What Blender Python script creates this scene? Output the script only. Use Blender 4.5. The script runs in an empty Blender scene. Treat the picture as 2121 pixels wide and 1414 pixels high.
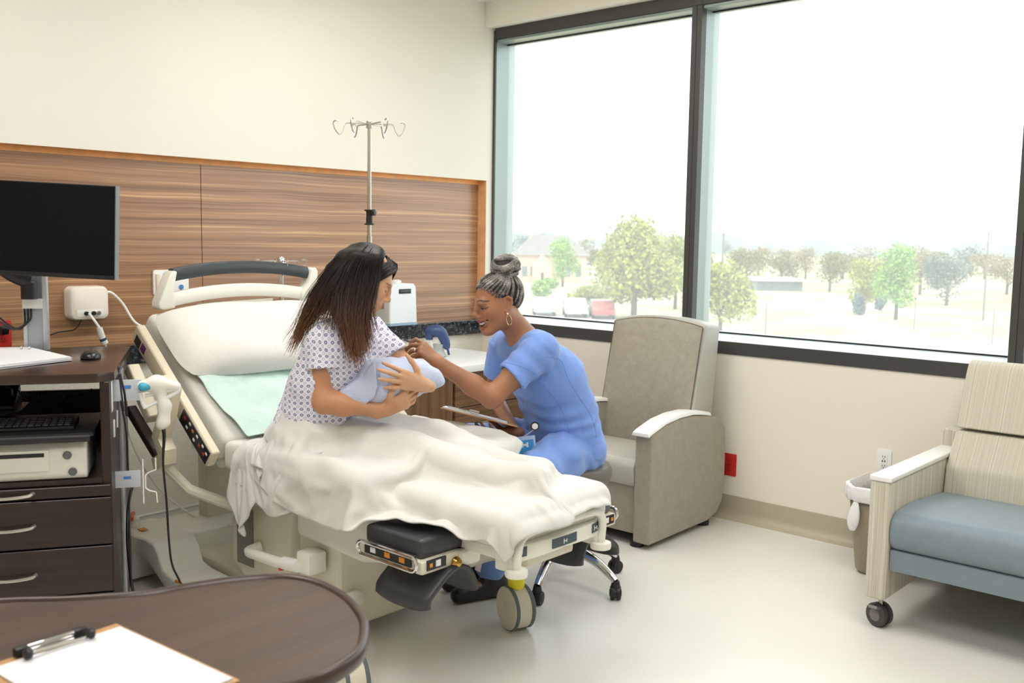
# Hospital room: patient in a birthing bed with a swaddled baby, nurse on a stool, window wall.
import bpy, bmesh, math, random
import numpy as np
from mathutils import Vector, Matrix
random.seed(7); RNG = np.random.RandomState(7)
SC = bpy.context.scene; COL = SC.collection
PI = math.pi
# ------------------------------------------------------------------ camera
IW, IH, FLEN, HC = 2121.0, 1414.0, 2024.24, 1.5
_yaw, _pit, _rol = [math.radians(a) for a in (41.9105, 6.03846, 0.8803)]
cF = np.array([math.cos(_yaw)*math.cos(_pit), math.sin(_yaw)*math.cos(_pit), -math.sin(_pit)])
_r = np.array([math.sin(_yaw), -math.cos(_yaw), 0.0]); _u = np.cross(_r, cF)
cR = _r*math.cos(_rol)+_u*math.sin(_rol); cU = -_r*math.sin(_rol)+_u*math.cos(_rol)
def at(px, py, x=None, y=None, z=None):
    """point of the place seen at a photo pixel, on the plane x=, y= or z="""
    d = cF+cR*(px-IW/2)/FLEN-cU*(py-IH/2)/FLEN
    if x is not None: t = x/d[0]
    elif y is not None: t = y/d[1]
    else: t = (z-HC)/d[2]
    return Vector((d[0]*t, d[1]*t, HC+d[2]*t))
cam = bpy.data.cameras.new('camera'); camo = bpy.data.objects.new('camera', cam); COL.objects.link(camo)
cam.sensor_width = 36.0; cam.lens = FLEN/IW*36.0; cam.clip_end = 2000; cam.clip_start = 0.05
camo.matrix_world = Matrix(((cR[0], cU[0], -cF[0], 0), (cR[1], cU[1], -cF[1], 0), (cR[2], cU[2], -cF[2], HC), (0, 0, 0, 1)))
cam.dof.use_dof = True; cam.dof.focus_distance = 4.0; cam.dof.aperture_fstop = 5.0
SC.camera = camo
# ------------------------------------------------------------------ sky, sun, exposure
wd = bpy.data.worlds.new('sky'); SC.world = wd; wd.use_nodes = True
_bg = wd.node_tree.nodes['Background']; _bg.inputs[0].default_value = (0.90, 0.96, 1.0, 1); _bg.inputs[1].default_value = 2.6
def sun_lamp(elev, az, strength, color):
    l = bpy.data.lights.new('sun', 'SUN'); l.energy = strength; l.color = color; l.angle = 0.02
    o = bpy.data.objects.new('sun', l); COL.objects.link(o)
    d = Vector((math.cos(elev)*math.cos(az), math.cos(elev)*math.sin(az), math.sin(elev)))
    o.rotation_euler = d.to_track_quat('Z', 'Y').to_euler(); o.location = d*60
sun_lamp(math.radians(50), math.radians(200), 1.6, (1.0, 0.95, 0.86))
vs = SC.view_settings; vs.view_transform = 'Standard'; vs.look = 'None'; vs.exposure = 0.16; vs.gamma = 1.0; vs.use_curve_mapping = False
SC.cycles.use_denoising = True
SC.cycles.max_bounces = 10; SC.cycles.diffuse_bounces = 5; SC.cycles.glossy_bounces = 4; SC.cycles.transparent_max_bounces = 12
SC.cycles.sample_clamp_indirect = 6.0
# ------------------------------------------------------------------ materials
def lin(c):
    def f(v):
        v = v/255.0
        return v/12.92 if v <= 0.04045 else ((v+0.055)/1.055)**2.4
    return (f(c[0]), f(c[1]), f(c[2]), 1.0)
class NT:
    def __init__(s, name):
        s.m = bpy.data.materials.new(name); s.m.use_nodes = True; s.t = s.m.node_tree; s.n = s.t.nodes
        s.b = s.n['Principled BSDF']; s.o = s.n['Material Output']
    def new(s, typ, **k):
        q = s.n.new(typ)
        for a, v in k.items(): setattr(q, a, v)
        return q
    def link(s, a, b): s.t.links.new(a, b)
    def coord(s, kind='Object', scale=(1, 1, 1), rot=(0, 0, 0)):
        tc = s.new('ShaderNodeTexCoord'); mp = s.new('ShaderNodeMapping')
        mp.inputs['Scale'].default_value = scale; mp.inputs['Rotation'].default_value = rot
        s.link(tc.outputs[kind], mp.inputs[0]); return mp.outputs[0]
    def noise(s, vec, scale, detail=3, rough=0.5, dist=0.0):
        q = s.new('ShaderNodeTexNoise'); q.inputs['Scale'].default_value = scale; q.inputs['Detail'].default_value = detail
        q.inputs['Roughness'].default_value = rough; q.inputs['Distortion'].default_value = dist
        if vec is not None: s.link(vec, q.inputs['Vector'])
        return q.outputs['Fac']
    def ramp(s, fac, stops, interp='LINEAR'):
        q = s.new('ShaderNodeValToRGB'); q.color_ramp.interpolation = interp; e = q.color_ramp.elements
        while len(e) < len(stops): e.new(0.5)
        for el, (p, c) in zip(e, stops): el.position = p; el.color = c
        s.link(fac, q.inputs[0]); return q.outputs[0]
    def bump(s, h, strength=0.2, dist=0.01):
        q = s.new('ShaderNodeBump'); q.inputs['Strength'].default_value = strength; q.inputs['Distance'].default_value = dist
        s.link(h, q.inputs['Height']); s.link(q.outputs[0], s.b.inputs['Normal']); return q
    def math(s, op, a, b=None):
        q = s.new('ShaderNodeMath', operation=op)
        for i, v in enumerate((a, b)):
            if v is None: continue
            if isinstance(v, (int, float)): q.inputs[i].default_value = v
            else: s.link(v, q.inputs[i])
        return q.outputs[0]
    def mix(s, fac, a, b):
        q = s.new('ShaderNodeMix', data_type='RGBA')
        for i, v in ((0, fac), (6, a), (7, b)):
            if isinstance(v, (int, float)): q.inputs[i].default_value = v
            elif isinstance(v, tuple): q.inputs[i].default_value = v
            else: s.link(v, q.inputs[i])
        return q.outputs[2]
MATS = {}
def mat(name, rgb, rough=0.5, metal=0.0, spec=0.5, var=0.0, vs_=8.0, bump=0.0, bs=200.0, bd=0.002, sheen=0.0, coat=0.0, sss=0.0):
    if name in MATS: return MATS[name]
    t = NT(name); c = lin(rgb); b = t.b
    b.inputs['Base Color'].default_value = c; b.inputs['Roughness'].default_value = rough
    b.inputs['Metallic'].default_value = metal; b.inputs['Specular IOR Level'].default_value = spec
    if sheen: b.inputs['Sheen Weight'].default_value = sheen
    if coat: b.inputs['Coat Weight'].default_value = coat; b.inputs['Coat Roughness'].default_value = 0.1
    if sss:
        b.inputs['Subsurface Weight'].default_value = sss; b.inputs['Subsurface Radius'].default_value = (0.012, 0.005, 0.003)
        b.inputs['Subsurface Scale'].default_value = 0.5
    vec = t.coord() if (var or bump) else None
    if var:
        n = t.noise(vec, vs_, 4)
        lo = tuple(v*(1-var) for v in c[:3])+(1,); hi = tuple(min(1, v*(1+var)) for v in c[:3])+(1,)
        t.link(t.ramp(n, [(0.3, lo), (0.7, hi)]), b.inputs['Base Color'])
    if bump: t.bump(t.noise(vec, bs, 3), bump, bd)
    MATS[name] = t.m; return t.m
# ------------------------------------------------------------------ mesh building
def catmull(P, n=6, closed=False):
    P = [Vector(p) for p in P]; N = len(P); out = []
    if N < 3: return P
    rng = range(N) if closed else range(N-1)
    for i in rng:
        p0 = P[(i-1) % N] if (closed or i > 0) else P[0]*2-P[1]
        p1 = P[i]; p2 = P[(i+1) % N]
        p3 = P[(i+2) % N] if (closed or i+2 < N) else P[-1]*2-P[-2]
        for k in range(n):
            t = k/n
            out.append(0.5*((2*p1)+(p2-p0)*t+(2*p0-5*p1+4*p2-p3)*t*t+(3*p1-p0-3*p2+p3)*t**3))
    if not closed: out.append(P[-1].copy())
    return out
class MB:
    def __init__(s): s.v = []; s.f = []; s.mi = []; s.cur = 0
    def add(s, vs_, fs):
        o = len(s.v); s.v += [Vector(v) for v in vs_]
        for f in fs: s.f.append([i+o for i in f]); s.mi.append(s.cur)
        return s
    def m(s, i): s.cur = i; return s
    def box(s, c, d, rz=0.0, rx=0.0, ry=0.0):
        x, y, z = d[0]/2, d[1]/2, d[2]/2
        V = [Vector(p) for p in ((-x,-y,-z),(x,-y,-z),(x,y,-z),(-x,y,-z),(-x,-y,z),(x,-y,z),(x,y,z),(-x,y,z))]
        if rz or rx or ry:
            M = Matrix.Rotation(rz, 3, 'Z')@Matrix.Rotation(ry, 3, 'Y')@Matrix.Rotation(rx, 3, 'X'); V = [M@v for v in V]
        c = Vector(c)
        return s.add([v+c for v in V], [(0,3,2,1),(4,5,6,7),(0,1,5,4),(1,2,6,5),(2,3,7,6),(3,0,4,7)])
    def bb(s, a, b): # box from two corners
        a = Vector(a); b = Vector(b); return s.box((a+b)/2, [abs(b[i]-a[i]) for i in range(3)])
    def tube(s, P, r, n=8, closed=False, caps=True, sm=0, flat=1.0, up=None):
        P = [Vector(p) for p in P]
        if sm and len(P) > 2:
            if not isinstance(r, (int, float)):
                m = len(P); rr = [r[min(m-1, int(i/sm))]*(1-(i % sm)/sm)+r[min(m-1, int(i/sm)+1)]*((i % sm)/sm) for i in range((m-1)*sm+1)]; r = rr
            P = catmull(P, sm, closed)
        N = len(P); R = [r]*N if isinstance(r, (int, float)) else list(r)
        T = []
        for i in range(N):
            a = P[(i-1) % N] if (closed or i) else P[0]; b = P[(i+1) % N] if (closed or i < N-1) else P[-1]
            d = (b-a); T.append(d.normalized() if d.length > 1e-9 else Vector((0, 0, 1)))
        u = Vector(up) if up else (Vector((0, 0, 1)) if abs(T[0].z) < 0.9 else Vector((1, 0, 0)))
        rings = []
        for i in range(N):
            u = u-T[i]*u.dot(T[i])
            if u.length < 1e-6: u = T[i].orthogonal()
            u.normalize(); w = T[i].cross(u)
            rings.append([P[i]+(u*math.cos(2*PI*k/n)*flat+w*math.sin(2*PI*k/n))*R[i] for k in range(n)])
        return s.loft(rings, closed=closed, caps=caps and not closed)
    def loft(s, rings, closed=False, caps=True, wrap=True):
        n = len(rings[0]); V = [v for r in rings for v in r]; F = []; m = len(rings)
        for i in range(m if closed else m-1):
            a = i*n; b = ((i+1) % m)*n
            for k in range(n if wrap else n-1):
                k2 = (k+1) % n; F.append((a+k, a+k2, b+k2, b+k))
        if caps: F.append(tuple(range(n-1, -1, -1))); F.append(tuple((m-1)*n+k for k in range(n)))
        return s.add(V, F)
    def lathe(s, prof, c=(0, 0, 0), n=24, axis='Z', caps=True):
        c = Vector(c); ax = {'X': ((0,1,0),(0,0,1),(1,0,0)), 'Y': ((0,0,1),(1,0,0),(0,1,0)), 'Z': ((1,0,0),(0,1,0),(0,0,1))}.get(axis if isinstance(axis, str) else '')
        if ax is None:
            w = Vector(axis).normalized(); u = w.orthogonal().normalized(); v = w.cross(u); ax = (u, v, w)
        U, V_, W_ = [Vector(a) for a in ax]
        rings = [[c+U*(r*math.cos(2*PI*k/n))+V_*(r*math.sin(2*PI*k/n))+W_*z for k in range(n)] for r, z in prof]
        return s.loft(rings, caps=caps)
    def prism(s, poly, a, b, plane='xy'):
        """polygon extruded from a to b along the axis missing from plane"""
        def P(p, w): return {'xy': (p[0], p[1], w), 'xz': (p[0], w, p[1]), 'yz': (w, p[0], p[1])}[plane]
        n = len(poly); V = [P(p, a) for p in poly]+[P(p, b) for p in poly]
        F = [tuple(range(n-1, -1, -1)), tuple(range(n, 2*n))]+[(i, (i+1) % n, n+(i+1) % n, n+i) for i in range(n)]
        return s.add(V, F)
    def grid(s, P, nu, nv, thick=0.0, cu=False):
        """P: list of nu*nv points (u major)"""
        F = []
        for i in range(nu if cu else nu-1):
            for j in range(nv-1):
                i2 = (i+1) % nu; F.append((i*nv+j, i2*nv+j, i2*nv+j+1, i*nv+j+1))
        return s.add(P, F)
    def xf(s, M):
        s.v = [M@v for v in s.v]; return s
    def build(s, name, mats, parent=None, bevel=0.0, seg=2, smooth=True, ang=35.0, world=False, solid=0.0, sub=0, weld=False):
        me = bpy.data.meshes.new(name); V = s.v
        if world and parent is not None:
            rt = parent
            while rt.name not in XFM: rt = rt.parent
            Mi = XFM[rt.name].inverted(); V = [Mi@v for v in V]
        bm = bmesh.new(); bv = [bm.verts.new(v) for v in V]
        for f, mi in zip(s.f, s.mi):
            try: q = bm.faces.new([bv[i] for i in f]); q.material_index = mi
            except ValueError: pass
        if weld: bmesh.ops.remove_doubles(bm, verts=bm.verts, dist=1e-5)
        bmesh.ops.recalc_face_normals(bm, faces=bm.faces)
        if bevel:
            ed = [e for e in bm.edges if len(e.link_faces) == 2 and e.calc_face_angle(0) > math.radians(28)]
            bmesh.ops.bevel(bm, geom=ed, offset=bevel, segments=seg, profile=0.6, affect='EDGES', clamp_overlap=True)
        bm.to_mesh(me); bm.free()
        o = bpy.data.objects.new(name, me); COL.objects.link(o)
        for q in (mats if isinstance(mats, (list, tuple)) else [mats]): me.materials.append(q)
        if smooth:
            me.polygons.foreach_set('use_smooth', [True]*len(me.polygons)); me.set_sharp_from_angle(angle=math.radians(ang))
        if solid:
            md = o.modifiers.new('thick', 'SOLIDIFY'); md.thickness = solid; md.offset = 0
        if sub:
            md = o.modifiers.new('sub', 'SUBSURF'); md.levels = sub; md.render_levels = sub
        if parent is not None: o.parent = parent
        return o
XFM = {}
def thing(name, label, cat, loc=(0, 0, 0), rz=0.0, group=None):
    o = bpy.data.objects.new(name, None); COL.objects.link(o); o.empty_display_size = 0.05
    o.location = loc; o.rotation_euler = (0, 0, rz); XFM[o.name] = Matrix.Translation(loc)@Matrix.Rotation(rz, 4, 'Z')
    o['label'] = label; o['category'] = cat
    if group: o['group'] = group
    return o
def tag(o, label, cat, group=None):
    o['label'] = label; o['category'] = cat
    if group: o['group'] = group
    return o
def struct(o): o['kind'] = 'structure'; return o
def stuff(o): o['kind'] = 'stuff'; return o
def copy_tree(o, parent=None):
    c = o.copy(); COL.objects.link(c)
    if o.name in XFM: XFM[c.name] = XFM[o.name]
    if parent is not None: c.parent = parent
    for ch in list(o.children): copy_tree(ch, c)
    return c
def place(o, loc, rz=0.0, label=None):
    o.location = loc; o.rotation_euler = (0, 0, rz); XFM[o.name] = Matrix.Translation(loc)@Matrix.Rotation(rz, 4, 'Z')
    if label: o['label'] = label
    return o
def rrect(w, h, r, n=5, cx=0.0, cy=0.0):
    out = []
    for sx, sy, a0 in ((1, 1, 0), (-1, 1, 90), (-1, -1, 180), (1, -1, 270)):
        for k in range(n+1):
            a = math.radians(a0+90*k/n); out.append((cx+sx*(w/2-r)+r*math.cos(a), cy+sy*(h/2-r)+r*math.sin(a)))
    return out
def lettering(body, size, mat_, M, parent, name='lettering', depth=0.0004, align='CENTER'):
    cu = bpy.data.curves.new(name, 'FONT'); cu.body = body; cu.size = size; cu.extrude = depth; cu.align_x = align; cu.align_y = 'CENTER'
    o = bpy.data.objects.new(name, cu); COL.objects.link(o); cu.materials.append(mat_)
    o.parent = parent; o.matrix_local = M; return o
def frame_m(o, x, y):
    """matrix with origin o, text x axis and y axis"""
    x = Vector(x).normalized(); y = Vector(y); y = (y-x*y.dot(x)).normalized(); z = x.cross(y)
    M = Matrix((x, y, z)).transposed().to_4x4(); M.translation = Vector(o); return M
# ================================================================== room shell
XW, YB, YP = 4.69, 4.468, 4.54        # window wall face, head wall face, recessed panel face
XL, YF, ZC = -1.7, -2.6, 3.0          # far ends of the room behind the camera, ceiling
GZ0, GZ1, PT, PR = 0.873, 0.962, 1.872, 4.702
def wall_paint(name, rgb):
    t = NT(name); v = t.coord()
    t.b.inputs['Roughness'].default_value = 0.62; t.b.inputs['Specular IOR Level'].default_value = 0.35
    c = lin(rgb); n = t.noise(v, 1.3, 3)
    t.link(t.ramp(n, [(0.3, tuple(x*0.97 for x in c[:3])+(1,)), (0.7, c)]), t.b.inputs['Base Color'])
    t.bump(t.noise(v, 260, 2), 0.06, 0.001); return t.m
M_wall = wall_paint('off_white_paint', (229, 225, 215)); M_wallw = wall_paint('warm_beige_paint', (240, 233, 220)); M_ceil = wall_paint('ceiling_white', (244, 242, 236))
def speckle(name, base, dots, sc=170.0, rough=0.45, amt=0.55):
    t = NT(name); v = t.coord(); n = t.noise(v, sc, 2, 0.7); n2 = t.noise(v, 2.0, 3)
    c = t.ramp(n, [(amt-0.12, lin(base)), (amt+0.1, lin(dots))])
    t.link(t.mix(t.math('MULTIPLY', n2, 0.3), c, lin(tuple(x*0.93 for x in base))), t.b.inputs['Base Color'])
    t.b.inputs['Roughness'].default_value = rough; return t.m
M_stone = speckle('stone_wallcover', (233, 229, 217), (219, 212, 195), 130, 0.5)
M_floor = speckle('poured_floor', (234, 232, 225), (221, 219, 211), 260, 0.27)
M_floor.node_tree.nodes['Principled BSDF'].inputs['Specular IOR Level'].default_value = 0.45
M_cove = speckle('cove_base', (192, 182, 160), (176, 166, 144), 220, 0.4); M_coveb = speckle('cove_base_pale', (214, 216, 208), (200, 203, 194), 220, 0.4)
def veneer(name, stops, scale=1.0, axis='h', rough=0.34, fine=1.0):
    t = NT(name); k = {'h': (0.05, 0.05, 1.0), 'v': (1.0, 1.0, 0.05), 'd': (0.05, 1.0, 1.0)}[axis]
    warp = t.noise(t.coord('Object', tuple(x*scale for x in (tuple(0.6 if x < 1 else 0.9 for x in k)))), 1.5, 3)
    def layer(sc, det, rg, wa, ax):
        tc = t.new('ShaderNodeTexCoord'); mp = t.new('ShaderNodeMapping'); mp.inputs['Scale'].default_value = tuple(x*scale if x == 1.0 else x*scale*ax for x in k); t.link(tc.outputs['Object'], mp.inputs[0])
        ad = t.new('ShaderNodeVectorMath', operation='ADD'); cm = t.new('ShaderNodeCombineXYZ'); w = t.math('MULTIPLY', warp, wa)
        for i_, kk in enumerate(k):
            if kk == 1.0: t.link(w, cm.inputs[i_])
        t.link(mp.outputs[0], ad.inputs[0]); t.link(cm.outputs[0], ad.inputs[1]); return t.noise(ad.outputs[0], sc, det, rg)
    n = layer(26.0, 2, 0.4, 0.05, 0.35); f = layer(170.0*fine, 2, 0.5, 0.05, 0.12)
    s = t.math('ADD', t.math('MULTIPLY', n, 0.55), t.math('MULTIPLY', f, 0.45))
    t.link(t.ramp(s, [(p, lin(c)) for p, c in stops]), t.b.inputs['Base Color']); t.b.inputs['Roughness'].default_value = rough
    t.bump(f, 0.04, 0.001); return t.m
M_panel = veneer('walnut_panel', [(0.36, (126, 88, 60)), (0.45, (150, 110, 78)), (0.53, (164, 122, 88)), (0.57, (170, 128, 92)), (0.605, (196, 152, 110)), (0.68, (204, 162, 120))], 1.0, 'h', 0.3)
_pb = M_panel.node_tree.nodes['Principled BSDF']; _pb.inputs['Specular IOR Level'].default_value = 0.75; _pb.inputs['Coat Weight'].default_value = 0.4; _pb.inputs['Coat Roughness'].default_value = 0.22
M_reveal = mat('reveal_edge_wood', (234, 176, 124), 0.4, var=0.12, vs_=14)
t = NT('black_granite'); v = t.coord(); n = t.noise(v, 38, 5, 0.75); n2 = t.noise(v, 110, 3, 0.7)
t.link(t.ramp(t.math('ADD', t.math('MULTIPLY', n, 0.6), t.math('MULTIPLY', n2, 0.4)), [(0.42, lin((16, 18, 20))), (0.54, lin((46, 54, 58))), (0.64, lin((150, 162, 165)))]), t.b.inputs['Base Color'])
t.b.inputs['Roughness'].default_value = 0.18; M_granite = t.m
M_frame = mat('bronze_window_frame', (76, 75, 73), 0.42, 0.35, bump=0.03, bs=400)
M_sill = mat('sill_ledge_metal', (206, 212, 216), 0.32, 0.0); M_gasket = mat('black_gasket', (22, 26, 30), 0.5)
M_silver = mat('window_jamb_metal', (150, 162, 160), 0.35, 0.5)
# --- floor and ceiling
struct(MB().bb((XL-0.2, YF-0.2, -0.12), (XW+0.2, YB+0.2, 0)).build('floor', M_floor, smooth=False))
struct(MB().bb((XL-0.2, YF-0.2, ZC), (XW+0.4, YB+0.2, ZC+0.15)).build('ceiling', M_ceil, smooth=False))
# --- head wall with the recessed veneer panels
wb = MB(); wb.bb((XL-0.2, YB, PT), (XW+0.2, YB+0.2, ZC)).bb((XL-0.2, YP+0.02, GZ1-0.01), (XW+0.2, YB+0.2, PT)).bb((PR, YB, GZ1-0.01), (XW+0.2, YP+0.02, PT))
wall_back = struct(wb.build('wall_back', M_wall, smooth=False))
struct(MB().bb((XL-0.2, YB, 0), (XW+0.2, YB+0.2, GZ1-0.01)).build('stone_cover', M_stone, wall_back, smooth=False))
xs = at(415, 328, y=YP).x; W_ = PR-xs; x1 = PR
while x1 > XL:
    x0 = max(x1-W_, XL)
    MB().bb((x0+0.0015, YP, GZ1-0.02), (x1-0.0015, YP+0.018, PT+0.003)).build('veneer_panel', M_panel, wall_back, bevel=0.001, seg=1); x1 -= W_
MB().bb((XL, YB+0.001, PT-0.001), (PR, YP, PT+0.012)).build('recess_reveal', M_reveal, wall_back, smooth=False)
MB().bb((PR-0.001, YB+0.001, GZ1), (PR+0.012, YP, PT)).build('recess_reveal', M_reveal, wall_back, smooth=False)
MB().bb((XL, YP-0.006, PT-0.026), (PR, YP+0.004, PT-0.0005)).build('panel_top_glow', mat('painted_glow_orange', (246, 178, 112), 0.4, var=0.1, vs_=20), wall_back, bevel=0.002)  # orange strip: warm glow along the panel top put into its colour
struct(MB().bb((XL, YB-0.022, GZ0), (XW-0.002, YB-0.0005, GZ1)).bb((XL, YB-0.0005, GZ1-0.012), (PR, YP-0.001, GZ1)).build('trim_1', M_granite, bevel=0.002, seg=1))
# --- window wall
ww = MB(); ww.bb((XW, YF-0.2, 0), (XW+0.22, YB, 0.9)).bb((XW-0.012, YF-0.2, 2.849), (XW+0.22, YB, ZC)).bb((XW, YF-0.2, 0.9), (XW+0.22, -0.62, 2.849))
struct(ww.build('wall_right', M_wallw, smooth=False))
struct(MB().bb((XL-0.2, YF-0.2, 0), (XL, YB, ZC)).build('wall_left', M_wall, smooth=False))
struct(MB().bb((XL, YF-0.2, 0), (XW, YF, ZC)).build('wall_front', M_wall, smooth=False))
def cove(h, r=0.05, th=0.004):
    pts = [(0, h), (-th, h)]+[(-th-r*(1-math.cos(a)), r*(1-math.sin(a))+0.001) for a in [PI/2*k/6*1.0 for k in range(7)][::-1]][::-1]
    return [(0, h), (-th, h-0.002)]+[(-th-(r-r*math.cos(PI/2*k/6)), r-r*math.sin(PI/2*k/6)+0.0012) for k in range(7)]+[(-th-r, 0.0), (0, 0)]
pr = cove(0.125); struct(MB().prism([(XW+a, b) for a, b in pr], YF, YB-0.06, 'xz').build('baseboard_right', M_cove))
pr = cove(0.113); struct(MB().prism([(YB+a, b) for a, b in pr], XL, XW-0.06, 'yz').build('baseboard_back', M_coveb))
struct(MB().bb((XL, YB-0.006, 0.113), (XW, YB, 0.121)).build('trim_2', mat('white_trim', (235, 236, 230), 0.4), smooth=False))
# --- windows: bay limits along y
XFR, XG = 4.755, 4.885
t = NT('window_glass'); tr = t.new('ShaderNodeBsdfTransparent'); tr.inputs[0].default_value = (0.985, 0.995, 0.99, 1)
tl = t.new('ShaderNodeBsdfTranslucent'); tl.inputs[0].default_value = (0.95, 0.98, 1.0, 1); gl = t.new('ShaderNodeBsdfGlossy'); gl.inputs['Roughness'].default_value = 0.02
m1 = t.new('ShaderNodeMixShader'); m1.inputs[0].default_value = 0.13; t.link(tr.outputs[0], m1.inputs[1]); t.link(tl.outputs[0], m1.inputs[2])
m2 = t.new('ShaderNodeMixShader'); m2.inputs[0].default_value = 0.05; t.link(m1.outputs[0], m2.inputs[1]); t.link(gl.outputs[0], m2.inputs[2]); t.link(m2.outputs[0], t.o.inputs[0]); M_glass = t.m
bays = [(2.977, 4.45), (1.262, 2.913), (-0.55, 1.205)]
for i, (y0, y1) in enumerate(bays):
    w = bpy.data.objects.new('window_%d' % (i+1), None); COL.objects.link(w); struct(w)
    MB().bb((XG-0.004, y0-0.01, 0.985), (XG+0.004, y1+0.01, 2.78)).build('pane', M_glass, w, smooth=False)
    g = MB(); g.bb((XG-0.02, y0, 0.98), (XG-0.006, y1, 0.994)).bb((XG-0.02, y0, 2.755), (XG-0.006, y1, 2.772)); g.build('gasket', M_gasket, w, smooth=False)
    MB().bb((XFR, y0-0.064, 2.779), (XG+0.06, y1, 2.849)).build('top_rail', M_frame, w, bevel=0.002, seg=1)
    MB().bb((XFR+0.012, y0, 2.762), (XG+0.05, y1, 2.779)).build('head_channel', M_silver, w, bevel=0.002, seg=1)
    MB().bb((XW-0.008, y0-0.064, 0.894), (XW+0.006, y1, 0.962)).build('sill_nosing', M_frame, w, bevel=0.0015, seg=1)
    MB().prism([(XW+0.006, 0.895), (XW+0.006, 0.962), (XG-0.02, 0.986), (XG+0.06, 0.99), (XG+0.06, 0.895)], y0-0.064, y1, 'xz').build('sill_ledge', M_sill, w, smooth=False)
    q = MB(); ym = y0-0.032                                           # mullion on the near side of the bay, two halves with a groove
    q.bb((XFR, ym+0.001, 0.962), (XFR+0.05, y0, 2.779)).bb((XFR, y0-0.064, 0.962), (XFR+0.05, ym-0.001, 2.779)).bb((XFR+0.004, y0-0.062, 0.962), (XFR+0.05, y0-0.002, 2.779))
    q.build('mullion', M_frame, w, bevel=0.001, seg=1)
    MB().bb((XFR+0.05, y0-0.063, 0.962), (XG+0.06, y0-0.001, 2.779)).build('mullion_fin', M_silver, w, smooth=False)
w = bpy.data.objects['window_1']
MB().bb((XFR, 4.45, 0.962), (XFR+0.012, 4.467, 2.835)).build('jamb', M_frame, w, smooth=False)
MB().bb((XFR+0.012, 4.45, 0.962), (XG+0.06, 4.467, 2.849)).build('jamb_reveal', M_silver, w, smooth=False)
# --- ceiling light panels (out of frame, in the ceiling)
M_lamp = NT('lamp_diffuser'); M_lamp.b.inputs['Emission Color'].default_value = (1.0, 0.975, 0.94, 1); M_lamp.b.inputs['Emission Strength'].default_value = 6.6; M_lamp = M_lamp.m
M_white = mat('white_enamel', (238, 238, 234), 0.4)
for k, (x, y, wh) in enumerate([(0.7, 0.6, 'nearest the foreground table'), (0.9, 3.0, 'above the computer cabinet'), (2.9, 0.6, 'above the open floor by the sofa'), (3.1, 3.1, 'above the bed and stool')]):
    o = thing('ceiling_light', 'square recessed white ceiling light panel '+wh, 'ceiling light', (x, y, ZC-0.005), group='ceiling light panels')
    f = MB()
    for a, b in (((-0.62, -0.62), (0.62, -0.58)), ((-0.62, 0.58), (0.62, 0.62)), ((-0.62, -0.58), (-0.58, 0.58)), ((0.58, -0.58), (0.62, 0.58))): f.bb((a[0], a[1], -0.02), (b[0], b[1], 0.004))
    f.build('trim_ring', M_white, o, smooth=False); MB().bb((-0.58, -0.58, -0.012), (0.58, 0.58, -0.002)).build('diffuser', M_lamp, o, smooth=False)
# ================================================================== furniture
def weave(name, rgb, rgb2, sc=900.0, rough=0.75, b=0.25):
    t = NT(name); v = t.coord(); n = t.noise(v, sc, 2, 0.6); n2 = t.noise(v, 25, 3)
    t.link(t.ramp(t.math('ADD', t.math('MULTIPLY', n, 0.8), t.math('MULTIPLY', n2, 0.2)), [(0.38, lin(rgb)), (0.62, lin(rgb2))]), t.b.inputs['Base Color'])
    t.b.inputs['Roughness'].default_value = rough; t.b.inputs['Sheen Weight'].default_value = 0.15; t.bump(n, b, 0.001); return t.m
def striped(name, rgb, rgb2, rgb3, sx=1.0):
    t = NT(name); v = t.coord('Object', (sx, 1, 0.006*sx)); n = t.noise(v, 170, 3, 0.75); v2 = t.coord(); n2 = t.noise(v2, 700, 2)
    t.link(t.ramp(t.math('ADD', t.math('MULTIPLY', n, 0.85), t.math('MULTIPLY', n2, 0.15)), [(0.36, lin(rgb)), (0.5, lin(rgb2)), (0.66, lin(rgb3))]), t.b.inputs['Base Color'])
    t.b.inputs['Roughness'].default_value = 0.75; t.b.inputs['Sheen Weight'].default_value = 0.1; t.bump(n2, 0.2, 0.001); return t.m
M_recl = weave('taupe_weave', (141, 135, 121), (173, 166, 151), 420); M_reclv = mat('pale_grey_vinyl', (178, 176, 166), 0.42, bump=0.08, bs=260)
M_cap = mat('white_armcap', (236, 236, 232), 0.3); M_black = mat('black_plastic', (24, 24, 25), 0.4); M_rub = mat('grey_rubber', (78, 80, 80), 0.6)
M_stripe = striped('cream_stripe_fabric', (172, 164, 146), (199, 192, 175), (220, 215, 201))
M_stripeb = striped('cream_stripe_back', (172, 164, 146), (199, 192, 175), (220, 215, 201), 0.0)
M_bluegrey = weave('blue_grey_vinyl', (114, 129, 139), (129, 144, 154), 700, 0.5, 0.08)
M_chrome = mat('chrome', (214, 214, 214), 0.08, 1.0); M_steel = mat('brushed_steel', (196, 192, 182), 0.28, 1.0)
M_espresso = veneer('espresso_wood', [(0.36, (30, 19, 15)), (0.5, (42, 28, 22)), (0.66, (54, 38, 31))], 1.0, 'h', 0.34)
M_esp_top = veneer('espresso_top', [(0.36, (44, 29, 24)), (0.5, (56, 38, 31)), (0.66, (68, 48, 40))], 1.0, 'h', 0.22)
M_cabwood = veneer('counter_walnut', [(0.36, (92, 66, 46)), (0.5, (114, 84, 60)), (0.66, (134, 102, 74))], 1.6, 'h', 0.4)
M_cabwoodv = veneer('counter_walnut_upright', [(0.36, (92, 66, 46)), (0.5, (112, 84, 60)), (0.66, (132, 100, 74))], 1.6, 'v', 0.4)
M_solid = mat('white_solid_surface', (240, 242, 242), 0.28)
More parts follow.
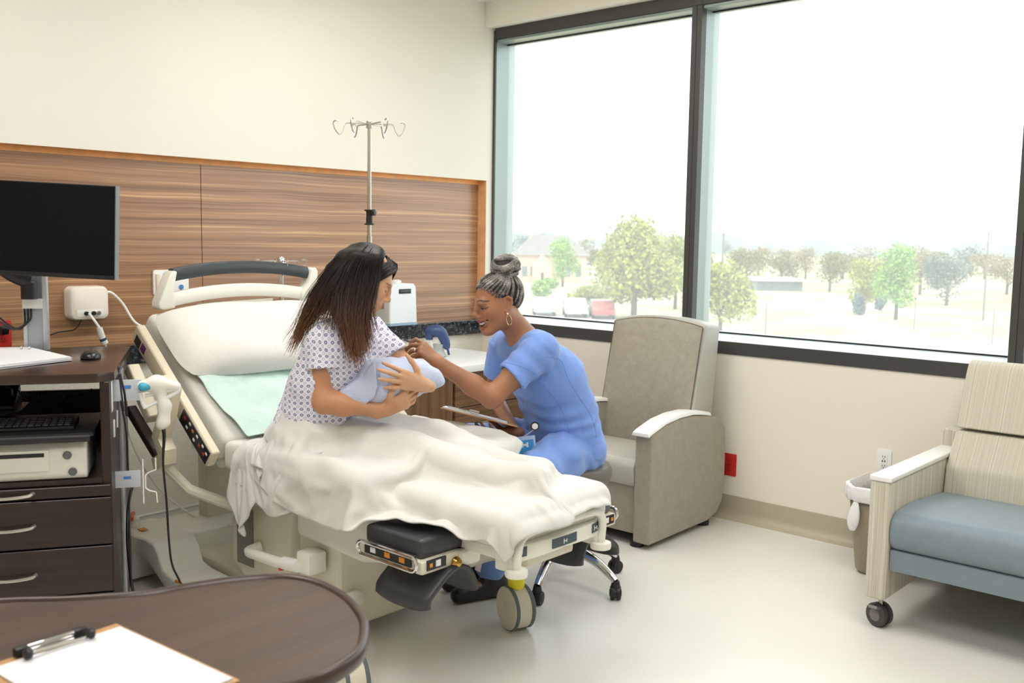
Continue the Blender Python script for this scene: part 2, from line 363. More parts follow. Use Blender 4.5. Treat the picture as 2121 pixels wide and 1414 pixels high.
def caster(o, c, r=0.045, w=0.05, az=0.0, m1=None, m2=None, stem=None):
    """twin wheel caster as part of o; c = wheel centre in o's own coordinates"""
    c = Vector(c); ax = Vector((math.cos(az), math.sin(az), 0))
    q = MB()
    q.lathe([(r*0.55, -w/2), (r*0.93, -w/2), (r, -w/2+0.004), (r, -w*0.13), (r*0.8, -w*0.1), (r*0.8, w*0.1), (r, w*0.13), (r, w/2-0.004), (r*0.93, w/2), (r*0.55, w/2)], c, 24, ax)
    cs = q.build('caster', m1 or M_black, o)
    for sg in (-1, 1): MB().lathe([(r*0.55, sg*w/2), (r*0.5, sg*(w/2+0.003)), (r*0.2, sg*(w/2+0.004))], c, 16, ax).build('hub_cap', m2 or M_rub, cs)
    if stem: MB().tube([c+Vector((0, 0, r*0.4)), c+Vector((0, 0, stem))], 0.011, 10).build('stem', M_steel, cs)
    return cs
# --- recliner against the window wall (local x = depth, local y = across)
RC = thing('recliner', 'tall taupe fabric recliner with pale curved arm caps by the window', 'armchair', (3.872, 2.567, 0), math.radians(1.2))
sidep = [(0.0, 0.03), (0.0, 0.572), (0.12, 0.605), (0.25, 0.62), (0.38, 0.62), (0.5, 0.605), (0.62, 0.58), (0.69, 0.555), (0.722, 0.515), (0.735, 0.35), (0.735, 0.2), (0.715, 0.11), (0.66, 0.06), (0.57, 0.035)]
for y0, y1 in ((0.0, 0.095), (0.58, 0.675)):
    a = MB().prism(sidep, y0, y1, 'xz').build('side_panel', M_recl, RC, bevel=0.012, seg=3)
    cp = []
    for y_, up in ((y0-0.004, 0), (y0+0.004, 0.018), (y1-0.004, 0.018), (y1+0.004, 0)):
        cp.append([Vector((x, y_, z+0.002+up)) for x, z in [(-0.03, 0.562), (0.0, 0.574), (0.12, 0.607), (0.25, 0.622), (0.38, 0.622), (0.5, 0.607), (0.56, 0.594)]])
    q = MB(); n = 7
    q.loft([[cp[k][i] for k in range(4)] for i in range(n)]); q.build('arm_cap', M_cap, RC, bevel=0.004, seg=2)
MB().bb((0.03, 0.1, 0.06), (0.06, 0.575, 0.33)).build('footrest_panel', M_recl, RC, bevel=0.008)
MB().prism([(0.015, 0.30), (0.0, 0.33), (0.0, 0.40), (0.03, 0.43), (0.3, 0.44), (0.52, 0.43), (0.52, 0.3)], 0.1, 0.575, 'xz').build('seat_cushion', M_reclv, RC, bevel=0.018, seg=3)
MB().bb((0.07, 0.1, 0.06), (0.6, 0.575, 0.3)).build('base_frame', M_black, RC)
bk = MB(); rings = []
for y in np.linspace(0.058, 0.64, 13):
    u = (y-0.349)/0.291; top = 1.10-0.035*u*u
    f0, f1 = Vector((0.42-0.0, y, 0.40)), Vector((0.585, y, top)); b1, b0 = Vector((0.735, y, top-0.012)), Vector((0.66, y, 0.40))
    rings.append([f0, f0.lerp(f1, 0.5), f1, b1, b1.lerp(b0, 0.5), b0])
bk.loft(rings); bk.build('backrest_shell', M_reclv, RC, bevel=0.02, seg=3)
fp = MB(); rings = []
for y in np.linspace(0.072, 0.626, 13):
    u = (y-0.349)/0.277; top = 1.083-0.033*u*u
    fo = lambda s, d: Vector((0.42+0.165*(s-0.40)/0.70-d, y, s))
    e = 0.022*(1-abs(u)**8)
    rings.append([fo(0.42, 0.004), fo(0.44, e), fo(0.75, e+0.006), fo(top-0.03, e), fo(top, 0.002), fo(top-0.02, -0.02), fo(0.45, -0.02)])
fp.loft(rings); fp.build('back_cushion', M_recl, RC, ang=50)
MB().tube([Vector((0.42+0.165*(z-0.40)/0.70-0.004, 0.071, z)) for z in np.linspace(0.45, 1.05, 12)]+[Vector((0.58, y, 1.084-0.033*((y-0.349)/0.277)**2)) for y in np.linspace(0.08, 0.618, 14)]+[Vector((0.42+0.165*(z-0.40)/0.70-0.004, 0.627, z)) for z in np.linspace(1.05, 0.45, 12)], 0.0022, 6).build('piping', mat('dark_piping', (82, 76, 66), 0.7), RC)
for x, y in ((0.05, 0.1), (0.05, 0.57), (0.6, 0.05), (0.6, 0.62)): MB().lathe([(0.035, 0), (0.035, 0.03), (0.02, 0.06)], (x, y, 0), 14).build('foot', M_black, RC)
# --- sofa with blue-grey seat
SF = thing('sofa', 'cream striped sofa with blue-grey vinyl seat and white arm tops', 'sofa', (3.69, 1.438, 0), 0)
SL = 1.62
def slab(o, name, x0, x1, y0, y1, z0, z1, m, bev=0.012, seg=3): return MB().bb((x0, y0, z0), (x1, y1, z1)).build(name, m, o, bevel=bev, seg=seg)
for y0 in (-0.08, -SL):
    slab(SF, 'arm', 0.0, 0.86, y0, y0+0.08, 0.125, 0.592, M_stripe)
    MB().bb((-0.003, y0-0.003, 0.592), (0.80, y0+0.083, 0.612)).build('arm_cap', M_cap, SF, bevel=0.006, seg=3)
sp = [(0.03, 0.33), (0.005, 0.36), (0.0, 0.41), (0.012, 0.45), (0.05, 0.475), (0.2, 0.482), (0.45, 0.465), (0.66, 0.445), (0.66, 0.33)]
MB().prism(sp, -SL+0.082, -0.082, 'xz').build('seat_cushion', M_bluegrey, SF, bevel=0.014, seg=3)
slab(SF, 'seat_rail', 0.02, 0.7, -SL+0.082, -0.082, 0.245, 0.328, M_bluegrey, 0.006, 2)
for nm, p in (('back_cushion', [(0.585, 0.44), (0.60, 0.56), (0.70, 0.70), (0.80, 0.71), (0.82, 0.5), (0.75, 0.44)]), ('head_cushion', [(0.70, 0.715), (0.715, 0.74), (0.795, 0.95), (0.815, 0.985), (0.85, 1.0), (0.92, 0.99), (0.94, 0.95), (0.88, 0.715)])):
    MB().prism(p, -SL+0.084, -0.084, 'xz').build(nm, M_stripeb, SF, bevel=0.016, seg=3)
slab(SF, 'back_frame', 0.80, 0.93, -SL, -0.0, 0.14, 0.69, M_stripe, 0.02, 3)
for x, y in ((0.07, -0.04), (0.07, -SL+0.04), (0.85, -0.04), (0.85, -SL+0.04)):
    cs = caster(SF, (x-0.005, y, 0.048), 0.047, 0.055, math.radians(-20), mat('caster_tyre', (66, 64, 63), 0.5), mat('caster_hub', (118, 112, 108), 0.4), 0.08)
    MB().box((x-0.045, y+0.005, 0.083), (0.05, 0.035, 0.012), ry=math.radians(20)).build('brake_tab', mat('brake_grey', (128, 126, 122), 0.4), cs, bevel=0.003)
# --- nurse's stool
ST = thing('rolling_stool', 'round grey padded stool on a five-spoke chrome wheeled base', 'stool', (3.25, 2.60, 0))
MB().lathe([(0.17, 0.455), (0.195, 0.465), (0.205, 0.485), (0.205, 0.515), (0.195, 0.535), (0.17, 0.545), (0.0, 0.552)], (0, 0, 0), 40, 'Z').build('seat', mat('dark_taupe_vinyl', (108, 104, 96), 0.4, bump=0.05), ST)
MB().lathe([(0.16, 0.44), (0.16, 0.456), (0.03, 0.456)], n=30).build('seat_plate', M_black, ST)
MB().lathe([(0.026, 0.16), (0.026, 0.30), (0.018, 0.302), (0.018, 0.45)], n=20).build('gas_lift', M_chrome, ST)
MB().lathe([(0.024, 0.09), (0.036, 0.10), (0.04, 0.15), (0.034, 0.19), (0.02, 0.20)], n=20).build('hub', M_chrome, ST)
for k in range(5):
    a = math.radians(-90+72*k); d = Vector((math.cos(a), math.sin(a), 0))
    P = [d*0.02+Vector((0, 0, 0.165)), d*0.10+Vector((0, 0, 0.16)), d*0.19+Vector((0, 0, 0.135)), d*0.255+Vector((0, 0, 0.10)), d*0.285+Vector((0, 0, 0.078))]
    sk = MB().tube(P, [0.024, 0.024, 0.021, 0.018, 0.016], 14, sm=4).build('spoke', M_chrome, ST)
    cs = caster(ST, d*0.287+Vector((0, 0, 0.03)), 0.029, 0.044, a+0.7+k, M_black, M_black); MB().lathe([(0.018, 0.045), (0.02, 0.06), (0.016, 0.08)], d*0.287, 12).build('fork', M_black, cs)
# --- waste bin with liner
BN = thing('waste_bin', 'taupe plastic waste bin with white knotted liner beside the sofa', 'bin', (4.42, 1.63, 0))
rings = []
for z, sx, sy in ((0, 0.115, 0.09), (0.02, 0.13, 0.105), (0.2, 0.145, 0.122), (0.392, 0.16, 0.14)): rings.append([Vector((a, b, z)) for a, b in rrect(sx*2, sy*2, 0.05)])
MB().loft(rings, caps=False).build('body', mat('taupe_plastic', (148, 136, 114), 0.45), BN, solid=0.004)
M_liner = mat('white_liner', (236, 234, 234), 0.3, bump=0.6, bs=40, bd=0.01)
rings = []; N = 24
for z, g in ((0.30, -0.012), (0.392, -0.006), (0.412, 0.004), (0.408, 0.016), (0.385, 0.02), (0.36, 0.014), (0.352, 0.01)):
    rr = rrect(0.32+2*g, 0.28+2*g, 0.06, 11); rings.append([Vector((a*(1+0.02*math.sin(k*2.3)), b*(1+0.02*math.sin(k*1.7)), z+0.006*math.sin(k*0.9+z*40)-(0.012 if z < 0.37 else 0)*math.sin(k*0.37))) for k, (a, b) in enumerate(rr)])
MB().loft(rings, caps=False).build('liner', M_liner, BN, solid=0.0015)
kx = MB(); c0 = Vector((-0.165, 0.085, 0.36)); rings = []
for s in np.linspace(0, 1, 12):
    r = 0.004+0.03*math.sin(PI*min(1, s*0.93))**0.8*(0.5+0.5*s); rings.append([c0+Vector((-0.012*math.sin(s*2), 0.01*s, -0.15*s))+Vector((0.5*r*math.cos(a), r*math.sin(a), 0)) for a in np.linspace(0, 2*PI, 14)[:-1]])
kx.loft(rings); kx.build('liner_knot', M_liner, BN)
# --- built-in counter
CT = thing('base_cabinet', 'walnut base cabinet with drawers in the corner behind the nurse', 'cabinet', (3.0, 3.80, 0))
MB().bb((0, 0.022, 0.09), (1.39, 0.655, 0.752)).build('carcass', M_cabwood, CT, smooth=False); MB().bb((0.01, 0.06, 0), (1.38, 0.6, 0.09)).build('toe_kick', M_black, CT, smooth=False)
for x0, x1 in ((0.005, 0.375), (0.381, 0.752)):
    d = MB().bb((x0, 0.0, 0.1), (x1, 0.02, 0.748)).build('door', M_cabwoodv, CT, bevel=0.0015, seg=1)
for z0, z1 in ((0.1, 0.32), (0.325, 0.552), (0.557, 0.748)):
    d = MB().bb((0.772, 0.0, z0), (1.385, 0.02, z1)).build('drawer', M_cabwood, CT, bevel=0.0015, seg=1)
    zc = z1-0.095; MB().tube([(0.95, -0.004, zc), (0.95, -0.03, zc), (1.10, -0.03, zc), (1.10, -0.004, zc)], 0.007, 8).build('handle', M_steel, d)
tag(MB().bb((2.99, 3.778, 0.752), (4.408, 4.462, 0.791)).build('countertop', M_solid, bevel=0.003), 'glossy white countertop on the walnut base cabinet', 'countertop')
# --- overbed table
outline = [(0.686, 1.904), (0.785, 1.82), (0.894, 1.749), (0.982, 1.724), (1.069, 1.688), (1.137, 1.635), (1.164, 1.558), (1.154, 1.453), (1.114, 1.354), (1.075, 1.298), (1.016, 1.241), (0.944, 1.214), (0.884, 1.21), (0.80, 1.235), (0.70, 1.30), (0.58, 1.36), (0.45, 1.41), (0.32, 1.50), (0.22, 1.62), (0.20, 1.76), (0.28, 1.90), (0.40, 1.98), (0.55, 1.97)]
OT = thing('overbed_table', 'dark walnut overbed table with rounded raised rim holding a clipboard', 'table', (0.3, 1.75, 0))
ol = [Vector((p.x, p.y)) for p in catmull([(a, b, 0) for a, b in outline], 5, True)]; cen = Vector((0.68, 1.59)); N = len(ol)
nrm = []
for i in range(N):
    e = (ol[(i+1) % N]-ol[i-1]).normalized(); nrm.append(Vector((-e.y, e.x)) if Vector((-e.y, e.x)).dot(ol[i]-cen) > 0 else Vector((e.y, -e.x)))
def ring(off, z): return [Vector((ol[i].x+nrm[i].x*off, ol[i].y+nrm[i].y*off, z)) for i in range(N)]
q = MB(); q.loft([ring(-0.03, 0.786), ring(0.0, 0.782), ring(0.003, 0.79), ring(0.003, 0.806), ring(-0.002, 0.8115), ring(-0.009, 0.8115), ring(-0.0125, 0.8085), ring(-0.015, 0.8045)], caps=False)
q.build('rim', mat('table_edge', (64, 46, 38), 0.3), OT, world=True, ang=60)
M_ttop = veneer('table_laminate', [(0.36, (66, 49, 40)), (0.5, (73, 55, 45)), (0.66, (81, 62, 51))], 0.6, 'd', 0.36)
q = MB(); q.loft([ring(-0.012, 0.79), ring(-0.0145, 0.805)]); q.build('top', M_ttop, OT, world=True, ang=60)
MB().bb((0.24, 1.70, 0.06), (0.32, 1.80, 0.79)).build('column', M_steel, OT, world=True, bevel=0.008)
MB().bb((0.10, 1.52, 0.04), (0.16, 2.02, 0.085)).bb((0.16, 1.72, 0.045), (0.32, 1.79, 0.08)).build('base', M_white, OT, world=True, bevel=0.008)
for x, y in ((0.13, 1.55), (0.13, 1.99), (0.29, 1.755)): caster(OT, (x-0.3, y-1.75, 0.03), 0.03, 0.035)
# --- clipboard lying on the table
cb = thing('clipboard', 'brown hardboard clipboard with blank white paper on the overbed table', 'clipboard', (0.69, 1.45, 0.806), 0)
p0, p1, p2 = Vector((0.775, 1.606, 0)), Vector((0.800, 1.285, 0)), Vector((0.553, 1.62, 0))
ex = (p1-p0); Lc = ex.length; ex.normalize(); ey = Vector((ex.y, -ex.x, 0)); ey = ey if ey.dot(p2-p0) > 0 else -ey
Mc = Matrix(((ex.x, ey.x, 0, p0.x), (ex.y, ey.y, 0, p0.y), (0, 0, 1, 0.8065), (0, 0, 0, 1)))
def cbox(nm, a, b, m, bev, par=cb, M=Mc): return MB().bb(a, b).xf(M).build(nm, m, par, bevel=bev, world=True)
M_hardb = mat('hardboard', (186, 142, 92), 0.5, var=0.1, vs_=60); M_paper = mat('white_paper', (222, 223, 226), 0.6)
cbox('board', (-0.025, -0.006, 0), (Lc+0.004, 0.232, 0.004), M_hardb, 0.001); cbox('paper', (0.0, 0.002, 0.0042), (Lc-0.004, 0.222, 0.0075), M_paper, 0)
q = MB().bb((-0.02, 0.06, 0.006), (0.015, 0.17, 0.012)).tube([(-0.018, 0.06, 0.014), (-0.018, 0.17, 0.014)], 0.005, 8).xf(Mc).build('clip', M_chrome, cb, bevel=0.001, world=True)
for y in (0.062, 0.168): MB().lathe([(0.006, 0), (0.008, 0.004), (0.008, 0.012), (0.004, 0.016)], (0.012, y, 0.010), 10).xf(Mc).build('clip_tip', M_black, q, world=True)
for x_ in (0.065, 0.165): MB().box((-0.018, x_, 0.012), (0.016, 0.022, 0.016)).xf(Mc).build('clip_end', M_black, q, world=True, bevel=0.003)
# ================================================================== birthing bed
M_bed = mat('bed_cream_plastic', (214, 208, 190), 0.38); M_bedw = mat('bed_white_plastic', (230, 229, 218), 0.32); M_bedbeige = mat('bed_beige_plastic', (210, 199, 174), 0.42)
M_vinyl = mat('charcoal_vinyl', (52, 53, 55), 0.38, bump=0.05, bs=300); M_dark = mat('dark_bar', (62, 68, 72), 0.32); M_sheet = mat('fitted_sheet', (216, 214, 207), 0.8, bump=0.35, bs=9, bd=0.02, sheen=0.2)
M_brass = mat('brass', (190, 150, 80), 0.12, 1.0); M_decal = mat('decal_black', (30, 30, 32), 0.35); M_orange = mat('decal_orange', (222, 140, 50), 0.5); M_dwhite = mat('decal_white', (230, 230, 228), 0.5); M_yel = mat('yellow_band', (238, 222, 40), 0.5)
M_red = mat('red_plastic', (196, 44, 36), 0.4); M_brown = mat('dark_brown_rail', (58, 46, 40), 0.4)
BED = thing('hospital_bed', 'adjustable hospital birthing bed with raised back, cream frame and dark footrests', 'bed', (2.44, 3.0, 0))
def bp(m, name, mt, bevel=0.0, seg=2, par=None, **k): return m.build(name, mt, par or BED, bevel=bevel, seg=seg, world=True, **k)
XC, XA, XZ = 2.44, 2.03, 2.85
HY, HZ, BA = 3.30, 0.70, math.radians(38.5)
ca, sa = math.cos(BA), math.sin(BA)
def bk_pt(x, s, n): return Vector((x, HY+s*ca-n*sa, HZ+s*sa+n*ca))          # back section: s up the slope, n normal to it
# chassis
bp(MB().prism([(2.20, 2.86), (2.68, 2.86), (2.74, 3.1), (2.74, 3.95), (2.14, 3.95), (2.14, 3.1)], 0.05, 0.14), 'chassis', M_bed, 0.02, 3)
bp(MB().prism([(2.74, 0.06), (2.74, 0.42), (3.05, 0.42), (3.05, 0.06)], 2.14, 2.50, 'yz'), 'lift_column', M_bed, 0.025, 3)
bp(MB().prism([(2.98, 0.18), (2.98, 0.47), (3.36, 0.47), (3.38, 0.36), (3.38, 0.20), (3.30, 0.15), (3.05, 0.15)], 2.10, 2.78, 'yz'), 'frame_housing', M_bed, 0.012, 2)
bp(MB().bb((2.094, 3.225, 0.20), (2.099, 3.335, 0.43)), 'recess_shade_plate', mat('shadow_grey', (120, 118, 108), 0.5), 0.0)  # flat grey plate, the shade of a recess painted on
bp(MB().prism([(2.42, 0.40), (2.40, 0.47), (2.46, 0.54), (2.98, 0.54), (2.98, 0.38), (2.60, 0.36)], 2.12, 2.76, 'yz'), 'seat_housing', M_bedw, 0.03, 4)
bp(MB().tube([(2.10, 3.17, 0.30), (2.055, 3.19, 0.285), (2.05, 3.12, 0.285), (2.05, 2.98, 0.29), (2.055, 2.93, 0.295)], 0.02, 12, sm=4), 'grab_bar', M_bedw)
bp(MB().tube([(2.055, 2.96, 0.294), (2.055, 2.87, 0.303)], 0.024, 14), 'grab_collar', M_cap); bp(MB().bb((2.05, 2.80, 0.28), (2.13, 2.88, 0.36)), 'grab_bracket', M_bedw, 0.012)
bp(MB().lathe([(0.010, 0), (0.010, 0.01)], (2.045, 2.965, 0.268), 12, 'Z'), 'release_button', M_red)
# head end base cover with brake pedal
pf = [(4.06, 0.02), (4.06, 0.225), (3.98, 0.235), (3.86, 0.225), (3.76, 0.232), (3.70, 0.228), (3.66, 0.19), (3.63, 0.13), (3.56, 0.115), (3.40, 0.11), (3.22, 0.085), (3.10, 0.05), (3.10, 0.02), (3.50, 0.02), (3.60, 0.055), (3.74, 0.13), (3.86, 0.15), (3.90, 0.02)]
bp(MB().prism(pf, 1.93, 2.12, 'yz'), 'base_cover', M_bedw, 0.014, 3); bp(MB().prism(pf, 2.76, 2.95, 'yz'), 'base_cover', M_bedw, 0.014, 3)
bp(MB().bb((2.12, 3.75, 0.10), (2.76, 4.05, 0.22)), 'head_crossbeam', M_bedw, 0.02, 3)
bp(MB().tube([(1.935, 3.53, 0.112), (1.935, 3.40, 0.105), (1.935, 3.24, 0.082), (1.94, 3.12, 0.055)], 0.006, 6, sm=3), 'orange_stripe', M_orange)
bp(MB().lathe([(0.03, 0.225), (0.03, 0.262), (0.024, 0.268), (0.0, 0.268)], (1.985, 3.98, 0), 18), 'oxygen_cap', M_bedw); bp(MB().tube([(1.96, 3.94, 0.275), (1.985, 3.98, 0.28), (2.01, 4.02, 0.275)], 0.009, 8), 'orange_lever', mat('orange_red', (206, 92, 40), 0.4))
bp(MB().box((1.99, 3.90, 0.2335), (0.03, 0.035, 0.002)), 'warning_decal', M_orange)
# wheels
for x, y, rear in ((1.903, 2.385, 0), (2.734, 2.412, 0), (2.03, 4.0, 1), (2.84, 4.0, 1)):
    c = Vector((x, y, 0.086)); w = 0.085; r = 0.085; ax = Vector((math.cos(math.radians(161)), math.sin(math.radians(161)), 0))
    if rear: r = 0.075; c.z = 0.076
    q = MB(); q.lathe([(r*0.8, -w*0.5), (r*0.965, -w*0.5), (r*0.965, w*0.5), (r*0.8, w*0.5)], c, 40, ax); wh = bp(q, 'caster', M_bed)
    for sg in (-1, 1):
        bp(MB().lathe([(r*0.93, sg*w*0.5), (r, sg*w*0.47), (r, sg*w*0.32), (r*0.93, sg*w*0.30)], c, 40, ax, caps=False), 'tyre', mat('tyre_grey', (92, 100, 104), 0.5), par=wh)
        bp(MB().lathe([(r*0.92, sg*w*0.5), (r*0.9, sg*w*0.515), (r*0.3, sg*w*0.53), (r*0.28, sg*w*0.50), (r*0.05, sg*w*0.53)], c, 36, ax), 'wheel_cover', M_bed, par=wh)
    if not rear:
        cx = 2.30 if x < 2.3 else 2.60
        bp(MB().lathe([(0.03, 0.16), (0.032, 0.175), (0.032, 0.225)], (x, y, 0), 20), 'caster_band', M_yel, par=wh)
        bp(MB().lathe([(0.034, 0.225), (0.036, 0.25), (0.03, 0.30)], (x, y, 0), 20), 'caster_stem', M_bedw, par=wh)
        bp(MB().tube([(x, y, 0.262), (x, y+0.12, 0.27), (cx+(x-cx)*0.35, 2.68, 0.20), (cx, 2.88, 0.11)], [0.036, 0.036, 0.036, 0.04], 14, sm=6, flat=0.8), 'wheel_arm', M_bedw)
# mattress and deck
bp(MB().bb((XA+0.02, 2.58, 0.53), (XZ-0.02, 3.32, 0.585)), 'seat_deck', M_bedw, 0.015); bp(MB().bb((XA, 2.56, 0.585), (XZ, 3.33, 0.70)), 'mattress', M_sheet, 0.035, 4)
bp(MB().bb((2.19, 1.985, 0.495), (2.69, 2.56, 0.535)), 'foot_deck', M_bedw, 0.012); bp(MB().bb((2.17, 1.97, 0.535), (2.71, 2.58, 0.635)), 'foot_mattress', M_sheet, 0.03, 4)
def slope_box(x0, x1, s0, s1, n0, n1):
    V = [bk_pt(x, s, n) for n in (n0, n1) for x, s in ((x0, s0), (x1, s0), (x1, s1), (x0, s1))]
    return MB().add(V, [(0, 3, 2, 1), (4, 5, 6, 7), (0, 1, 5, 4), (1, 2, 6, 5), (2, 3, 7, 6), (3, 0, 4, 7)])
bp(slope_box(XA, XZ, 0.0, 0.75, -0.12, 0.0), 'back_mattress', M_sheet, 0.035, 4); bp(slope_box(XA+0.03, XZ-0.03, 0.0, 0.72, -0.17, -0.12), 'back_deck', M_bedw, 0.015)
bp(slope_box(XA+0.1, XZ-0.1, 0.1, 0.6, -0.24, -0.17), 'back_actuator', M_bed, 0.02)
# headboard
HYb = 3.93
def hb(x): u = (x-2.515)/0.42; return 1.0-u*u
xs_ = np.linspace(2.16, 2.87, 17)
q = MB(); q.loft([[Vector((x, HYb+dy, 1.305+0.045*hb(x)+dz)) for dy, dz in ((-0.02, -0.028), (0.02, -0.028), (0.024, 0), (0.02, 0.028), (-0.02, 0.028), (-0.026, 0))] for x in xs_]); bp(q, 'headboard_grip', M_dark, 0.006)
q = MB(); q.loft([[Vector((x, HYb+dy, 1.20+0.045*hb(x)+dz)) for dy, dz in ((-0.02, -0.03), (0.015, -0.03), (0.018, 0), (0.012, 0.03), (-0.015, 0.03), (-0.024, 0))] for x in np.linspace(2.12, 2.91, 17)]); bp(q, 'headboard_rail', M_bedw, 0.006)
for sg, xe in ((-1, 2.16), (1, 2.87)):
    dx = -sg*0.0; pts = [(xe-sg*0.035, 1.335), (xe+sg*0.012, 1.34), (xe+sg*0.028, 1.325), (xe-sg*0.01*-1-sg*0.03+sg*0.0, 1.19), (xe-sg*0.035+sg*-0.0, 1.165), (xe-sg*0.055, 1.175)]
    pts = [(xe-sg*0.01, 1.27), (xe+sg*0.005, 1.335), (xe+sg*0.03, 1.345), (xe+sg*0.045, 1.325), (xe+sg*0.03, 1.18), (xe+sg*0.005, 1.155), (xe-sg*0.05, 1.165), (xe-sg*0.05, 1.225)]
    if sg < 0: pts = [(xe+0.012, 1.335), (xe-0.005, 1.338), (xe-0.02, 1.325), (xe-0.075, 1.205), (xe-0.075, 1.18), (xe-0.055, 1.17), (xe+0.0, 1.178), (xe-0.005, 1.26)]
    bp(MB().prism(pts, HYb-0.04, HYb+0.03, 'xz'), 'headboard_end', M_bedw, 0.009, 3)
bp(MB().prism([(2.29, 1.19), (2.68, 1.205), (2.60, 0.98), (2.32, 0.98)], HYb-0.01, HYb+0.02, 'xz'), 'headboard_support', M_bed, 0.008); bp(MB().bb((2.30, 3.90, 0.2), (2.60, 3.98, 1.0)), 'headboard_post', M_bed, 0.01)
# small iv pole fixed to the head corner
ip = bp(MB().tube([(2.79, 4.02, 0.25), (2.79, 4.02, 1.39)], 0.011, 14), 'iv_rod', M_chrome)
bp(MB().lathe([(0.017, 1.355), (0.017, 1.385), (0.012, 1.392)], (2.79, 4.02, 0), 14), 'iv_hub', M_chrome, par=ip)
for a in (0.05, 1.6, 3.2, 4.75):
    d = Vector((math.cos(a-0.4), math.sin(a-0.4), 0)); o_ = Vector((2.79, 4.02, 1.372)); z = Vector((0, 0, 1))
    bp(MB().tube([o_, o_+d*0.075, o_+d*0.085-z*0.012, o_+d*0.10-z*0.028, o_+d*0.12-z*0.02, o_+d*0.125+z*0.003, o_+d*0.105+z*0.008], 0.003, 6, sm=3), 'iv_hook', M_chrome, par=ip)
bp(MB().bb((2.72, 4.0, 0.22), (2.82, 4.05, 0.28)), 'iv_socket', M_bed, 0.008)
# head side rail (parallel to the raised back)
def rail_strip(x0, x1, s0, s1, n0, n1): return slope_box(x0, x1, s0, s1, n0, n1)
for xa, xb, vis in ((1.935, 1.975, 1), (2.905, 2.945, 0)):
    r1 = bp(rail_strip(xa, xb, -0.06, 0.66, -0.06, 0.018), 'side_rail', M_bedbeige, 0.012, 3)
    if vis:
        bp(rail_strip(xa-0.003, xa+0.01, -0.05, 0.185, -0.052, 0.010), 'control_panel', M_decal, 0.002, par=r1)
        for k, (s_, n_, m_) in enumerate([(0.155, 0.0, M_red), (0.125, -0.02, M_dwhite), (0.115, 0.008, M_dwhite), (0.085, 0.0, M_orange), (0.06, -0.022, M_dwhite), (0.05, 0.006, M_dwhite), (0.02, -0.012, M_red), (0.0, 0.006, M_dwhite), (-0.02, -0.015, M_red), (-0.035, 0.0, M_dwhite)]):
            bp(rail_strip(xa-0.0045, xa, s_-0.007, s_+0.007, n_-0.0145, n_-0.0055), 'button', m_, par=r1)
        bp(rail_strip(xa-0.002, xa+0.01, 0.30, 0.345, -0.035, 0.01), 'nurse_call_panel', M_decal, par=r1); bp(rail_strip(xa-0.004, xa, 0.315, 0.33, -0.02, -0.006), 'button', M_red, par=r1)
        bp(rail_strip(xa-0.002, xa+0.01, 0.54, 0.575, -0.04, -0.005), 'purple_sticker', mat('purple', (96, 40, 92), 0.5), par=r1); bp(rail_strip(xa-0.002, xa+0.01, 0.585, 0.63, -0.05, -0.01), 'latch_slot', M_decal, par=r1)
# swung-down foot side rail on the near side
q = MB(); XR = 1.86
def strut(P, w, th, mt, nm):
    P = [Vector(p) for p in P]; rings = []
    for i, p in enumerate(P):
        d = (P[min(i+1, len(P)-1)]-P[max(i-1, 0)]).normalized(); s_ = Vector((0, -d.z, d.y))
        rings.append([p+s_*w/2+Vector((th/2, 0, 0)), p+s_*w/2-Vector((th/2, 0, 0)), p-s_*w/2-Vector((th/2, 0, 0)), p-s_*w/2+Vector((th/2, 0, 0))])
    return bp(MB().loft(rings), nm, mt, 0.009, 3)
def rp_(px, py): return at(px, py, x=XR)
strut([rp_(272, 760), rp_(318, 868)], 0.05, 0.05, M_bedbeige, 'lower_rail_strut'); strut([rp_(270, 845), rp_(337, 957)], 0.036, 0.04, M_brown, 'lower_rail_grip')
strut([rp_(318, 792), rp_(345, 790), rp_(356, 802), rp_(345, 868), rp_(334, 905), rp_(346, 935), rp_(346, 950), rp_(330, 960)], 0.05, 0.055, M_bedbeige, 'lower_rail_end')
bp(MB().tube([(XR+0.02, 3.50, 0.60), (1.95, 3.44, 0.50), (2.10, 3.36, 0.42)], 0.022, 10), 'rail_arm', M_bed); bp(MB().tube([(XR+0.02, 3.47, 0.64), (XR+0.02, 3.50, 0.59)], 0.02, 10), 'rail_pivot', M_bed)
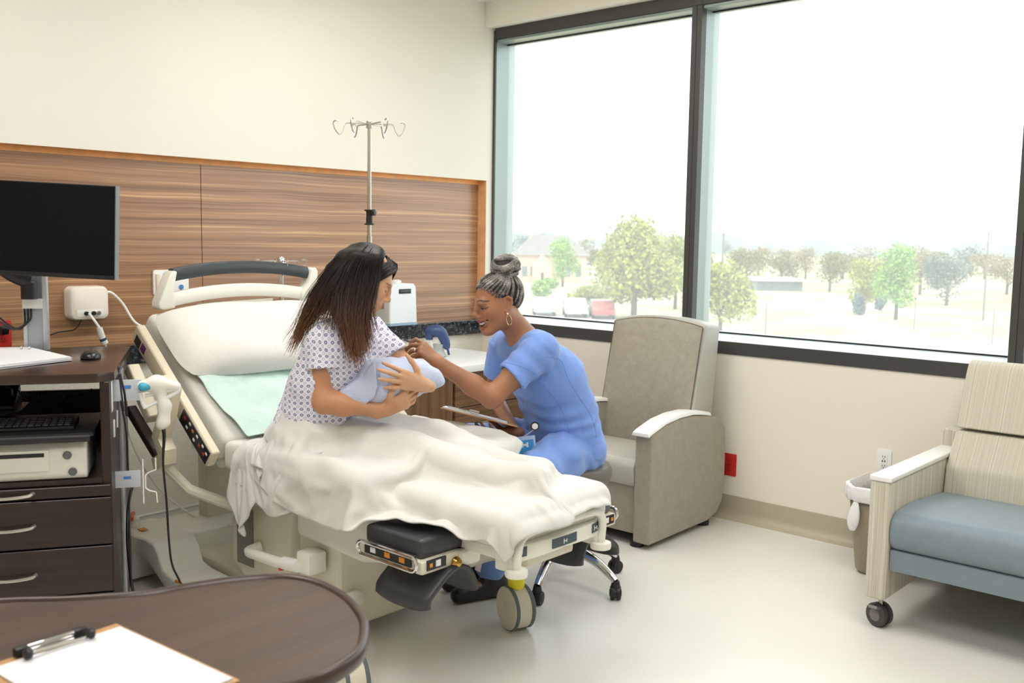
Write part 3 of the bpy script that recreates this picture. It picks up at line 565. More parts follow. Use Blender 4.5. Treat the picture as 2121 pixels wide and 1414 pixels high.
# footrests left and right of the foot section
for sg in (-1, 1):
    X = lambda v: XC+sg*(v-XC) if sg > 0 else v                       # coordinates below are for the near (left) one
    def mx(x): return x if sg < 0 else 2*XC-x
    dy = 0.0 if sg < 0 else -0.10
    def B(a, b): return MB().bb((mx(a[0]), a[1]+dy, a[2]), (mx(b[0]), b[1]+dy, b[2]))
    fr = bp(B((2.0, 2.155, 0.455), (2.23, 2.44, 0.50)), 'footrest_frame', M_bed, 0.012, 3)
    bp(B((2.01, 2.17, 0.50), (2.24, 2.44, 0.562)), 'footrest_pad', M_vinyl if sg < 0 else mat('window_lit_vinyl', (92, 100, 106), 0.4), 0.018, 4)  # far pad is the same vinyl with window light painted into its grey
    lp = [(y+dy, z) for y, z in [(2.185+0.022*math.cos(a), 0.490+0.022*math.sin(a)) for a in np.linspace(-PI/2, -3*PI/2, 9)]+[(2.425+0.022*math.cos(a), 0.490+0.022*math.sin(a)) for a in np.linspace(PI/2, -PI/2, 9)]]
    bp(MB().tube([(mx(1.985), y, z) for y, z in lp], 0.0065, 8, closed=True), 'footrest_handle', M_chrome, par=fr)
    bp(B((1.992, 2.20, 0.474), (2.0, 2.42, 0.506)), 'decal_strip', M_decal, par=fr)
    for k in range(3): bp(B((1.990, 2.225+0.07*k, 0.482), (1.993, 2.25+0.07*k, 0.499)), 'icon', M_orange if k < 2 else M_dwhite, par=fr)
    bp(B((2.02, 2.150, 0.468), (2.10, 2.156, 0.50)), 'decal_strip', M_decal, par=fr); bp(B((2.055, 2.148, 0.475), (2.075, 2.151, 0.495)), 'icon', M_dwhite, par=fr); bp(B((2.028, 2.148, 0.478), (2.040, 2.151, 0.490)), 'icon', M_orange, par=fr)
    bp(MB().lathe([(0.020*math.sin(a)+0.0001, -0.020*math.cos(a)) for a in np.linspace(0, PI, 13)], (mx(2.145), 2.152+dy, 0.466), 18), 'brass_knob', M_brass, par=fr)
    bp(MB().lathe([(0.026, 0), (0.026, 0.02)], (mx(2.145), 2.17+dy, 0.466), 18, 'Y'), 'knob_seat', M_bedw, par=fr)
    bp(B((2.16, 2.145, 0.44), (2.26, 2.22, 0.50)), 'footrest_joint', M_bedw, 0.02, 3)
    pr_ = [(2.012, 0.335), (2.018, 0.37), (2.055, 0.405), (2.10, 0.44), (2.145, 0.455), (2.19, 0.435), (2.22, 0.38), (2.225, 0.345)]
    pc = catmull([(a, 0, b) for a, b in pr_], 4); rings = []
    for t_ in np.linspace(0, 1, 9):
        y = 2.135+0.245*t_; k = 1.0-0.06*math.sin(PI*t_); rings.append([Vector((mx(2.12+(p.x-2.12)*(1.0+0.05*math.sin(PI*t_))), y+dy, 0.455+(p.z-0.455)*(1.0-0.12*abs(2*t_-1)**3))) for p in pc])
    m_ = MB(); m_.loft(rings, caps=False, wrap=False); bp(m_, 'calf_support', M_vinyl, solid=0.016, ang=60)
# foot bar, bumpers, foot panel
bp(MB().tube([(2.215, 1.955, 0.475), (2.215, 1.95, 0.535), (2.235, 1.95, 0.570), (2.28, 1.95, 0.582), (2.43, 1.945, 0.586), (2.585, 1.95, 0.582), (2.632, 1.95, 0.570), (2.652, 1.95, 0.535), (2.652, 1.955, 0.465)], 0.0145, 14, sm=4), 'foot_bar', M_bedw)
for x, z in ((2.215, 0.462), (2.652, 0.452)): bp(MB().lathe([(0.024, -0.012), (0.035, -0.010), (0.037, 0.0), (0.035, 0.011), (0.02, 0.013)], (x, 1.955, z), 22), 'bumper', M_bedw); bp(MB().bb((x-0.02, 1.96, z), (x+0.02, 2.03, 0.52)), 'bar_bracket', M_bedw, 0.008)
fpn = MB(); fpn.loft([[Vector((x, 1.972-0.03*(1-((x-2.44)/0.24)**2), 0.497-0.01*abs(x-2.44)/0.2)), Vector((x, 1.972-0.03*(1-((x-2.44)/0.24)**2), 0.542)), Vector((x, 2.02, 0.545)), Vector((x, 2.02, 0.49))] for x in np.linspace(2.2, 2.68, 11)]); fpl = bp(fpn, 'foot_panel', M_bedw, 0.006)
for x0, x1 in ((2.215, 2.265), (2.375, 2.50), (2.60, 2.645)):
    f = MB(); yy = lambda x: 1.9705-0.03*(1-((x-2.44)/0.24)**2)
    f.loft([[Vector((x, yy(x)-0.001, 0.505)), Vector((x, yy(x)-0.001, 0.536)), Vector((x, yy(x)+0.004, 0.536)), Vector((x, yy(x)+0.004, 0.505))] for x in np.linspace(x0, x1, 6)]); dc = bp(f, 'foot_decal', mat('decal_slate', (70, 84, 92), 0.4), par=fpl)
    xm = (x0+x1)/2; bp(MB().box((xm, yy(xm)-0.002, 0.52), (0.016, 0.002, 0.003)).box((xm-0.008, yy(xm)-0.002, 0.52), (0.003, 0.002, 0.016)).box((xm+0.006, yy(xm)-0.002, 0.52), (0.003, 0.002, 0.012)), 'foot_icon', M_dwhite, par=fpl)
# under-frame joining foot section
bp(MB().bb((2.32, 2.0, 0.44), (2.56, 2.62, 0.50)), 'foot_support_beam', M_bed, 0.012); bp(MB().bb((2.24, 2.28, 0.45), (2.66, 2.36, 0.50)), 'foot_crossbar', M_bed, 0.01)
for sg in (0, 1): bp(MB().bb((2.22 if not sg else 2.58, 2.29, 0.46), (2.30 if not sg else 2.68, 2.35, 0.50)), 'footrest_link', M_bed, 0.006)
# pillow
PL = thing('pillow', 'large white pillow on the raised head end of the bed', 'pillow', tuple(bk_pt(XC, 0.5, 0.0)))
rings = []; NU, NV = 25, 21; P = []
for side in (1, -1):
    for i in range(NU):
        for j in range(NV):
            u = -1+2*i/(NU-1); v_ = -1+2*j/(NV-1); e = max(0.0, (1-abs(u)**3.2)*(1-abs(v_)**3.2))**0.55
            w = 0.445*math.sqrt(1-0.16*v_**4); l = 0.205*math.sqrt(1-0.22*u**4)
            n = side*e*(0.095 if side > 0 else 0.03)+0.035+side*0.008*math.sin(5*u+4*v_+2*u*v_)*e
            P.append(bk_pt(2.445+u*w, 0.515+v_*l, n))
q = MB(); q.grid(P[:NU*NV], NU, NV); q.grid(P[NU*NV:], NU, NV)
po = q.build('pillowcase', M_sheet, PL, world=True, weld=True, ang=80)
# ================================================================== organic shapes: smooth distance fields turned into meshes
def hash3(i, j, k, s): 
    n = (i*374761393+j*668265263+k*2147483647+s*1274126177).astype(np.int64) & 0x7fffffff
    n = ((n ^ (n >> 13))*1274126177) & 0x7fffffff
    return ((n ^ (n >> 16)) & 0xffff)/32767.5-1.0
def noise3(P, scale, seed=0):
    q = np.asarray(P)*scale; f0 = np.floor(q).astype(np.int64); t = q-f0; t = t*t*(3-2*t); r = 0
    for a in (0, 1):
        for b in (0, 1):
            for c in (0, 1):
                w = (t[..., 0] if a else 1-t[..., 0])*(t[..., 1] if b else 1-t[..., 1])*(t[..., 2] if c else 1-t[..., 2])
                r = r+w*hash3(f0[..., 0]+a, f0[..., 1]+b, f0[..., 2]+c, seed)
    return r
def nets(val, lo, h):
    """surface nets: grid of signed values to vertices and quads"""
    ins = val < 0; nx, ny, nz = val.shape
    c = ins[:-1, :-1, :-1].astype(np.int8)
    cnt = np.zeros((nx-1, ny-1, nz-1), np.int8)
    offs = [(a, b, d) for a in (0, 1) for b in (0, 1) for d in (0, 1)]
    for a, b, d in offs: cnt += ins[a:nx-1+a, b:ny-1+b, d:nz-1+d]
    act = np.argwhere((cnt > 0) & (cnt < 8))
    if len(act) == 0: return np.zeros((0, 3)), np.zeros((0, 4), int)
    idx = -np.ones(cnt.shape, np.int64); idx[tuple(act.T)] = np.arange(len(act))
    cv = np.stack([val[act[:, 0]+a, act[:, 1]+b, act[:, 2]+d] for a, b, d in offs], 1)
    acc = np.zeros((len(act), 3)); num = np.zeros(len(act)); O = np.array(offs, float)
    for i in range(8):
        for j in range(i+1, 8):
            if np.abs(O[i]-O[j]).sum() != 1: continue
            m = (cv[:, i] < 0) != (cv[:, j] < 0); t = np.where(m, cv[:, i]/np.where(m, cv[:, i]-cv[:, j], 1), 0)
            acc += np.where(m[:, None], O[i]+(O[j]-O[i])*t[:, None], 0); num += m
    V = np.asarray(lo)+(act+acc/num[:, None])*h; Q = []
    for ax in range(3):
        s0 = [slice(None)]*3; s1 = [slice(None)]*3; s0[ax] = slice(0, -1); s1[ax] = slice(1, None)
        A, B = ins[tuple(s0)], ins[tuple(s1)]; e = np.argwhere(A != B); u, v = [(1, 2), (2, 0), (0, 1)][ax]
        e = e[(e[:, u] > 0) & (e[:, v] > 0) & (e[:, u] < val.shape[u]-1) & (e[:, v] < val.shape[v]-1)]
        du = np.zeros(3, int); du[u] = 1; dv = np.zeros(3, int); dv[v] = 1
        q = np.stack([idx[tuple((e-du-dv).T)], idx[tuple((e-dv).T)], idx[tuple(e.T)], idx[tuple((e-du).T)]], 1)
        fl = A[tuple(e.T)]; q = np.where(fl[:, None], q, q[:, ::-1]); Q.append(q)
    Q = np.concatenate(Q); return V, Q[(Q >= 0).all(1)]
class SDF:
    def __init__(s): s.p = []
    def cap(s, a, b, ra, rb=None, k=0.02, op='u'): s.p.append(('cap', np.array(a, float), np.array(b, float), ra, ra if rb is None else rb, k, op)); return s
    def chain(s, P, R, k=0.02, op='u'):
        for i in range(len(P)-1): s.cap(P[i], P[i+1], R[i], R[i+1], k, op)
        return s
    def cyl(s, a, b, ra, rb=None, k=0.01, op='u'): s.p.append(('cyl', np.array(a, float), np.array(b, float), ra, ra if rb is None else rb, k, op)); return s
    def ell(s, c, r, R=None, k=0.02, op='u'): s.p.append(('ell', np.array(c, float), np.array(r, float), np.eye(3) if R is None else np.array(R, float), 0, k, op)); return s
    def half(s, c, n, k=0.005, op='s'): s.p.append(('half', np.array(c, float), np.array(n, float)/np.linalg.norm(n), 0, 0, k, op)); return s
    def bounds(s, m=0.03):
        lo, hi = [], []
        for q in s.p:
            if q[6] != 'u': continue
            if q[0] == 'ell': r = np.abs(q[3])@q[2]; lo.append(q[1]-r); hi.append(q[1]+r)
            else:
                r = max(q[3], q[4]); lo.append(np.minimum(q[1], q[2])-r); hi.append(np.maximum(q[1], q[2])+r)
        return np.min(lo, 0)-m, np.max(hi, 0)+m
    def mesh(s, h, lo=None, hi=None, disp=None):
        L, H = s.bounds(); lo = L if lo is None else np.maximum(L, lo); hi = H if hi is None else np.minimum(H, hi)
        n = np.ceil((hi-lo)/h).astype(int)+1; val = np.full(n, 0.3)
        ax = [lo[i]+h*np.arange(n[i]) for i in range(3)]
        for typ, a, b, ra, rb, k, op in s.p:
            if typ == 'half': sl = [slice(0, n[i]) for i in range(3)]
            else:
                if typ == 'ell': r = np.abs(ra)@b; l, hh = a-r, a+r
                else: rr = max(ra, rb); l, hh = np.minimum(a, b)-rr, np.maximum(a, b)+rr
                m = k+0.03; i0 = np.maximum(np.floor((l-m-lo)/h).astype(int), 0); i1 = np.minimum(np.ceil((hh+m-lo)/h).astype(int)+1, n)
                if (i1 <= i0).any(): continue
                sl = [slice(i0[i], i1[i]) for i in range(3)]
            X = ax[0][sl[0]][:, None, None]; Y = ax[1][sl[1]][None, :, None]; Z = ax[2][sl[2]][None, None, :]
            if typ == 'half': d = (X-a[0])*b[0]+(Y-a[1])*b[1]+(Z-a[2])*b[2]; d = -d if op == 's' else d
            elif typ == 'ell':
                q = [(X-a[0])*ra[0, i]+(Y-a[1])*ra[1, i]+(Z-a[2])*ra[2, i] for i in range(3)]
                k0 = np.sqrt(sum((q[i]/b[i])**2 for i in range(3))); k1 = np.sqrt(sum((q[i]/b[i]**2)**2 for i in range(3))); d = k0*(k0-1)/np.maximum(k1, 1e-6)
            else:
                ab = b-a; L2 = ab@ab; t = ((X-a[0])*ab[0]+(Y-a[1])*ab[1]+(Z-a[2])*ab[2])/max(L2, 1e-12); tc = np.clip(t, 0, 1)
                if typ == 'cap': d = np.sqrt((X-a[0]-ab[0]*tc)**2+(Y-a[1]-ab[1]*tc)**2+(Z-a[2]-ab[2]*tc)**2)-(ra+(rb-ra)*tc)
                else:
                    d = np.sqrt(np.maximum((X-a[0]-ab[0]*t)**2+(Y-a[1]-ab[1]*t)**2+(Z-a[2]-ab[2]*t)**2, 0))-(ra+(rb-ra)*tc)
                    Ln = L2**0.5; d = np.maximum(d, np.maximum(-t, t-1)*Ln)
            V = val[tuple(sl)]
            if op == 'u': hh_ = np.maximum(k-np.abs(V-d), 0)/k; val[tuple(sl)] = np.minimum(V, d)-hh_*hh_*k*0.25
            else:
                d = -d; hh_ = np.maximum(k-np.abs(V-d), 0)/k; val[tuple(sl)] = np.maximum(V, d)+hh_*hh_*k*0.25
        if disp is not None:
            near = np.argwhere(np.abs(val) < 0.03); P = lo+near*h; val[tuple(near.T)] += disp(P)
        return nets(val, lo, h)
def relax(V, Q, n=1, w=0.5):
    e = np.concatenate([Q[:, [0, 1]], Q[:, [1, 2]], Q[:, [2, 3]], Q[:, [3, 0]]]); e = np.concatenate([e, e[:, ::-1]])
    deg = np.bincount(e[:, 0], minlength=len(V)).astype(float)[:, None]
    for _ in range(n):
        S = np.stack([np.bincount(e[:, 0], weights=V[e[:, 1], i], minlength=len(V)) for i in range(3)], 1); V = V+(S/np.maximum(deg, 1)-V)*w
    return V
def organic(name, chunks, mt, parent=None, color=None, smooth_n=1):
    """chunks: list of (V,Q) joined into one mesh object"""
    Vs, Qs, o = [], [], 0
    for V, Q in chunks:
        if len(V) == 0: continue
        V = relax(V, Q, smooth_n); Vs.append(V); Qs.append(Q+o); o += len(V)
    V = np.concatenate(Vs); Q = np.concatenate(Qs)
    rt = parent
    while rt is not None and rt.name not in XFM: rt = rt.parent
    W = V-(np.array(XFM[rt.name].translation) if rt is not None else 0)
    me = bpy.data.meshes.new(name); me.vertices.add(len(W)); me.vertices.foreach_set('co', W.astype(np.float32).ravel())
    me.loops.add(len(Q)*4); me.loops.foreach_set('vertex_index', Q.astype(np.int32).ravel()); me.polygons.add(len(Q))
    me.polygons.foreach_set('loop_start', np.arange(0, len(Q)*4, 4, dtype=np.int32)); me.update(calc_edges=True); me.validate()
    me.polygons.foreach_set('use_smooth', np.ones(len(me.polygons), bool)); me.materials.append(mt)
    if color is not None:
        at_ = me.color_attributes.new('Col', 'FLOAT_COLOR', 'POINT'); c = np.ones((len(V), 4)); c[:, :3] = color(V); at_.data.foreach_set('color', c.astype(np.float32).ravel())
    o_ = bpy.data.objects.new(name, me); COL.objects.link(o_)
    if parent is not None: o_.parent = parent
    return o_
def l3(c): return np.array(lin(c)[:3])
def seg_d(P, A, B):
    A = np.array(A); B = np.array(B); ab = B-A; t = np.clip((P-A)@ab/(ab@ab), 0, 1); return np.linalg.norm(P-A-t[:, None]*ab, axis=1)
def poly_d(P, pts): return np.min([seg_d(P, pts[i], pts[i+1]) for i in range(len(pts)-1)], 0)
def skin(name, rough=0.48):
    t = NT(name); a = t.new('ShaderNodeAttribute'); a.attribute_name = 'Col'; v = t.coord(); n = t.noise(v, 60, 4)
    t.link(t.mix(t.math('MULTIPLY', n, 0.18), a.outputs[0], (0.25, 0.1, 0.06, 1)), t.b.inputs['Base Color']); t.b.inputs['Roughness'].default_value = rough
    t.b.inputs['Subsurface Weight'].default_value = 0.12; t.b.inputs['Subsurface Radius'].default_value = (0.01, 0.004, 0.002); t.b.inputs['Subsurface Scale'].default_value = 0.6
    t.bump(t.noise(v, 700, 2), 0.06, 0.001); return t.m
def nv(v): v = np.array(v, float); return v/np.linalg.norm(v)
VL, VU, VA = np.array([-cR[0], -cR[1], 0])/math.hypot(cR[0], cR[1]), np.array([0, 0, 1.0]), np.array([math.cos(_yaw), math.sin(_yaw), 0])   # picture-left, up, away
def add_hand(S, W, d, n, left, curls, spread=8, thumb=((0.5, 0.75, -0.35), (0.75, 0.35, -0.5)), sc=1.0, fr=1.0, wr=0.021):
    """five-fingered hand added to a field; returns finger joints"""
    W = np.array(W, float); d = nv(d); n = nv(np.array(n)-d*np.dot(n, d)); t = np.cross(d, n) if left else np.cross(n, d)
    pal = [0.088, 0.091, 0.086, 0.077]; off = [0.027, 0.009, -0.009, -0.026]; ph = [(0.042, 0.025, 0.020), (0.047, 0.029, 0.021), (0.043, 0.027, 0.020), (0.034, 0.020, 0.018)]; J = []
    S.cap(W-d*0.03*sc, W+d*0.02*sc, wr*sc, 0.020*sc, 0.012)
    for i in range(4):
        kn = W+(d*pal[i]+t*off[i]+n*(0.004-0.003*abs(i-1)))*sc
        S.cap(W+(d*0.015+t*off[i]*0.55)*sc, kn, 0.0135*sc, 0.0105*sc, 0.014); a = math.radians((1.4-i)*spread); dd = d*math.cos(a)+t*math.sin(a); nn = n.copy(); p = kn; js = [p]
        for j in range(3):
            c = math.radians(curls[i][j]); dd, nn = dd*math.cos(c)-nn*math.sin(c), nn*math.cos(c)+dd*math.sin(c); dd = nv(dd); nn = nv(nn-dd*np.dot(nn, dd))
            r0 = (0.0092, 0.0082, 0.0074)[j]*fr*sc*(0.9 if i == 3 else 1); r1 = (0.0082, 0.0074, 0.0058)[j]*fr*sc*(0.9 if i == 3 else 1)
            q = p+dd*ph[i][j]*sc; S.cap(p, q, r0, r1, 0.004); p = q; js.append(p)
        J.append(js)
    b = W+(d*0.022+t*0.018)*sc; p = b; js = [b]; L = (0.04, 0.034, 0.026)
    for j in range(3):
        v = thumb[min(j, len(thumb)-1)]; dv = nv(d*v[0]+t*v[1]+n*v[2]); q = p+dv*L[j]*sc; S.cap(p, q, (0.0145, 0.0105, 0.0092)[j]*sc, (0.0108, 0.0095, 0.0072)[j]*sc, 0.008); p = q; js.append(p)
    J.append(js); return J
def head_frame(fwd, pitch, roll=0.0):
    f = nv([fwd[0], fwd[1], 0]); l = np.array([-f[1], f[0], 0]); u = np.array([0, 0, 1.0]); p = math.radians(pitch)
    f2 = f*math.cos(p)-u*math.sin(p); u2 = u*math.cos(p)+f*math.sin(p); r = math.radians(roll)
    return np.stack([f2, l*math.cos(r)+u2*math.sin(r), u2*math.cos(r)-l*math.sin(r)], 1)      # columns forward, left, up
def add_head(S, c, R, smile=0.0, sc=1.0, ears=True, lip=1.0, cheek=1.0, jaw=1.0):
    c = np.array(c); H = lambda x, y, z: c+R@(np.array([x, y, z])*sc); E = lambda p, r, k=0.02, op='u': S.ell(H(*p), np.array(r)*sc, R, k*sc, op)
    E((-0.014, 0, 0.032), (0.094, 0.074, 0.083)); E((0.022, 0, -0.022), (0.064, 0.062, 0.082), 0.03)
    for s in (-1, 1):
        S.cap(H(-0.01, s*0.050, -0.045), H(0.058, s*0.014, -0.094), 0.021*sc*jaw, 0.017*sc, 0.03)
        E((0.052, s*0.040, -0.022+0.006*smile), (0.026, 0.022, 0.024*cheek), 0.025)
    E((0.072, 0, -0.094), (0.017, 0.019, 0.016), 0.022); S.cap(H(0.072, -0.03, 0.024), H(0.072, 0.03, 0.024), 0.013*sc, 0.013*sc, 0.02)
    for s in (-1, 1):
        E((0.089, s*0.031, 0.005), (0.013, 0.019, 0.013), 0.014, 's'); E((0.0705, s*0.031, 0.004), (0.0135, 0.0165, 0.0125), 0.004)
        E((0.082, s*0.031, 0.0225), (0.008, 0.022, 0.006), 0.01)
    S.chain([H(0.079, 0, 0.022), H(0.090, 0, 0.004), H(0.100, 0, -0.018)], [0.0085*sc, 0.0088*sc, 0.0102*sc], 0.012)
    E((0.1035, 0, -0.0235), (0.0120, 0.0138, 0.0105), 0.008)
    for s in (-1, 1): E((0.094, s*0.0135, -0.031), (0.0105, 0.0085, 0.0085), 0.006); E((0.098, s*0.0075, -0.0385), (0.005, 0.0042, 0.004), 0.003, 's')
    E((0.076, 0, -0.055), (0.016, 0.03, 0.022), 0.02)
    up, dn = [], []
    for y in np.linspace(-1, 1, 7):
        hw = 0.023+0.013*smile; yy = y*hw; x = 0.0925-0.016*y*y-0.014*smile*y*y; zz = -0.0575+0.013*smile*y*y
        up.append(H(x, yy, zz+0.003+0.0045*smile*(1-y*y)*0.4)); dn.append(H(x-0.002-0.003*smile*(1-y*y), yy*0.97, zz-0.0045-0.025*smile*(1-y*y)))
    if smile:
        for y in np.linspace(-1, 1, 9):
            hw = 0.033; z0 = -0.0575+0.012*y*y
            S.ell(H(0.090-0.027*y*y, y*hw, z0-0.0085*(1-0.75*y*y)), np.array((0.017, 0.007, 0.0035+0.0105*(1-y*y)))*sc, R, 0.003, 's')
    S.chain(up, [0.0024*sc, 0.0042*sc, 0.005*sc*lip, 0.0046*sc*lip, 0.005*sc*lip, 0.0042*sc, 0.0024*sc], 0.005); S.chain(dn, [0.0024*sc, 0.0046*sc, 0.0058*sc*lip, 0.0062*sc*lip, 0.0058*sc*lip, 0.0046*sc, 0.0024*sc], 0.005)
    if ears:
        for s in (-1, 1):
            pts = [(-0.002, 0.068, -0.030), (-0.012, 0.074, -0.018), (-0.024, 0.079, 0.0), (-0.026, 0.081, 0.018), (-0.014, 0.078, 0.028), (0.0, 0.072, 0.024), (0.004, 0.069, 0.008)]
            S.chain([H(x, s*y, z) for x, y, z in pts], [0.0065*sc, 0.0055*sc, 0.005*sc, 0.005*sc, 0.005*sc, 0.0045*sc, 0.0045*sc], 0.005)
            E((-0.011, s*0.069, 0.002), (0.016, 0.005, 0.024), 0.006); E((0.0, s*0.0705, -0.029), (0.008, 0.005, 0.0085), 0.006)
    return H, up, dn
# ================================================================== nurse on the stool
def atd(px, py, d): return np.array([0, 0, HC])+(cF+cR*(px-IW/2)/FLEN-cU*(py-IH/2)/FLEN)*d
def cloth_mat(name, rgb, b=0.25, bs=14.0, sheen=0.25, rough=0.72):
    t = NT(name); v = t.coord(); c = lin(rgb); n = t.noise(v, 5, 3)
    t.link(t.ramp(n, [(0.3, tuple(x*0.92 for x in c[:3])+(1,)), (0.7, tuple(min(1, x*1.04) for x in c[:3])+(1,))]), t.b.inputs['Base Color'])
    t.b.inputs['Roughness'].default_value = rough; t.b.inputs['Sheen Weight'].default_value = sheen
    h = t.math('ADD', t.noise(v, bs, 4, 0.55, 1.2), t.math('MULTIPLY', t.noise(v, 900, 2), 0.06)); t.bump(h, b, 0.02); return t.m
NU = thing('person', 'woman in blue scrubs with grey braided bun sitting on stool, smiling', 'person', (3.25, 2.60, 0))
nH = atd(1030, 628, 4.0); nR = head_frame((-0.935, 0.355), 13.0); lN = nv([-0.31, -0.95, 0]); fN = nv([-0.95, 0.31, 0])
S_L, E_L, W_L = np.array([2.999, 2.535, 1.051]), np.array([2.80, 2.62, 0.872]), np.array([2.660, 2.770, 1.002])
S_R, E_R, W_R = np.array([3.10, 2.83, 1.05]), np.array([3.15, 2.93, 0.80]), np.array([3.045, 2.815, 0.745])
B = SDF()
Hn, lipU, lipD = add_head(B, nH, nR, smile=1.0, sc=1.03, lip=1.0, cheek=1.05, jaw=1.02)
B.cap(Hn(-0.025, 0, -0.05), [3.045, 2.675, 1.095], 0.05, 0.058, 0.03)
sp = [np.array(p) for p in ([3.265, 2.60, 0.60], [3.225, 2.615, 0.76], [3.155, 2.64, 0.92], [3.075, 2.665, 1.045])]
for s, w in ((-1, 1), (0, 1), (1, 1)): B.chain([p+lN*s*o for p, o in zip(sp, (0.07, 0.055, 0.07, 0.08))], [0.105, 0.095, 0.095, 0.055], 0.05)
B.cap(S_L, S_R, 0.045, 0.045, 0.05)
B.chain([S_L, S_L+(E_L-S_L)*0.5, E_L+np.array([0.004, -0.002, -0.004])], [0.044, 0.047, 0.043], 0.03); B.chain([E_L, E_L+(W_L-E_L)*0.35, W_L], [0.042, 0.041, 0.026], 0.02)
B.chain([S_R, E_R], [0.048, 0.04], 0.03)
dL = nv(0.74*VL+0.64*VU+0.05*VA); nL = nv(0.72*VU-0.6*VL-0.55*VA)
iL = len(B.p); JL = add_hand(B, W_L, dL, nL, True, [(22, 48, 35), (46, 34, 22), (58, 26, 16), (64, 28, 20)], 5, ((0.55, 0.4, -0.75), (0.75, -0.05, -0.65), (0.6, -0.5, -0.6)), 1.07)
HLs = SDF(); HLs.p = B.p[iL:]+[q_ for q_ in B.p[iL-12:iL] if q_[0] == 'cap' and np.linalg.norm(q_[2]-W_L) < 0.01]
# clipboard she holds: near edge seen almost edge-on
kA = nv(0.972*VL+0.225*VU); kB = nv(0.965*VA-0.150*VU); k0 = atd(1072, 885, 3.99)
dR = nv(0.85*VL+0.05*VU-0.5*VA); nR_ = nv(-0.9*VU-0.3*VA)
W_R = k0+kA*0.015+kB*0.11+np.array([0, 0, -0.028]); iR = len(B.p); B.cap(E_R, W_R, 0.036, 0.026, 0.02)
JR = add_hand(B, W_R, dR, nR_, False, [(20, 20, 15), (12, 25, 15), (10, 28, 18), (8, 30, 20)], 7, ((0.5, 0.75, -0.6), (0.75, 0.1, -0.8), (0.85, -0.2, -0.35)))
HRs = SDF(); HRs.p = B.p[iR:]
hipL, kneeL, ankL = np.array([3.24, 2.53, 0.61]), np.array([2.90, 2.455, 0.585]), np.array([2.90, 2.70, 0.12]); hipR, kneeR, ankR = np.array([3.27, 2.69, 0.61]), np.array([3.02, 2.97, 0.60]), np.array([2.97, 2.83, 0.12])
for h_, k_, a_ in ((hipL, kneeL, ankL), (hipR, kneeR, ankR)): B.chain([h_, k_], [0.085, 0.06], 0.04); B.chain([k_, a_], [0.055, 0.036], 0.03); B.cap(a_+np.array([0, 0, -0.06]), a_+np.array([-0.1, 0.03, -0.075]), 0.035, 0.03, 0.02)
brL = [Hn(0.079, 0.012, 0.0315), Hn(0.0745, 0.03, 0.0385), Hn(0.062, 0.049, 0.033)]; brR = [Hn(0.079, -0.012, 0.0315), Hn(0.0745, -0.03, 0.0385), Hn(0.062, -0.049, 0.033)]
eyL = [Hn(0.0835, 0.017, 0.0005), Hn(0.0855, 0.03, 0.003), Hn(0.078, 0.044, 0.0015), Hn(0.070, 0.050, 0.0035)]; eyR = [Hn(0.0835, -0.017, 0.0005), Hn(0.0855, -0.03, 0.003), Hn(0.078, -0.044, 0.0015)]
palmC = W_R+dR*0.05
def lcl(V, c, R, s=1.0): return ((V-c)@R)/s
def d2(L, pts):
    q = np.stack([L[:, 1]*0, L[:, 1], L[:, 2]], 1); return np.where(L[:, 0] > 0.03, poly_d(q, [np.array([0, a, b]) for a, b in pts]), 1.0)
def ncol(V):
    L = lcl(V, nH, nR, 1.03); c = np.tile(l3((162, 112, 80)), (len(V), 1)); n = noise3(V, 22, 3)[:, None]; c = c*(1+0.12*n)
    d = poly_d(V, lipU); e = poly_d(V, lipD); m = np.clip((0.0085-np.minimum(d, e))/0.002, 0, 1)[:, None]; c = c*(1-m)+l3((134, 54, 50))*m
    cav = ((V-Hn(0.07, 0, -0.065))@nR); m = ((np.abs(cav[:, 1]) < 0.024) & (np.abs(cav[:, 2]) < 0.012) & (cav[:, 0] < 0.004) & (cav[:, 0] > -0.03))[:, None]; c = np.where(m, l3((70, 16, 18)), c)
    for g in (-1, 1):
        m = np.clip((0.0026-d2(L, [(g*0.012, 0.0265), (g*0.024, 0.0335), (g*0.036, 0.0345), (g*0.052, 0.027)]))/0.001, 0, 1)[:, None]; c = c*(1-m)+l3((36, 25, 21))*m
        m = np.clip((0.0042-d2(L, [(g*0.027, 0.001), (g*0.035, 0.001)]))/0.001, 0, 1)[:, None]; c = c*(1-m)+l3((22, 14, 12))*m
        m = np.clip((0.0026-d2(L, [(g*0.017, 0.0005), (g*0.026, 0.0035), (g*0.036, 0.0035), (g*0.046, 0.0005), (g*0.055, 0.0045)]))/0.001, 0, 1)[:, None]; c = c*(1-m)+l3((20, 13, 12))*m
        m = np.clip((0.0045-d2(L, [(g*0.024, 0.0085), (g*0.036, 0.0095), (g*0.046, 0.007)]))/0.003, 0, 1)[:, None]*0.5; c = c*(1-m)+l3((104, 66, 50))*m
        m = np.clip((0.0022-d2(L, [(g*0.019, -0.034), (g*0.030, -0.041), (g*0.042, -0.053)]))/0.002, 0, 1)[:, None]*0.35; c = c*(1-m)+l3((96, 56, 40))*m
    for s in (-1, 1): m = np.clip((0.026-np.linalg.norm(V-Hn(0.062, s*0.040, -0.02), axis=1))/0.02, 0, 1)[:, None]*0.35; c = c*(1-m)+l3((178, 104, 76))*m
    return c
lo_h = nH-0.15; hi_h = nH+0.16
h0 = JL[2][0]
ch = [B.mesh(0.0021, nH-np.array([0.14, 0.14, 0.10]), nH+0.15), B.mesh(0.0045, [2.4, 2.2, 0.68], [3.6, 3.2, nH[2]-0.094]), B.mesh(0.009, [2.4, 2.2, 0.0], [3.6, 3.2, 0.70]),
      HLs.mesh(0.0024, W_L-0.15, W_L+0.13), HRs.mesh(0.0024, W_R-0.15, W_R+0.13)]
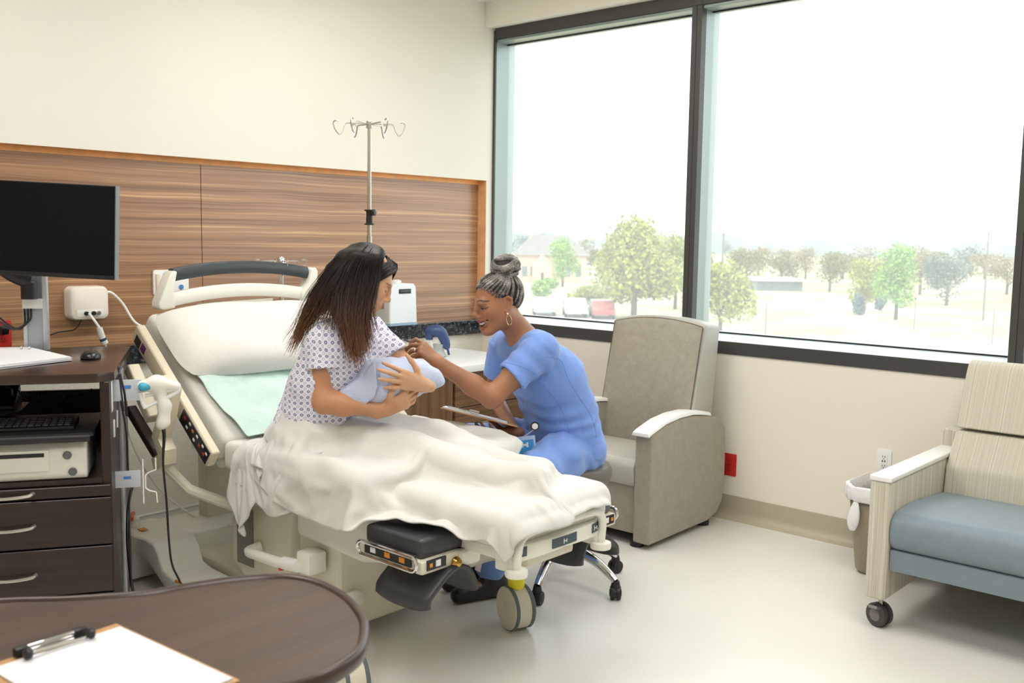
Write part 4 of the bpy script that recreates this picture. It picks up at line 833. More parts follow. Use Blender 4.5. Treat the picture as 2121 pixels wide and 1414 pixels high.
organic('body', ch, skin('nurse_skin'), NU, ncol, 1)
# teeth and hair
q = MB()
for i in range(-5, 6):
    y = i*0.0056; u = y/0.033; p = Hn(0.0875-0.026*u*u, y, -0.0615+0.012*u*u); r = 0.0029
    q.v += []; th = MB().box((0, 0, 0), (0.004, 0.0053, 0.0100-0.003*abs(u))); R4 = Matrix([list(nR[k])+[p[k]] for k in range(3)]+[[0, 0, 0, 1]]); th.xf(R4); q.add(th.v, th.f)
q.build('teeth', mat('tooth_white', (242, 238, 230), 0.25), NU, bevel=0.0009, world=True)
for s in (-1, 1):
    q = MB().lathe([(0.0052*math.sin(a)+1e-5, -0.0052*math.cos(a)) for a in np.linspace(0, PI, 9)], Vector(Hn(0.0815, s*0.031, 0.002)), 14); q.build('eye', mat('eye_dark', (22, 14, 12), 0.1), NU, world=True)
t = NT('salt_pepper_hair'); v = t.coord(); n = t.noise(v, 330, 3, 0.8); n2 = t.noise(v, 26, 3)
t.link(t.ramp(t.math('ADD', t.math('MULTIPLY', n, 0.6), t.math('MULTIPLY', n2, 0.5)), [(0.40, lin((36, 34, 32))), (0.54, lin((100, 96, 91))), (0.70, lin((192, 186, 178)))]), t.b.inputs['Base Color']); t.b.inputs['Roughness'].default_value = 0.5; M_braid = t.m
def plait(q, path, r, pitch=0.016, amp=0.5):
    """two strands twisted about a path"""
    P = catmull(path, 7); L = [0.0]
    for i in range(1, len(P)): L.append(L[-1]+(P[i]-P[i-1]).length)
    n = max(6, int(L[-1]/(pitch/7))); C = []; j = 0
    for k in range(n+1):
        s = L[-1]*k/n
        while j < len(P)-2 and L[j+1] < s: j += 1
        C.append((P[j].lerp(P[j+1], (s-L[j])/max(L[j+1]-L[j], 1e-9)), s))
    for ph in (0, PI):
        pts = []; u = None
        for k, (p, s) in enumerate(C):
            T = (C[min(k+1, n)][0]-C[max(k-1, 0)][0]).normalized()
            if u is None: u = T.orthogonal()
            u = (u-T*u.dot(T)).normalized(); w = T.cross(u); a = 2*PI*s/pitch+ph; pts.append(p+(u*math.cos(a)+w*math.sin(a))*r*amp)
        q.tube(pts, r*0.72, 6)
hb = SDF(); El = lambda p, r, k=0.01, op='u': hb.ell(Hn(*p), np.array(r)*1.03, nR, k, op)
El((-0.016, 0, 0.034), (0.0965, 0.0765, 0.086)); hb.half(Hn(0.056, 0, 0.088), nR@np.array([0.80, 0, -0.60]), 0.004, 's')
for s in (-1, 1): hb.ell(Hn(0.045, s*0.07, -0.015), np.array([0.055, 0.05, 0.05]), nR, 0.004, 's'); hb.ell(Hn(-0.012, s*0.08, 0.0), np.array([0.02, 0.02, 0.030]), nR, 0.003, 's')
M_scalp = mat('scalp_dark', (30, 26, 24), 0.6); hair = organic('hair', [hb.mesh(0.003)], M_scalp, NU)
bun_c = np.array([-0.066, 0, 0.132]); bun_b = np.array([-0.045, 0, 0.108]); el_c = np.array([-0.016, 0, 0.034]); el_r = np.array([0.0995, 0.0795, 0.089])
def skull(p): v_ = (np.array(p)-el_c)/el_r; return el_c+el_r*v_/np.linalg.norm(v_)
starts = []
for s in (-1, 1):
    for p in [(0.070, 0.006, 0.086), (0.068, 0.018, 0.083), (0.063, 0.030, 0.077), (0.057, 0.041, 0.070), (0.050, 0.051, 0.060), (0.042, 0.059, 0.048), (0.030, 0.066, 0.038), (0.018, 0.070, 0.034), (0.006, 0.072, 0.040), (-0.008, 0.073, 0.038), (-0.026, 0.074, 0.024), (-0.042, 0.068, 0.0), (-0.054, 0.060, -0.022), (-0.064, 0.050, -0.034), (-0.074, 0.036, -0.036), (-0.080, 0.020, -0.036), (-0.083, 0.006, -0.036)]: starts.append((p[0], s*p[1], p[2]))
q = MB()
for k, p in enumerate(starts):
    a = skull(p); path = []
    for t_ in np.linspace(0, 1, 7): m_ = a*(1-t_)+np.array(bun_b)*t_+np.array([-0.02, 0.03*np.sign(p[1])*(1 if p[0] > -0.03 else 0.2), 0.01])*math.sin(PI*t_)*0.8; m_ = skull(m_) if t_ < 0.97 else m_; path.append(Vector(Hn(*m_)))
    plait(q, path, 0.0050+0.0007*math.sin(k*3.1), 0.014)
q.build('braids', M_braid, hair, world=True, ang=180)
q = MB()
for k in range(9):
    path = []; ax = nv([math.sin(k*1.9)*0.5, math.cos(k*2.7)*0.5, 1.0]); u = nv(np.cross(ax, [0.3, 1, 0.2])); w = np.cross(ax, u); hz = -0.75+1.6*k/8
    for t_ in np.linspace(0, 1, 15):
        an = 2*PI*t_+k; rr = math.sqrt(max(0.05, 1-min(hz, 0.97)**2)); path.append(Vector(Hn(*(bun_c+(u*math.cos(an)*rr+w*math.sin(an)*rr+ax*hz*0.95)*np.array([0.053, 0.053, 0.046])))))
    plait(q, path, 0.0088, 0.018)
q.build('bun_braids', M_braid, hair, world=True, ang=180)
bs = SDF(); bs.ell(Hn(*bun_c), (0.052, 0.052, 0.046), nR); bs.cap(Hn(-0.045, 0, 0.10), Hn(*bun_c), 0.034, 0.03); organic('bun_core', [bs.mesh(0.004)], M_scalp, hair)
# earring, ring
ec = Vector(Hn(0.002, 0.079, -0.036)); MB().lathe([(0.0045*math.sin(a)+1e-5, -0.0045*math.cos(a)) for a in np.linspace(0, PI, 9)], ec, 12).build('pearl_stud', mat('pearl', (240, 226, 212), 0.2), NU, world=True)
hp_ = [ec+Vector((nR@np.array([0.0115*math.cos(a), 0.003, -0.026+0.021*math.sin(a)]))) for a in np.linspace(0, 2*PI, 25)[:-1]]
MB().tube(hp_, 0.0011, 6, closed=True).build('hoop_earring', mat('gold', (226, 190, 140), 0.15, 1.0), NU, world=True)
rp = JL[2][0]*0.45+JL[2][1]*0.55; rd = nv(JL[2][1]-JL[2][0])
MB().lathe([(0.0098, -0.003), (0.0112, -0.002), (0.0112, 0.002), (0.0098, 0.003)], Vector(rp), 18, Vector(rd)).build('finger_ring', mat('silver_ring', (230, 226, 214), 0.12, 1.0), NU, world=True)
# scrubs
T_ = SDF()
for s in (-1, 0, 1): T_.chain([p+lN*s*o for p, o in zip(sp, (0.085, 0.065, 0.075, 0.08))], [0.125, 0.113, 0.113, 0.072], 0.06)
T_.cap(S_L+np.array([0.01, 0, 0.005]), S_R, 0.058, 0.058, 0.05)
sl_e = S_L+(E_L-S_L)*0.60; T_.cap(S_L, S_L+(E_L-S_L)*0.3, 0.064, 0.064, 0.04); T_.cyl(S_L+(E_L-S_L)*0.05, sl_e, 0.064, 0.0705, 0.02)
T_.cyl(S_L+(E_L-S_L)*0.49, sl_e+(E_L-S_L)*0.2, 0.050, 0.061, 0.006, 's')
sr_e = S_R+(E_R-S_R)*0.6; T_.cyl(S_R, sr_e, 0.062, 0.066, 0.02)
nk = np.array([3.045, 2.675, 1.095]); T_.cap(nk+np.array([0.03, -0.01, -0.03]), nk+(nH-nk)*0.9+np.array([-0.01, 0, -0.01]), 0.060, 0.066, 0.01, 's'); T_.ell(nk+fN*0.07+np.array([0, 0, 0.012]), (0.05, 0.05, 0.05), None, 0.01, 's')
T_.half([3.22, 2.61, 0.575], [0.15, -0.03, -1], 0.01, 's')
for s in (-1, 1): T_.half([9, 9, 9], [1, 0, 0], 0.01, 'u') if False else None
def nfold(P):
    w = noise3(P, 9, 5)*0.5; a = (P-sp[1])@nv(fN*0.35+VU*0.95); g = np.exp(-((P[:, 2]-0.72)/0.12)**2)
    b = (P-S_L)@nv(E_L-S_L); gs = np.exp(-(np.linalg.norm(P-(S_L+(E_L-S_L)*0.25), axis=1)/0.10)**2); return 0.0075*g*np.sin(a*85+w*6)*np.clip(0.6+w, 0, 1)+0.004*gs*np.sin(b*110+w*5)+0.004*noise3(P, 12, 8)+0.002*noise3(P, 30, 9)
M_scrub = cloth_mat('blue_scrubs', (112, 148, 218), 0.3, 11)
tV, tQ = T_.mesh(0.0048, disp=nfold); top = organic('scrub_top', [(tV, tQ)], M_scrub, NU, None, 1)
from mathutils.bvhtree import BVHTree
bvh = BVHTree.FromPolygons([Vector(p) for p in tV], [list(map(int, q_)) for q_ in tQ])
def seam(pts, nm='seam', r=0.0009):
    P = []
    for p in catmull([(a, b, 0) for a, b in pts], 6):
        d = Vector(atd(p.x, p.y, 1.0))-Vector((0, 0, HC)); h = bvh.ray_cast(Vector((0, 0, HC)), d)
        if h[0] is not None and (not P or (h[0]-P[-1]).length < 0.06): P.append(h[0])
    if len(P) > 3: MB().tube(P, r, 5).build(nm, mat('seam_blue', (84, 114, 188), 0.8), top, world=True)
seam([(1132, 739), (1162, 747), (1176, 783), (1196, 818), (1222, 857), (1234, 896), (1230, 930)]); seam([(1116, 790), (1134, 808), (1157, 839), (1172, 871), (1180, 907), (1174, 935)]); seam([(1100, 898), (1135, 920), (1172, 934), (1205, 940), (1228, 942)]); seam([(1046, 750), (1070, 756), (1092, 765), (1108, 776)])
Q_ = SDF(); 
for s in (-1, 0, 1): Q_.chain([np.array([3.27, 2.60, 0.605])+lN*s*0.08, np.array([3.245, 2.61, 0.70])+lN*s*0.07], [0.118, 0.112], 0.05)
for h_, k_, a_ in ((hipL, kneeL, ankL), (hipR, kneeR, ankR)): Q_.chain([h_, h_+(k_-h_)*0.5, k_], [0.105, 0.095, 0.078], 0.05); Q_.chain([k_, k_+(a_-k_)*0.5, a_+np.array([0, 0, 0.02])], [0.078, 0.07, 0.066], 0.03)
Q_.half([3.2, 2.6, 0.553], [0, 0, -1], 0.0, 's') if False else None
organic('scrub_trousers', [Q_.mesh(0.007, disp=lambda P: 0.005*noise3(P, 13, 2)+0.003*np.sin(P@np.array([40, -60, 50.])+3*noise3(P, 7, 4)))], M_scrub, NU, None, 1)
for a_ in (ankL, ankR):
    sh = SDF(); sh.cap(a_+np.array([0.03, -0.01, -0.07]), a_+np.array([-0.14, 0.05, -0.085]), 0.045, 0.035, 0.03); sh.cap(a_+np.array([0.02, 0, -0.06]), a_+np.array([0, 0, -0.02]), 0.045, 0.045, 0.03); sh.half([0, 0, 0.002], [0, 0, -1], 0.003, 's')
    organic('shoe', [sh.mesh(0.006)], mat('black_shoe', (26, 25, 27), 0.4), NU)
# clipboard in her hand and its paper
cl = thing('clipboard', 'clipboard with white paper held in the nurse\'s lowered hand', 'clipboard', tuple(k0))
Mk = Matrix([[kA[i], kB[i], np.cross(kA, kB)[i], k0[i]] for i in range(3)]+[[0, 0, 0, 1]]); up_s = 1 if np.cross(kA, kB)[2] > 0 else -1
def kbox(nm, a, b, m, bev=0.0005, par=None): return MB().bb((a[0], a[1], a[2]*up_s), (b[0], b[1], b[2]*up_s)).xf(Mk).build(nm, m, par or cl, bevel=bev, world=True)
kbox('board', (0, 0, 0), (0.325, 0.225, 0.004), M_hardb); kbox('paper', (0.045, 0.006, 0.0042), (0.318, 0.218, 0.0095), M_paper, 0)
kc = kbox('clip', (0.20, 0.05, 0.010), (0.30, 0.16, 0.016), M_chrome); kbox('clip_lever', (0.17, 0.06, 0.016), (0.21, 0.15, 0.022), M_steel, 0.001, kc)
pn = thing('pen', 'dark metal pen in the nurse\'s raised hand', 'pen', tuple(atd(842, 703, 3.96)))
pa, pb = Vector(atd(833, 702, 3.98)), Vector(JL[0][1]*0.5+JL[4][2]*0.5)+Vector(VL*-0.03)
MB().tube([pa+(pb-pa)*0.08, pb], 0.0042, 10).build('barrel', mat('gunmetal', (92, 90, 88), 0.3, 0.8), pn, world=True); MB().tube([pa, pa+(pb-pa)*0.08], [0.0012, 0.004], 10).build('tip', M_steel, pn, world=True)
# id badge on a reel at her hip
bd = thing('id_badge', 'blue and white identity badge hanging from a round reel on scrubs', 'badge', tuple(atd(1108, 882, 3.98)))
rc = Vector(atd(1108, 882, 3.975)); tc_ = Vector(-VA); rl = MB().lathe([(0.017, -0.006), (0.0185, 0.0), (0.0165, 0.005)], rc, 24, tc_).build('reel', M_black, bd, world=True); MB().lathe([(0.0125, 0.005), (0.0125, 0.0065), (0.0, 0.0068)], rc, 24, tc_).build('reel_face', M_white, rl, world=True)
cc = Vector(atd(1089, 929, 3.985)); ux = Vector(-VL*0.98+VU*0.12).normalized(); uz = Vector(VU*0.98+VL*0.10).normalized(); un = ux.cross(uz).normalized(); un = un if un.dot(tc_) > 0 else -un
Mb = Matrix([[ux[i], uz[i], un[i], cc[i]] for i in range(3)]+[[0, 0, 0, 1]])
MB().tube([rc+Vector((0, 0, -0.012)), Vector(Mb@Vector((0.0, 0.052, 0)))], 0.002, 6).build('strap', mat('clear_strap', (190, 196, 210), 0.3), bd, world=True)
MB().bb((-0.042, -0.052, -0.0012), (0.042, 0.052, 0.0)).xf(Mb).build('sleeve', mat('clear_vinyl', (176, 196, 226), 0.15), bd, world=True, bevel=0.0004)
fc = MB().bb((-0.034, -0.046, 0.0), (0.034, 0.036, 0.001)).xf(Mb).build('card', mat('badge_blue', (66, 158, 214), 0.35), bd, world=True)
for a, b in (((-0.016, 0.006), (-0.008, 0.026)), ((0.004, 0.006), (0.012, 0.026)), ((-0.008, 0.012), (0.004, 0.020))): MB().bb((a[0], a[1], 0.001), (b[0], b[1], 0.0016)).xf(Mb).build('logo_stroke', M_white, fc, world=True)
# ================================================================== patient with baby
PA = thing('person', 'woman with long dark hair in patterned gown cradling baby on bed', 'person', (2.33, 3.0, 0.70))
pH = atd(760, 581, 3.68); pR = head_frame((0.80, -0.60), 30.0, -4.0); fP = nv([0.55, -0.83, 0]); lP = nv([-fP[1], fP[0], 0])
pel, bel, che, nkb = [np.array(p) for p in ([2.30, 3.06, 0.80], [2.305, 3.0, 0.93], [2.33, 2.955, 1.06], [2.355, 2.945, 1.165])]
pSR, pER, pWR = np.array([2.212, 2.912, 1.12]), np.array([2.166, 2.862, 0.895]), np.array([2.300, 2.682, 0.872])
pSL, pEL, pWL = np.array([2.50, 3.02, 1.12]), np.array([2.61, 2.80, 0.93]), atd(877, 797, 3.57)
B = SDF(); Hp, pU, pD = add_head(B, pH, pR, 0.0, 1.0, lip=0.95, cheek=1.1)
B.cap(Hp(-0.03, 0, -0.05), nkb, 0.046, 0.055, 0.03)
for s in (-1, 0, 1): B.chain([p+lP*s*o for p, o in zip((pel, bel, che, nkb-np.array([0, 0, 0.05])), (0.07, 0.055, 0.065, 0.06))], [0.105, 0.09, 0.088, 0.05], 0.05)
B.cap(pSR, pSL, 0.043, 0.043, 0.05)
B.chain([pSR, (pSR+pER)/2, pER], [0.048, 0.045, 0.040], 0.03); B.chain([pER, pER+(pWR-pER)*0.3, pWR], [0.040, 0.040, 0.025], 0.025)
B.chain([pSL, pEL], [0.046, 0.038], 0.03); B.chain([pEL, pWL], [0.038, 0.026], 0.02)
dPL = nv(atd(830, 785, 3.515)-pWL); nPL = nv(-VA+0.1*VL+0.25*VU)
iL = len(B.p); PJL = add_hand(B, pWL, dPL, nPL, True, [(22, 12, 8), (14, 10, 8), (10, 12, 8), (12, 14, 10)], 9, ((0.55, 0.85, 0.0), (0.75, 0.65, -0.1), (0.8, 0.6, -0.2)), 1.0)
HLs = SDF(); HLs.p = [('cap', pEL, pWL, 0.038, 0.026, 0.02, 'u')]+B.p[iL:]
dPR = nv(-0.72*VL+0.34*VU+0.1*VA); nPR = nv(-0.35*VU-0.95*VA-0.1*VL)
iR = len(B.p); PJR = add_hand(B, pWR, dPR, nPR, False, [(25, 25, 20), (28, 28, 20), (30, 30, 20), (32, 30, 20)], 6, ((0.6, 0.8, 0.05), (0.8, 0.6, -0.2)), 0.98)
HRs = SDF(); HRs.p = [('cap', pER+(pWR-pER)*0.3, pWR, 0.040, 0.025, 0.02, 'u')]+B.p[iR:]
hips = ((np.array([2.27, 3.02, 0.745]), np.array([2.37, 2.60, 0.715]), np.array([2.42, 2.20, 0.668])), (np.array([2.38, 3.08, 0.745]), np.array([2.57, 2.66, 0.72]), np.array([2.55, 2.27, 0.66])))
for h_, k_, a_ in hips: B.chain([h_, k_, a_], [0.070, 0.052, 0.036], 0.03); B.cap(a_, a_+np.array([0.03, -0.10, 0.024]), 0.032, 0.024, 0.02)
def pcol(V):
    L = lcl(V, pH, pR); c = np.tile(l3((206, 158, 122)), (len(V), 1))*(1+0.08*noise3(V, 20, 6)[:, None])
    arm = np.minimum(seg_d(V, pSR, pER), seg_d(V, pER, pWR)); m = np.clip((0.065-arm)/0.02, 0, 1)[:, None]*0.75; c = c*(1-m)+l3((186, 128, 90))*m
    m = np.clip((0.0075-np.minimum(poly_d(V, pU), poly_d(V, pD)))/0.002, 0, 1)[:, None]; c = c*(1-m)+l3((190, 98, 92))*m
    for s in (-1, 1):
        m = np.clip((0.0028-d2(L, [(s*0.013, 0.025), (s*0.026, 0.031), (s*0.038, 0.031), (s*0.050, 0.025)]))/0.0015, 0, 1)[:, None]*0.75; c = c*(1-m)+l3((70, 48, 38))*m
        m = np.clip((0.0024-d2(L, [(s*0.018, -0.004), (s*0.028, -0.0065), (s*0.040, -0.006), (s*0.050, -0.001)]))/0.001, 0, 1)[:, None]; c = c*(1-m)+l3((38, 24, 20))*m
        m = np.clip((0.03-np.linalg.norm(V-Hp(0.06, s*0.036, -0.02), axis=1))/0.03, 0, 1)[:, None]*0.5; c = c*(1-m)+l3((222, 150, 124))*m
    return c
ch = [B.mesh(0.0024, pH-np.array([0.14, 0.14, 0.11]), pH+0.15), B.mesh(0.0045, [2.0, 2.48, 0.70], [2.8, 3.3, pH[2]-0.104]), B.mesh(0.010, [2.0, 2.48, 0.5], [2.8, 3.3, 0.71]), B.mesh(0.008, [2.0, 1.9, 0.5], [2.8, 2.53, 0.95]), HLs.mesh(0.0024, pWL-0.13, pWL+0.06), HRs.mesh(0.0024, pWR-0.09, pWR+0.14)]
organic('body', ch, skin('patient_skin'), PA, pcol, 1)
# gown with small printed medallions
t = NT('printed_gown'); v = t.coord('Object', (1, 1, 1)); pc_ = lin((222, 220, 230)); ink = lin((92, 92, 142)); ink2 = lin((148, 146, 178))
geo = t.new('ShaderNodeNewGeometry'); tcn = t.new('ShaderNodeTexCoord')
def medallion(u, w, P=0.023):
    """ring and dot on a staggered grid in the plane (u,w)"""
    def cell(off):
        a = t.math('SUBTRACT', t.math('FRACT', t.math('ADD', t.math('MULTIPLY', u, 1/P), off)), 0.5); b = t.math('SUBTRACT', t.math('FRACT', t.math('ADD', t.math('MULTIPLY', w, 1/P), off)), 0.5)
        r = t.math('SQRT', t.math('ADD', t.math('MULTIPLY', a, a), t.math('MULTIPLY', b, b)))
        an = t.math('ARCTAN2', b, a); r2 = t.math('ADD', r, t.math('MULTIPLY', t.math('COSINE', t.math('MULTIPLY', an, 8.0)), 0.022)); return r, r2
    r, rm = cell(0.0); r_, rm_ = cell(0.5)
    ringm = t.math('MULTIPLY', t.math('LESS_THAN', rm, 0.25), t.math('GREATER_THAN', r, 0.12)); dot = t.math('LESS_THAN', r, 0.06)
    return t.math('MAXIMUM', ringm, dot), t.math('MULTIPLY', t.math('LESS_THAN', rm_, 0.22), t.math('GREATER_THAN', r_, 0.13))
sx = t.new('ShaderNodeSeparateXYZ'); t.link(v, sx.inputs[0]); X_, Y_, Z_ = sx.outputs
uu = t.math('ADD', t.math('MULTIPLY', X_, 0.72), t.math('MULTIPLY', Y_, -0.69)); wv = t.coord('Object', (1, 1, 1)); nz = t.noise(wv, 6, 2)
uu = t.math('ADD', uu, t.math('MULTIPLY', nz, 0.05)); ww_ = t.math('ADD', Z_, t.math('MULTIPLY', t.noise(wv, 5, 2), 0.06))
A_, B_ = medallion(uu, ww_); c1 = t.mix(A_, pc_, ink); c2 = t.mix(t.math('MULTIPLY', B_, 0.75), c1, ink2); t.link(c2, t.b.inputs['Base Color'])
t.b.inputs['Roughness'].default_value = 0.8; t.b.inputs['Sheen Weight'].default_value = 0.2; t.bump(t.noise(wv, 13, 4, 0.5, 1.0), 0.3, 0.02); M_gown = t.m
G = SDF()
for s in (-1, 0, 1): G.chain([p+lP*s*o for p, o in zip((pel+np.array([-0.005, 0.01, -0.06]), bel, che, nkb-np.array([0, 0, 0.055])), (0.095, 0.075, 0.075, 0.065))], [0.135, 0.122, 0.114, 0.066], 0.06)
G.cap(pSR, pSL, 0.055, 0.055, 0.05); G.cap(bel-fP*0.08+np.array([0, 0, 0.02]), pel-fP*0.10-np.array([0, 0, 0.05]), 0.07, 0.08, 0.05)
se = pSR+np.array([-0.014, -0.026, -0.118]); GS = SDF(); GS.cap(pSR+np.array([0.02, 0.0, 0.0]), pSR+np.array([0.0, 0, -0.02]), 0.056, 0.062, 0.03); GS.cyl(pSR+np.array([0.0, 0.0, 0.0]), se, 0.060, 0.083, 0.03); GS.cyl(pSR+np.array([0, -0.01, -0.06]), se+(se-pSR)*0.3, 0.055, 0.090, 0.006, 's')
sl = pSL+np.array([0.04, -0.09, -0.10]); G.cyl(pSL+np.array([0, 0.0, 0.02]), sl, 0.058, 0.08, 0.04)
G.cap(nkb+np.array([0, 0, -0.005]), Hp(0, 0, -0.03), 0.062, 0.06, 0.01, 's'); G.ell(nkb+fP*0.055+np.array([0, 0, 0.0]), (0.05, 0.05, 0.045), None, 0.01, 's')
G.half([2.3, 3.0, 0.69], [0, 0, -1], 0.01, 's')
def gfold(P):
    w = noise3(P, 8, 15); g = np.clip((1.0-P[:, 2])/0.15, 0, 1); return 0.006*g*np.sin(P@np.array([60., 48., -45.])+4*w)+0.005*noise3(P, 13, 18)+0.002*noise3(P, 32, 19)
organic('gown', [G.mesh(0.0048, disp=gfold), GS.mesh(0.004, disp=lambda P: 0.5*gfold(P))], M_gown, PA, None, 1)
# hair: dark core plus many combed strands
guides = [ # picture path of guide strands from the parting to the tips, with depth
    [(740, 519, 3.70), (684, 556, 3.665), (648, 616, 3.66), (628, 670, 3.67), (604, 728, 3.675)],
    [(748, 515, 3.69), (694, 558, 3.64), (658, 614, 3.63), (636, 662, 3.63), (612, 712, 3.63)],
    [(756, 513, 3.68), (710, 560, 3.605), (684, 606, 3.59), (668, 634, 3.60), (648, 664, 3.62)],
    [(763, 513, 3.675), (728, 560, 3.59), (710, 612, 3.565), (710, 656, 3.53), (724, 700, 3.50)],
    [(772, 515, 3.67), (748, 562, 3.585), (734, 622, 3.56), (730, 684, 3.52), (744, 752, 3.485)],
    [(782, 520, 3.665), (764, 564, 3.585), (752, 624, 3.56), (746, 676, 3.53), (748, 728, 3.50)],
    [(793, 527, 3.66), (782, 560, 3.595), (771, 604, 3.575), (763, 650, 3.55), (766, 696, 3.52)]]
GP = [[atd(*g[0]), atd(g[0][0]*0.55+g[1][0]*0.45, g[0][1]*0.66+g[1][1]*0.34-4, g[0][2]*0.35+g[1][2]*0.65-0.020)]+[atd(*p) for p in g[1:]] for g in guides]
def gpath(s, jit, n=15):
    s = s*(len(GP)-1); i = min(int(s), len(GP)-2); f = s-i
    pts = [Vector(GP[i][k]*(1-f)+GP[i+1][k]*f) for k in range(6)]
    for k in range(6): w = (0.45, 0.5, 0.55, 0.8, 1.1, 1.5)[k]; pts[k] += Vector(jit)*w
    return catmull(pts, 4)
hs = SDF(); hs.ell(Hp(-0.02, 0, 0.031), (0.087, 0.072, 0.077), pR, 0.01); hs.ell(Hp(0.080, 0, -0.055), (0.055, 0.075, 0.085), pR, 0.012, 's')
for s in np.linspace(0, 0.92, 12):
    p = gpath(s, (0, 0, 0)); n = len(p); hs.chain([np.array(q)+VA*0.012 for q in p[2:-2:3]], list(np.linspace(0.022, 0.006, len(p[2:-2:3]))), 0.02)
t = NT('dark_brown_hair'); v = t.coord(); sz = t.new('ShaderNodeSeparateXYZ'); t.link(v, sz.inputs[0])
hn = t.noise(t.coord('Object', (1, 1, 0.08)), 190, 3, 0.7); fz = t.math('ADD', t.math('MULTIPLY', sz.outputs[2], -2.2), t.math('MULTIPLY', hn, 0.9))
t.link(t.ramp(fz, [(-0.0, lin((26, 20, 18))), (0.02, lin((30, 22, 19)))], 'LINEAR') if False else t.ramp(t.math('ADD', fz, 1.15), [(0.0, lin((26, 20, 17))), (0.24, lin((40, 28, 22))), (0.44, lin((74, 49, 35))), (0.68, lin((114, 77, 50))), (1.0, lin((150, 108, 74)))]), t.b.inputs['Base Color'])
t.b.inputs['Roughness'].default_value = 0.46; t.b.inputs['Specular IOR Level'].default_value = 0.3; M_hair = t.m
hair = organic('hair', [hs.mesh(0.004)], M_hair, PA)
q = MB()
for k in range(3600):
    s = RNG.rand(); s = 0.5+0.5*RNG.rand() if RNG.rand() < 0.45 else s; a = 0.012*RNG.randn(3); a -= VA*max(0, a@VA)*1.2; p = gpath(min(s, 1.0), a-VA*0.004); ph_ = RNG.rand()*6.28; p = [q_+Vector(VL)*0.0055*(i_/len(p))*math.sin(ph_*0.25+i_*0.55+s*5) for i_, q_ in enumerate(p)]; m = len(p); cut = RNG.randint(0, 4); p = p[:m-cut]; m = len(p)
    q.tube(p[::2]+([p[-1]] if m % 2 == 0 else []), list(np.linspace(0.0013, 0.0004, len(p[::2])+(1 if m % 2 == 0 else 0))), 3, caps=False)
for k in range(420):   # over the crown towards the far side
    an = RNG.rand(); st = Hp(0.045-0.12*an, 0.006*RNG.randn(), 0.121-0.02*abs(an-0.4)); md = Hp(0.050-0.13*an, 0.066, 0.078+0.004*RNG.randn()); e1 = Hp(0.066-0.12*an+0.006*RNG.randn(), 0.083, 0.0); e2 = Hp(0.060-0.10*an, 0.080+0.004*RNG.randn(), -0.085-0.03*RNG.rand())
    q.tube(catmull([Vector(st), Vector(md), Vector(e1), Vector(e2)], 4), 0.0013, 3, caps=False)
for k in range(520):   # sweeping over the forehead to both sides
    a = RNG.rand(); g = 1 if k % 2 else -1; j = 0.004*RNG.randn(5)
    if g > 0: a = a*a; st, p1, p2, p3, p4 = Hp(0.066-0.06*a, 0.003+j[0]*0.5, 0.112+0.004*a), Hp(0.080-0.06*a, 0.018+0.012*a, 0.088+0.014*a+j[1]*0.3), Hp(0.084-0.07*a, 0.046+0.016*a+j[2]*0.3, 0.048+0.012*a), Hp(0.087-0.075*a+j[3]*0.5, 0.062+0.014*a, -0.006), Hp(0.078-0.07*a+j[4]*0.6, 0.066+0.014*a, -0.062-0.02*a)
    else: st, p1, p2, p3, p4 = Hp(0.068-0.05*a, -0.004+j[0]*0.5, 0.112+0.004*a), Hp(0.077-0.05*a, -0.024-0.01*a, 0.086+0.010*a+j[1]*0.4), Hp(0.058-0.05*a, -0.060-0.008*a+j[2]*0.4, 0.052+0.01*a), Hp(0.028-0.045*a, -0.080-0.004*a+j[3]*0.5, 0.0), Hp(0.004-0.03*a+j[4], -0.090, -0.07)
    q.tube(catmull([Vector(st), Vector(p1), Vector(p2), Vector(p3), Vector(p4)], 4), 0.0014, 3, caps=False)
for k in range(1100):   # combed over the crown, both sides of the parting
    xn = RNG.uniform(-0.9, 0.93); sg = -1 if k % 4 else 1; R_ = np.array([0.092, 0.077, 0.082])+0.002*RNG.rand(); P = []
    for f in np.linspace(0.02, 1.75, 9): x_ = max(-0.98, xn-0.16*f*f+0.01*RNG.randn()); w_ = math.sqrt(1-x_*x_); P.append(Vector(Hp(-0.02+R_[0]*x_, sg*R_[1]*math.sin(f)*w_, 0.031+R_[2]*math.cos(f)*w_)))
    q.tube(P, 0.0014, 3, caps=False)
q.build('hair_strands', M_hair, hair, world=True, ang=180)
# swaddled baby
BY = thing('swaddled_baby', 'baby swaddled in pale blue muslin cloth held in patient\'s arms', 'baby', tuple(atd(795, 800, 3.56)))
Y = SDF(); a_, b_, c_ = atd(735, 824, 3.60), atd(800, 797, 3.61), atd(860, 784, 3.65)
Y.chain([a_, b_, c_], [0.060, 0.078, 0.066], 0.04); Y.cap(atd(765, 772, 3.64), atd(832, 768, 3.66), 0.05, 0.05, 0.04); Y.chain([atd(874, 780, 3.66), atd(898, 784, 3.68), atd(912, 792, 3.68)], [0.05, 0.036, 0.014], 0.03); Y.cap(atd(800, 826, 3.60), atd(770, 832, 3.60), 0.03, 0.03, 0.03)
def yfold(P):
    w = noise3(P, 9, 25); u = P@nv(VU*0.8+VL*-0.6); return 0.0045*np.sin(u*130+4*w)*np.clip(0.5+w, 0, 1)+0.004*noise3(P, 15, 28)
M_muslin = cloth_mat('blue_white_muslin', (188, 198, 224), 0.3, 20, 0.3)
organic('swaddle', [Y.mesh(0.004, disp=yfold)], M_muslin, BY, None, 1)
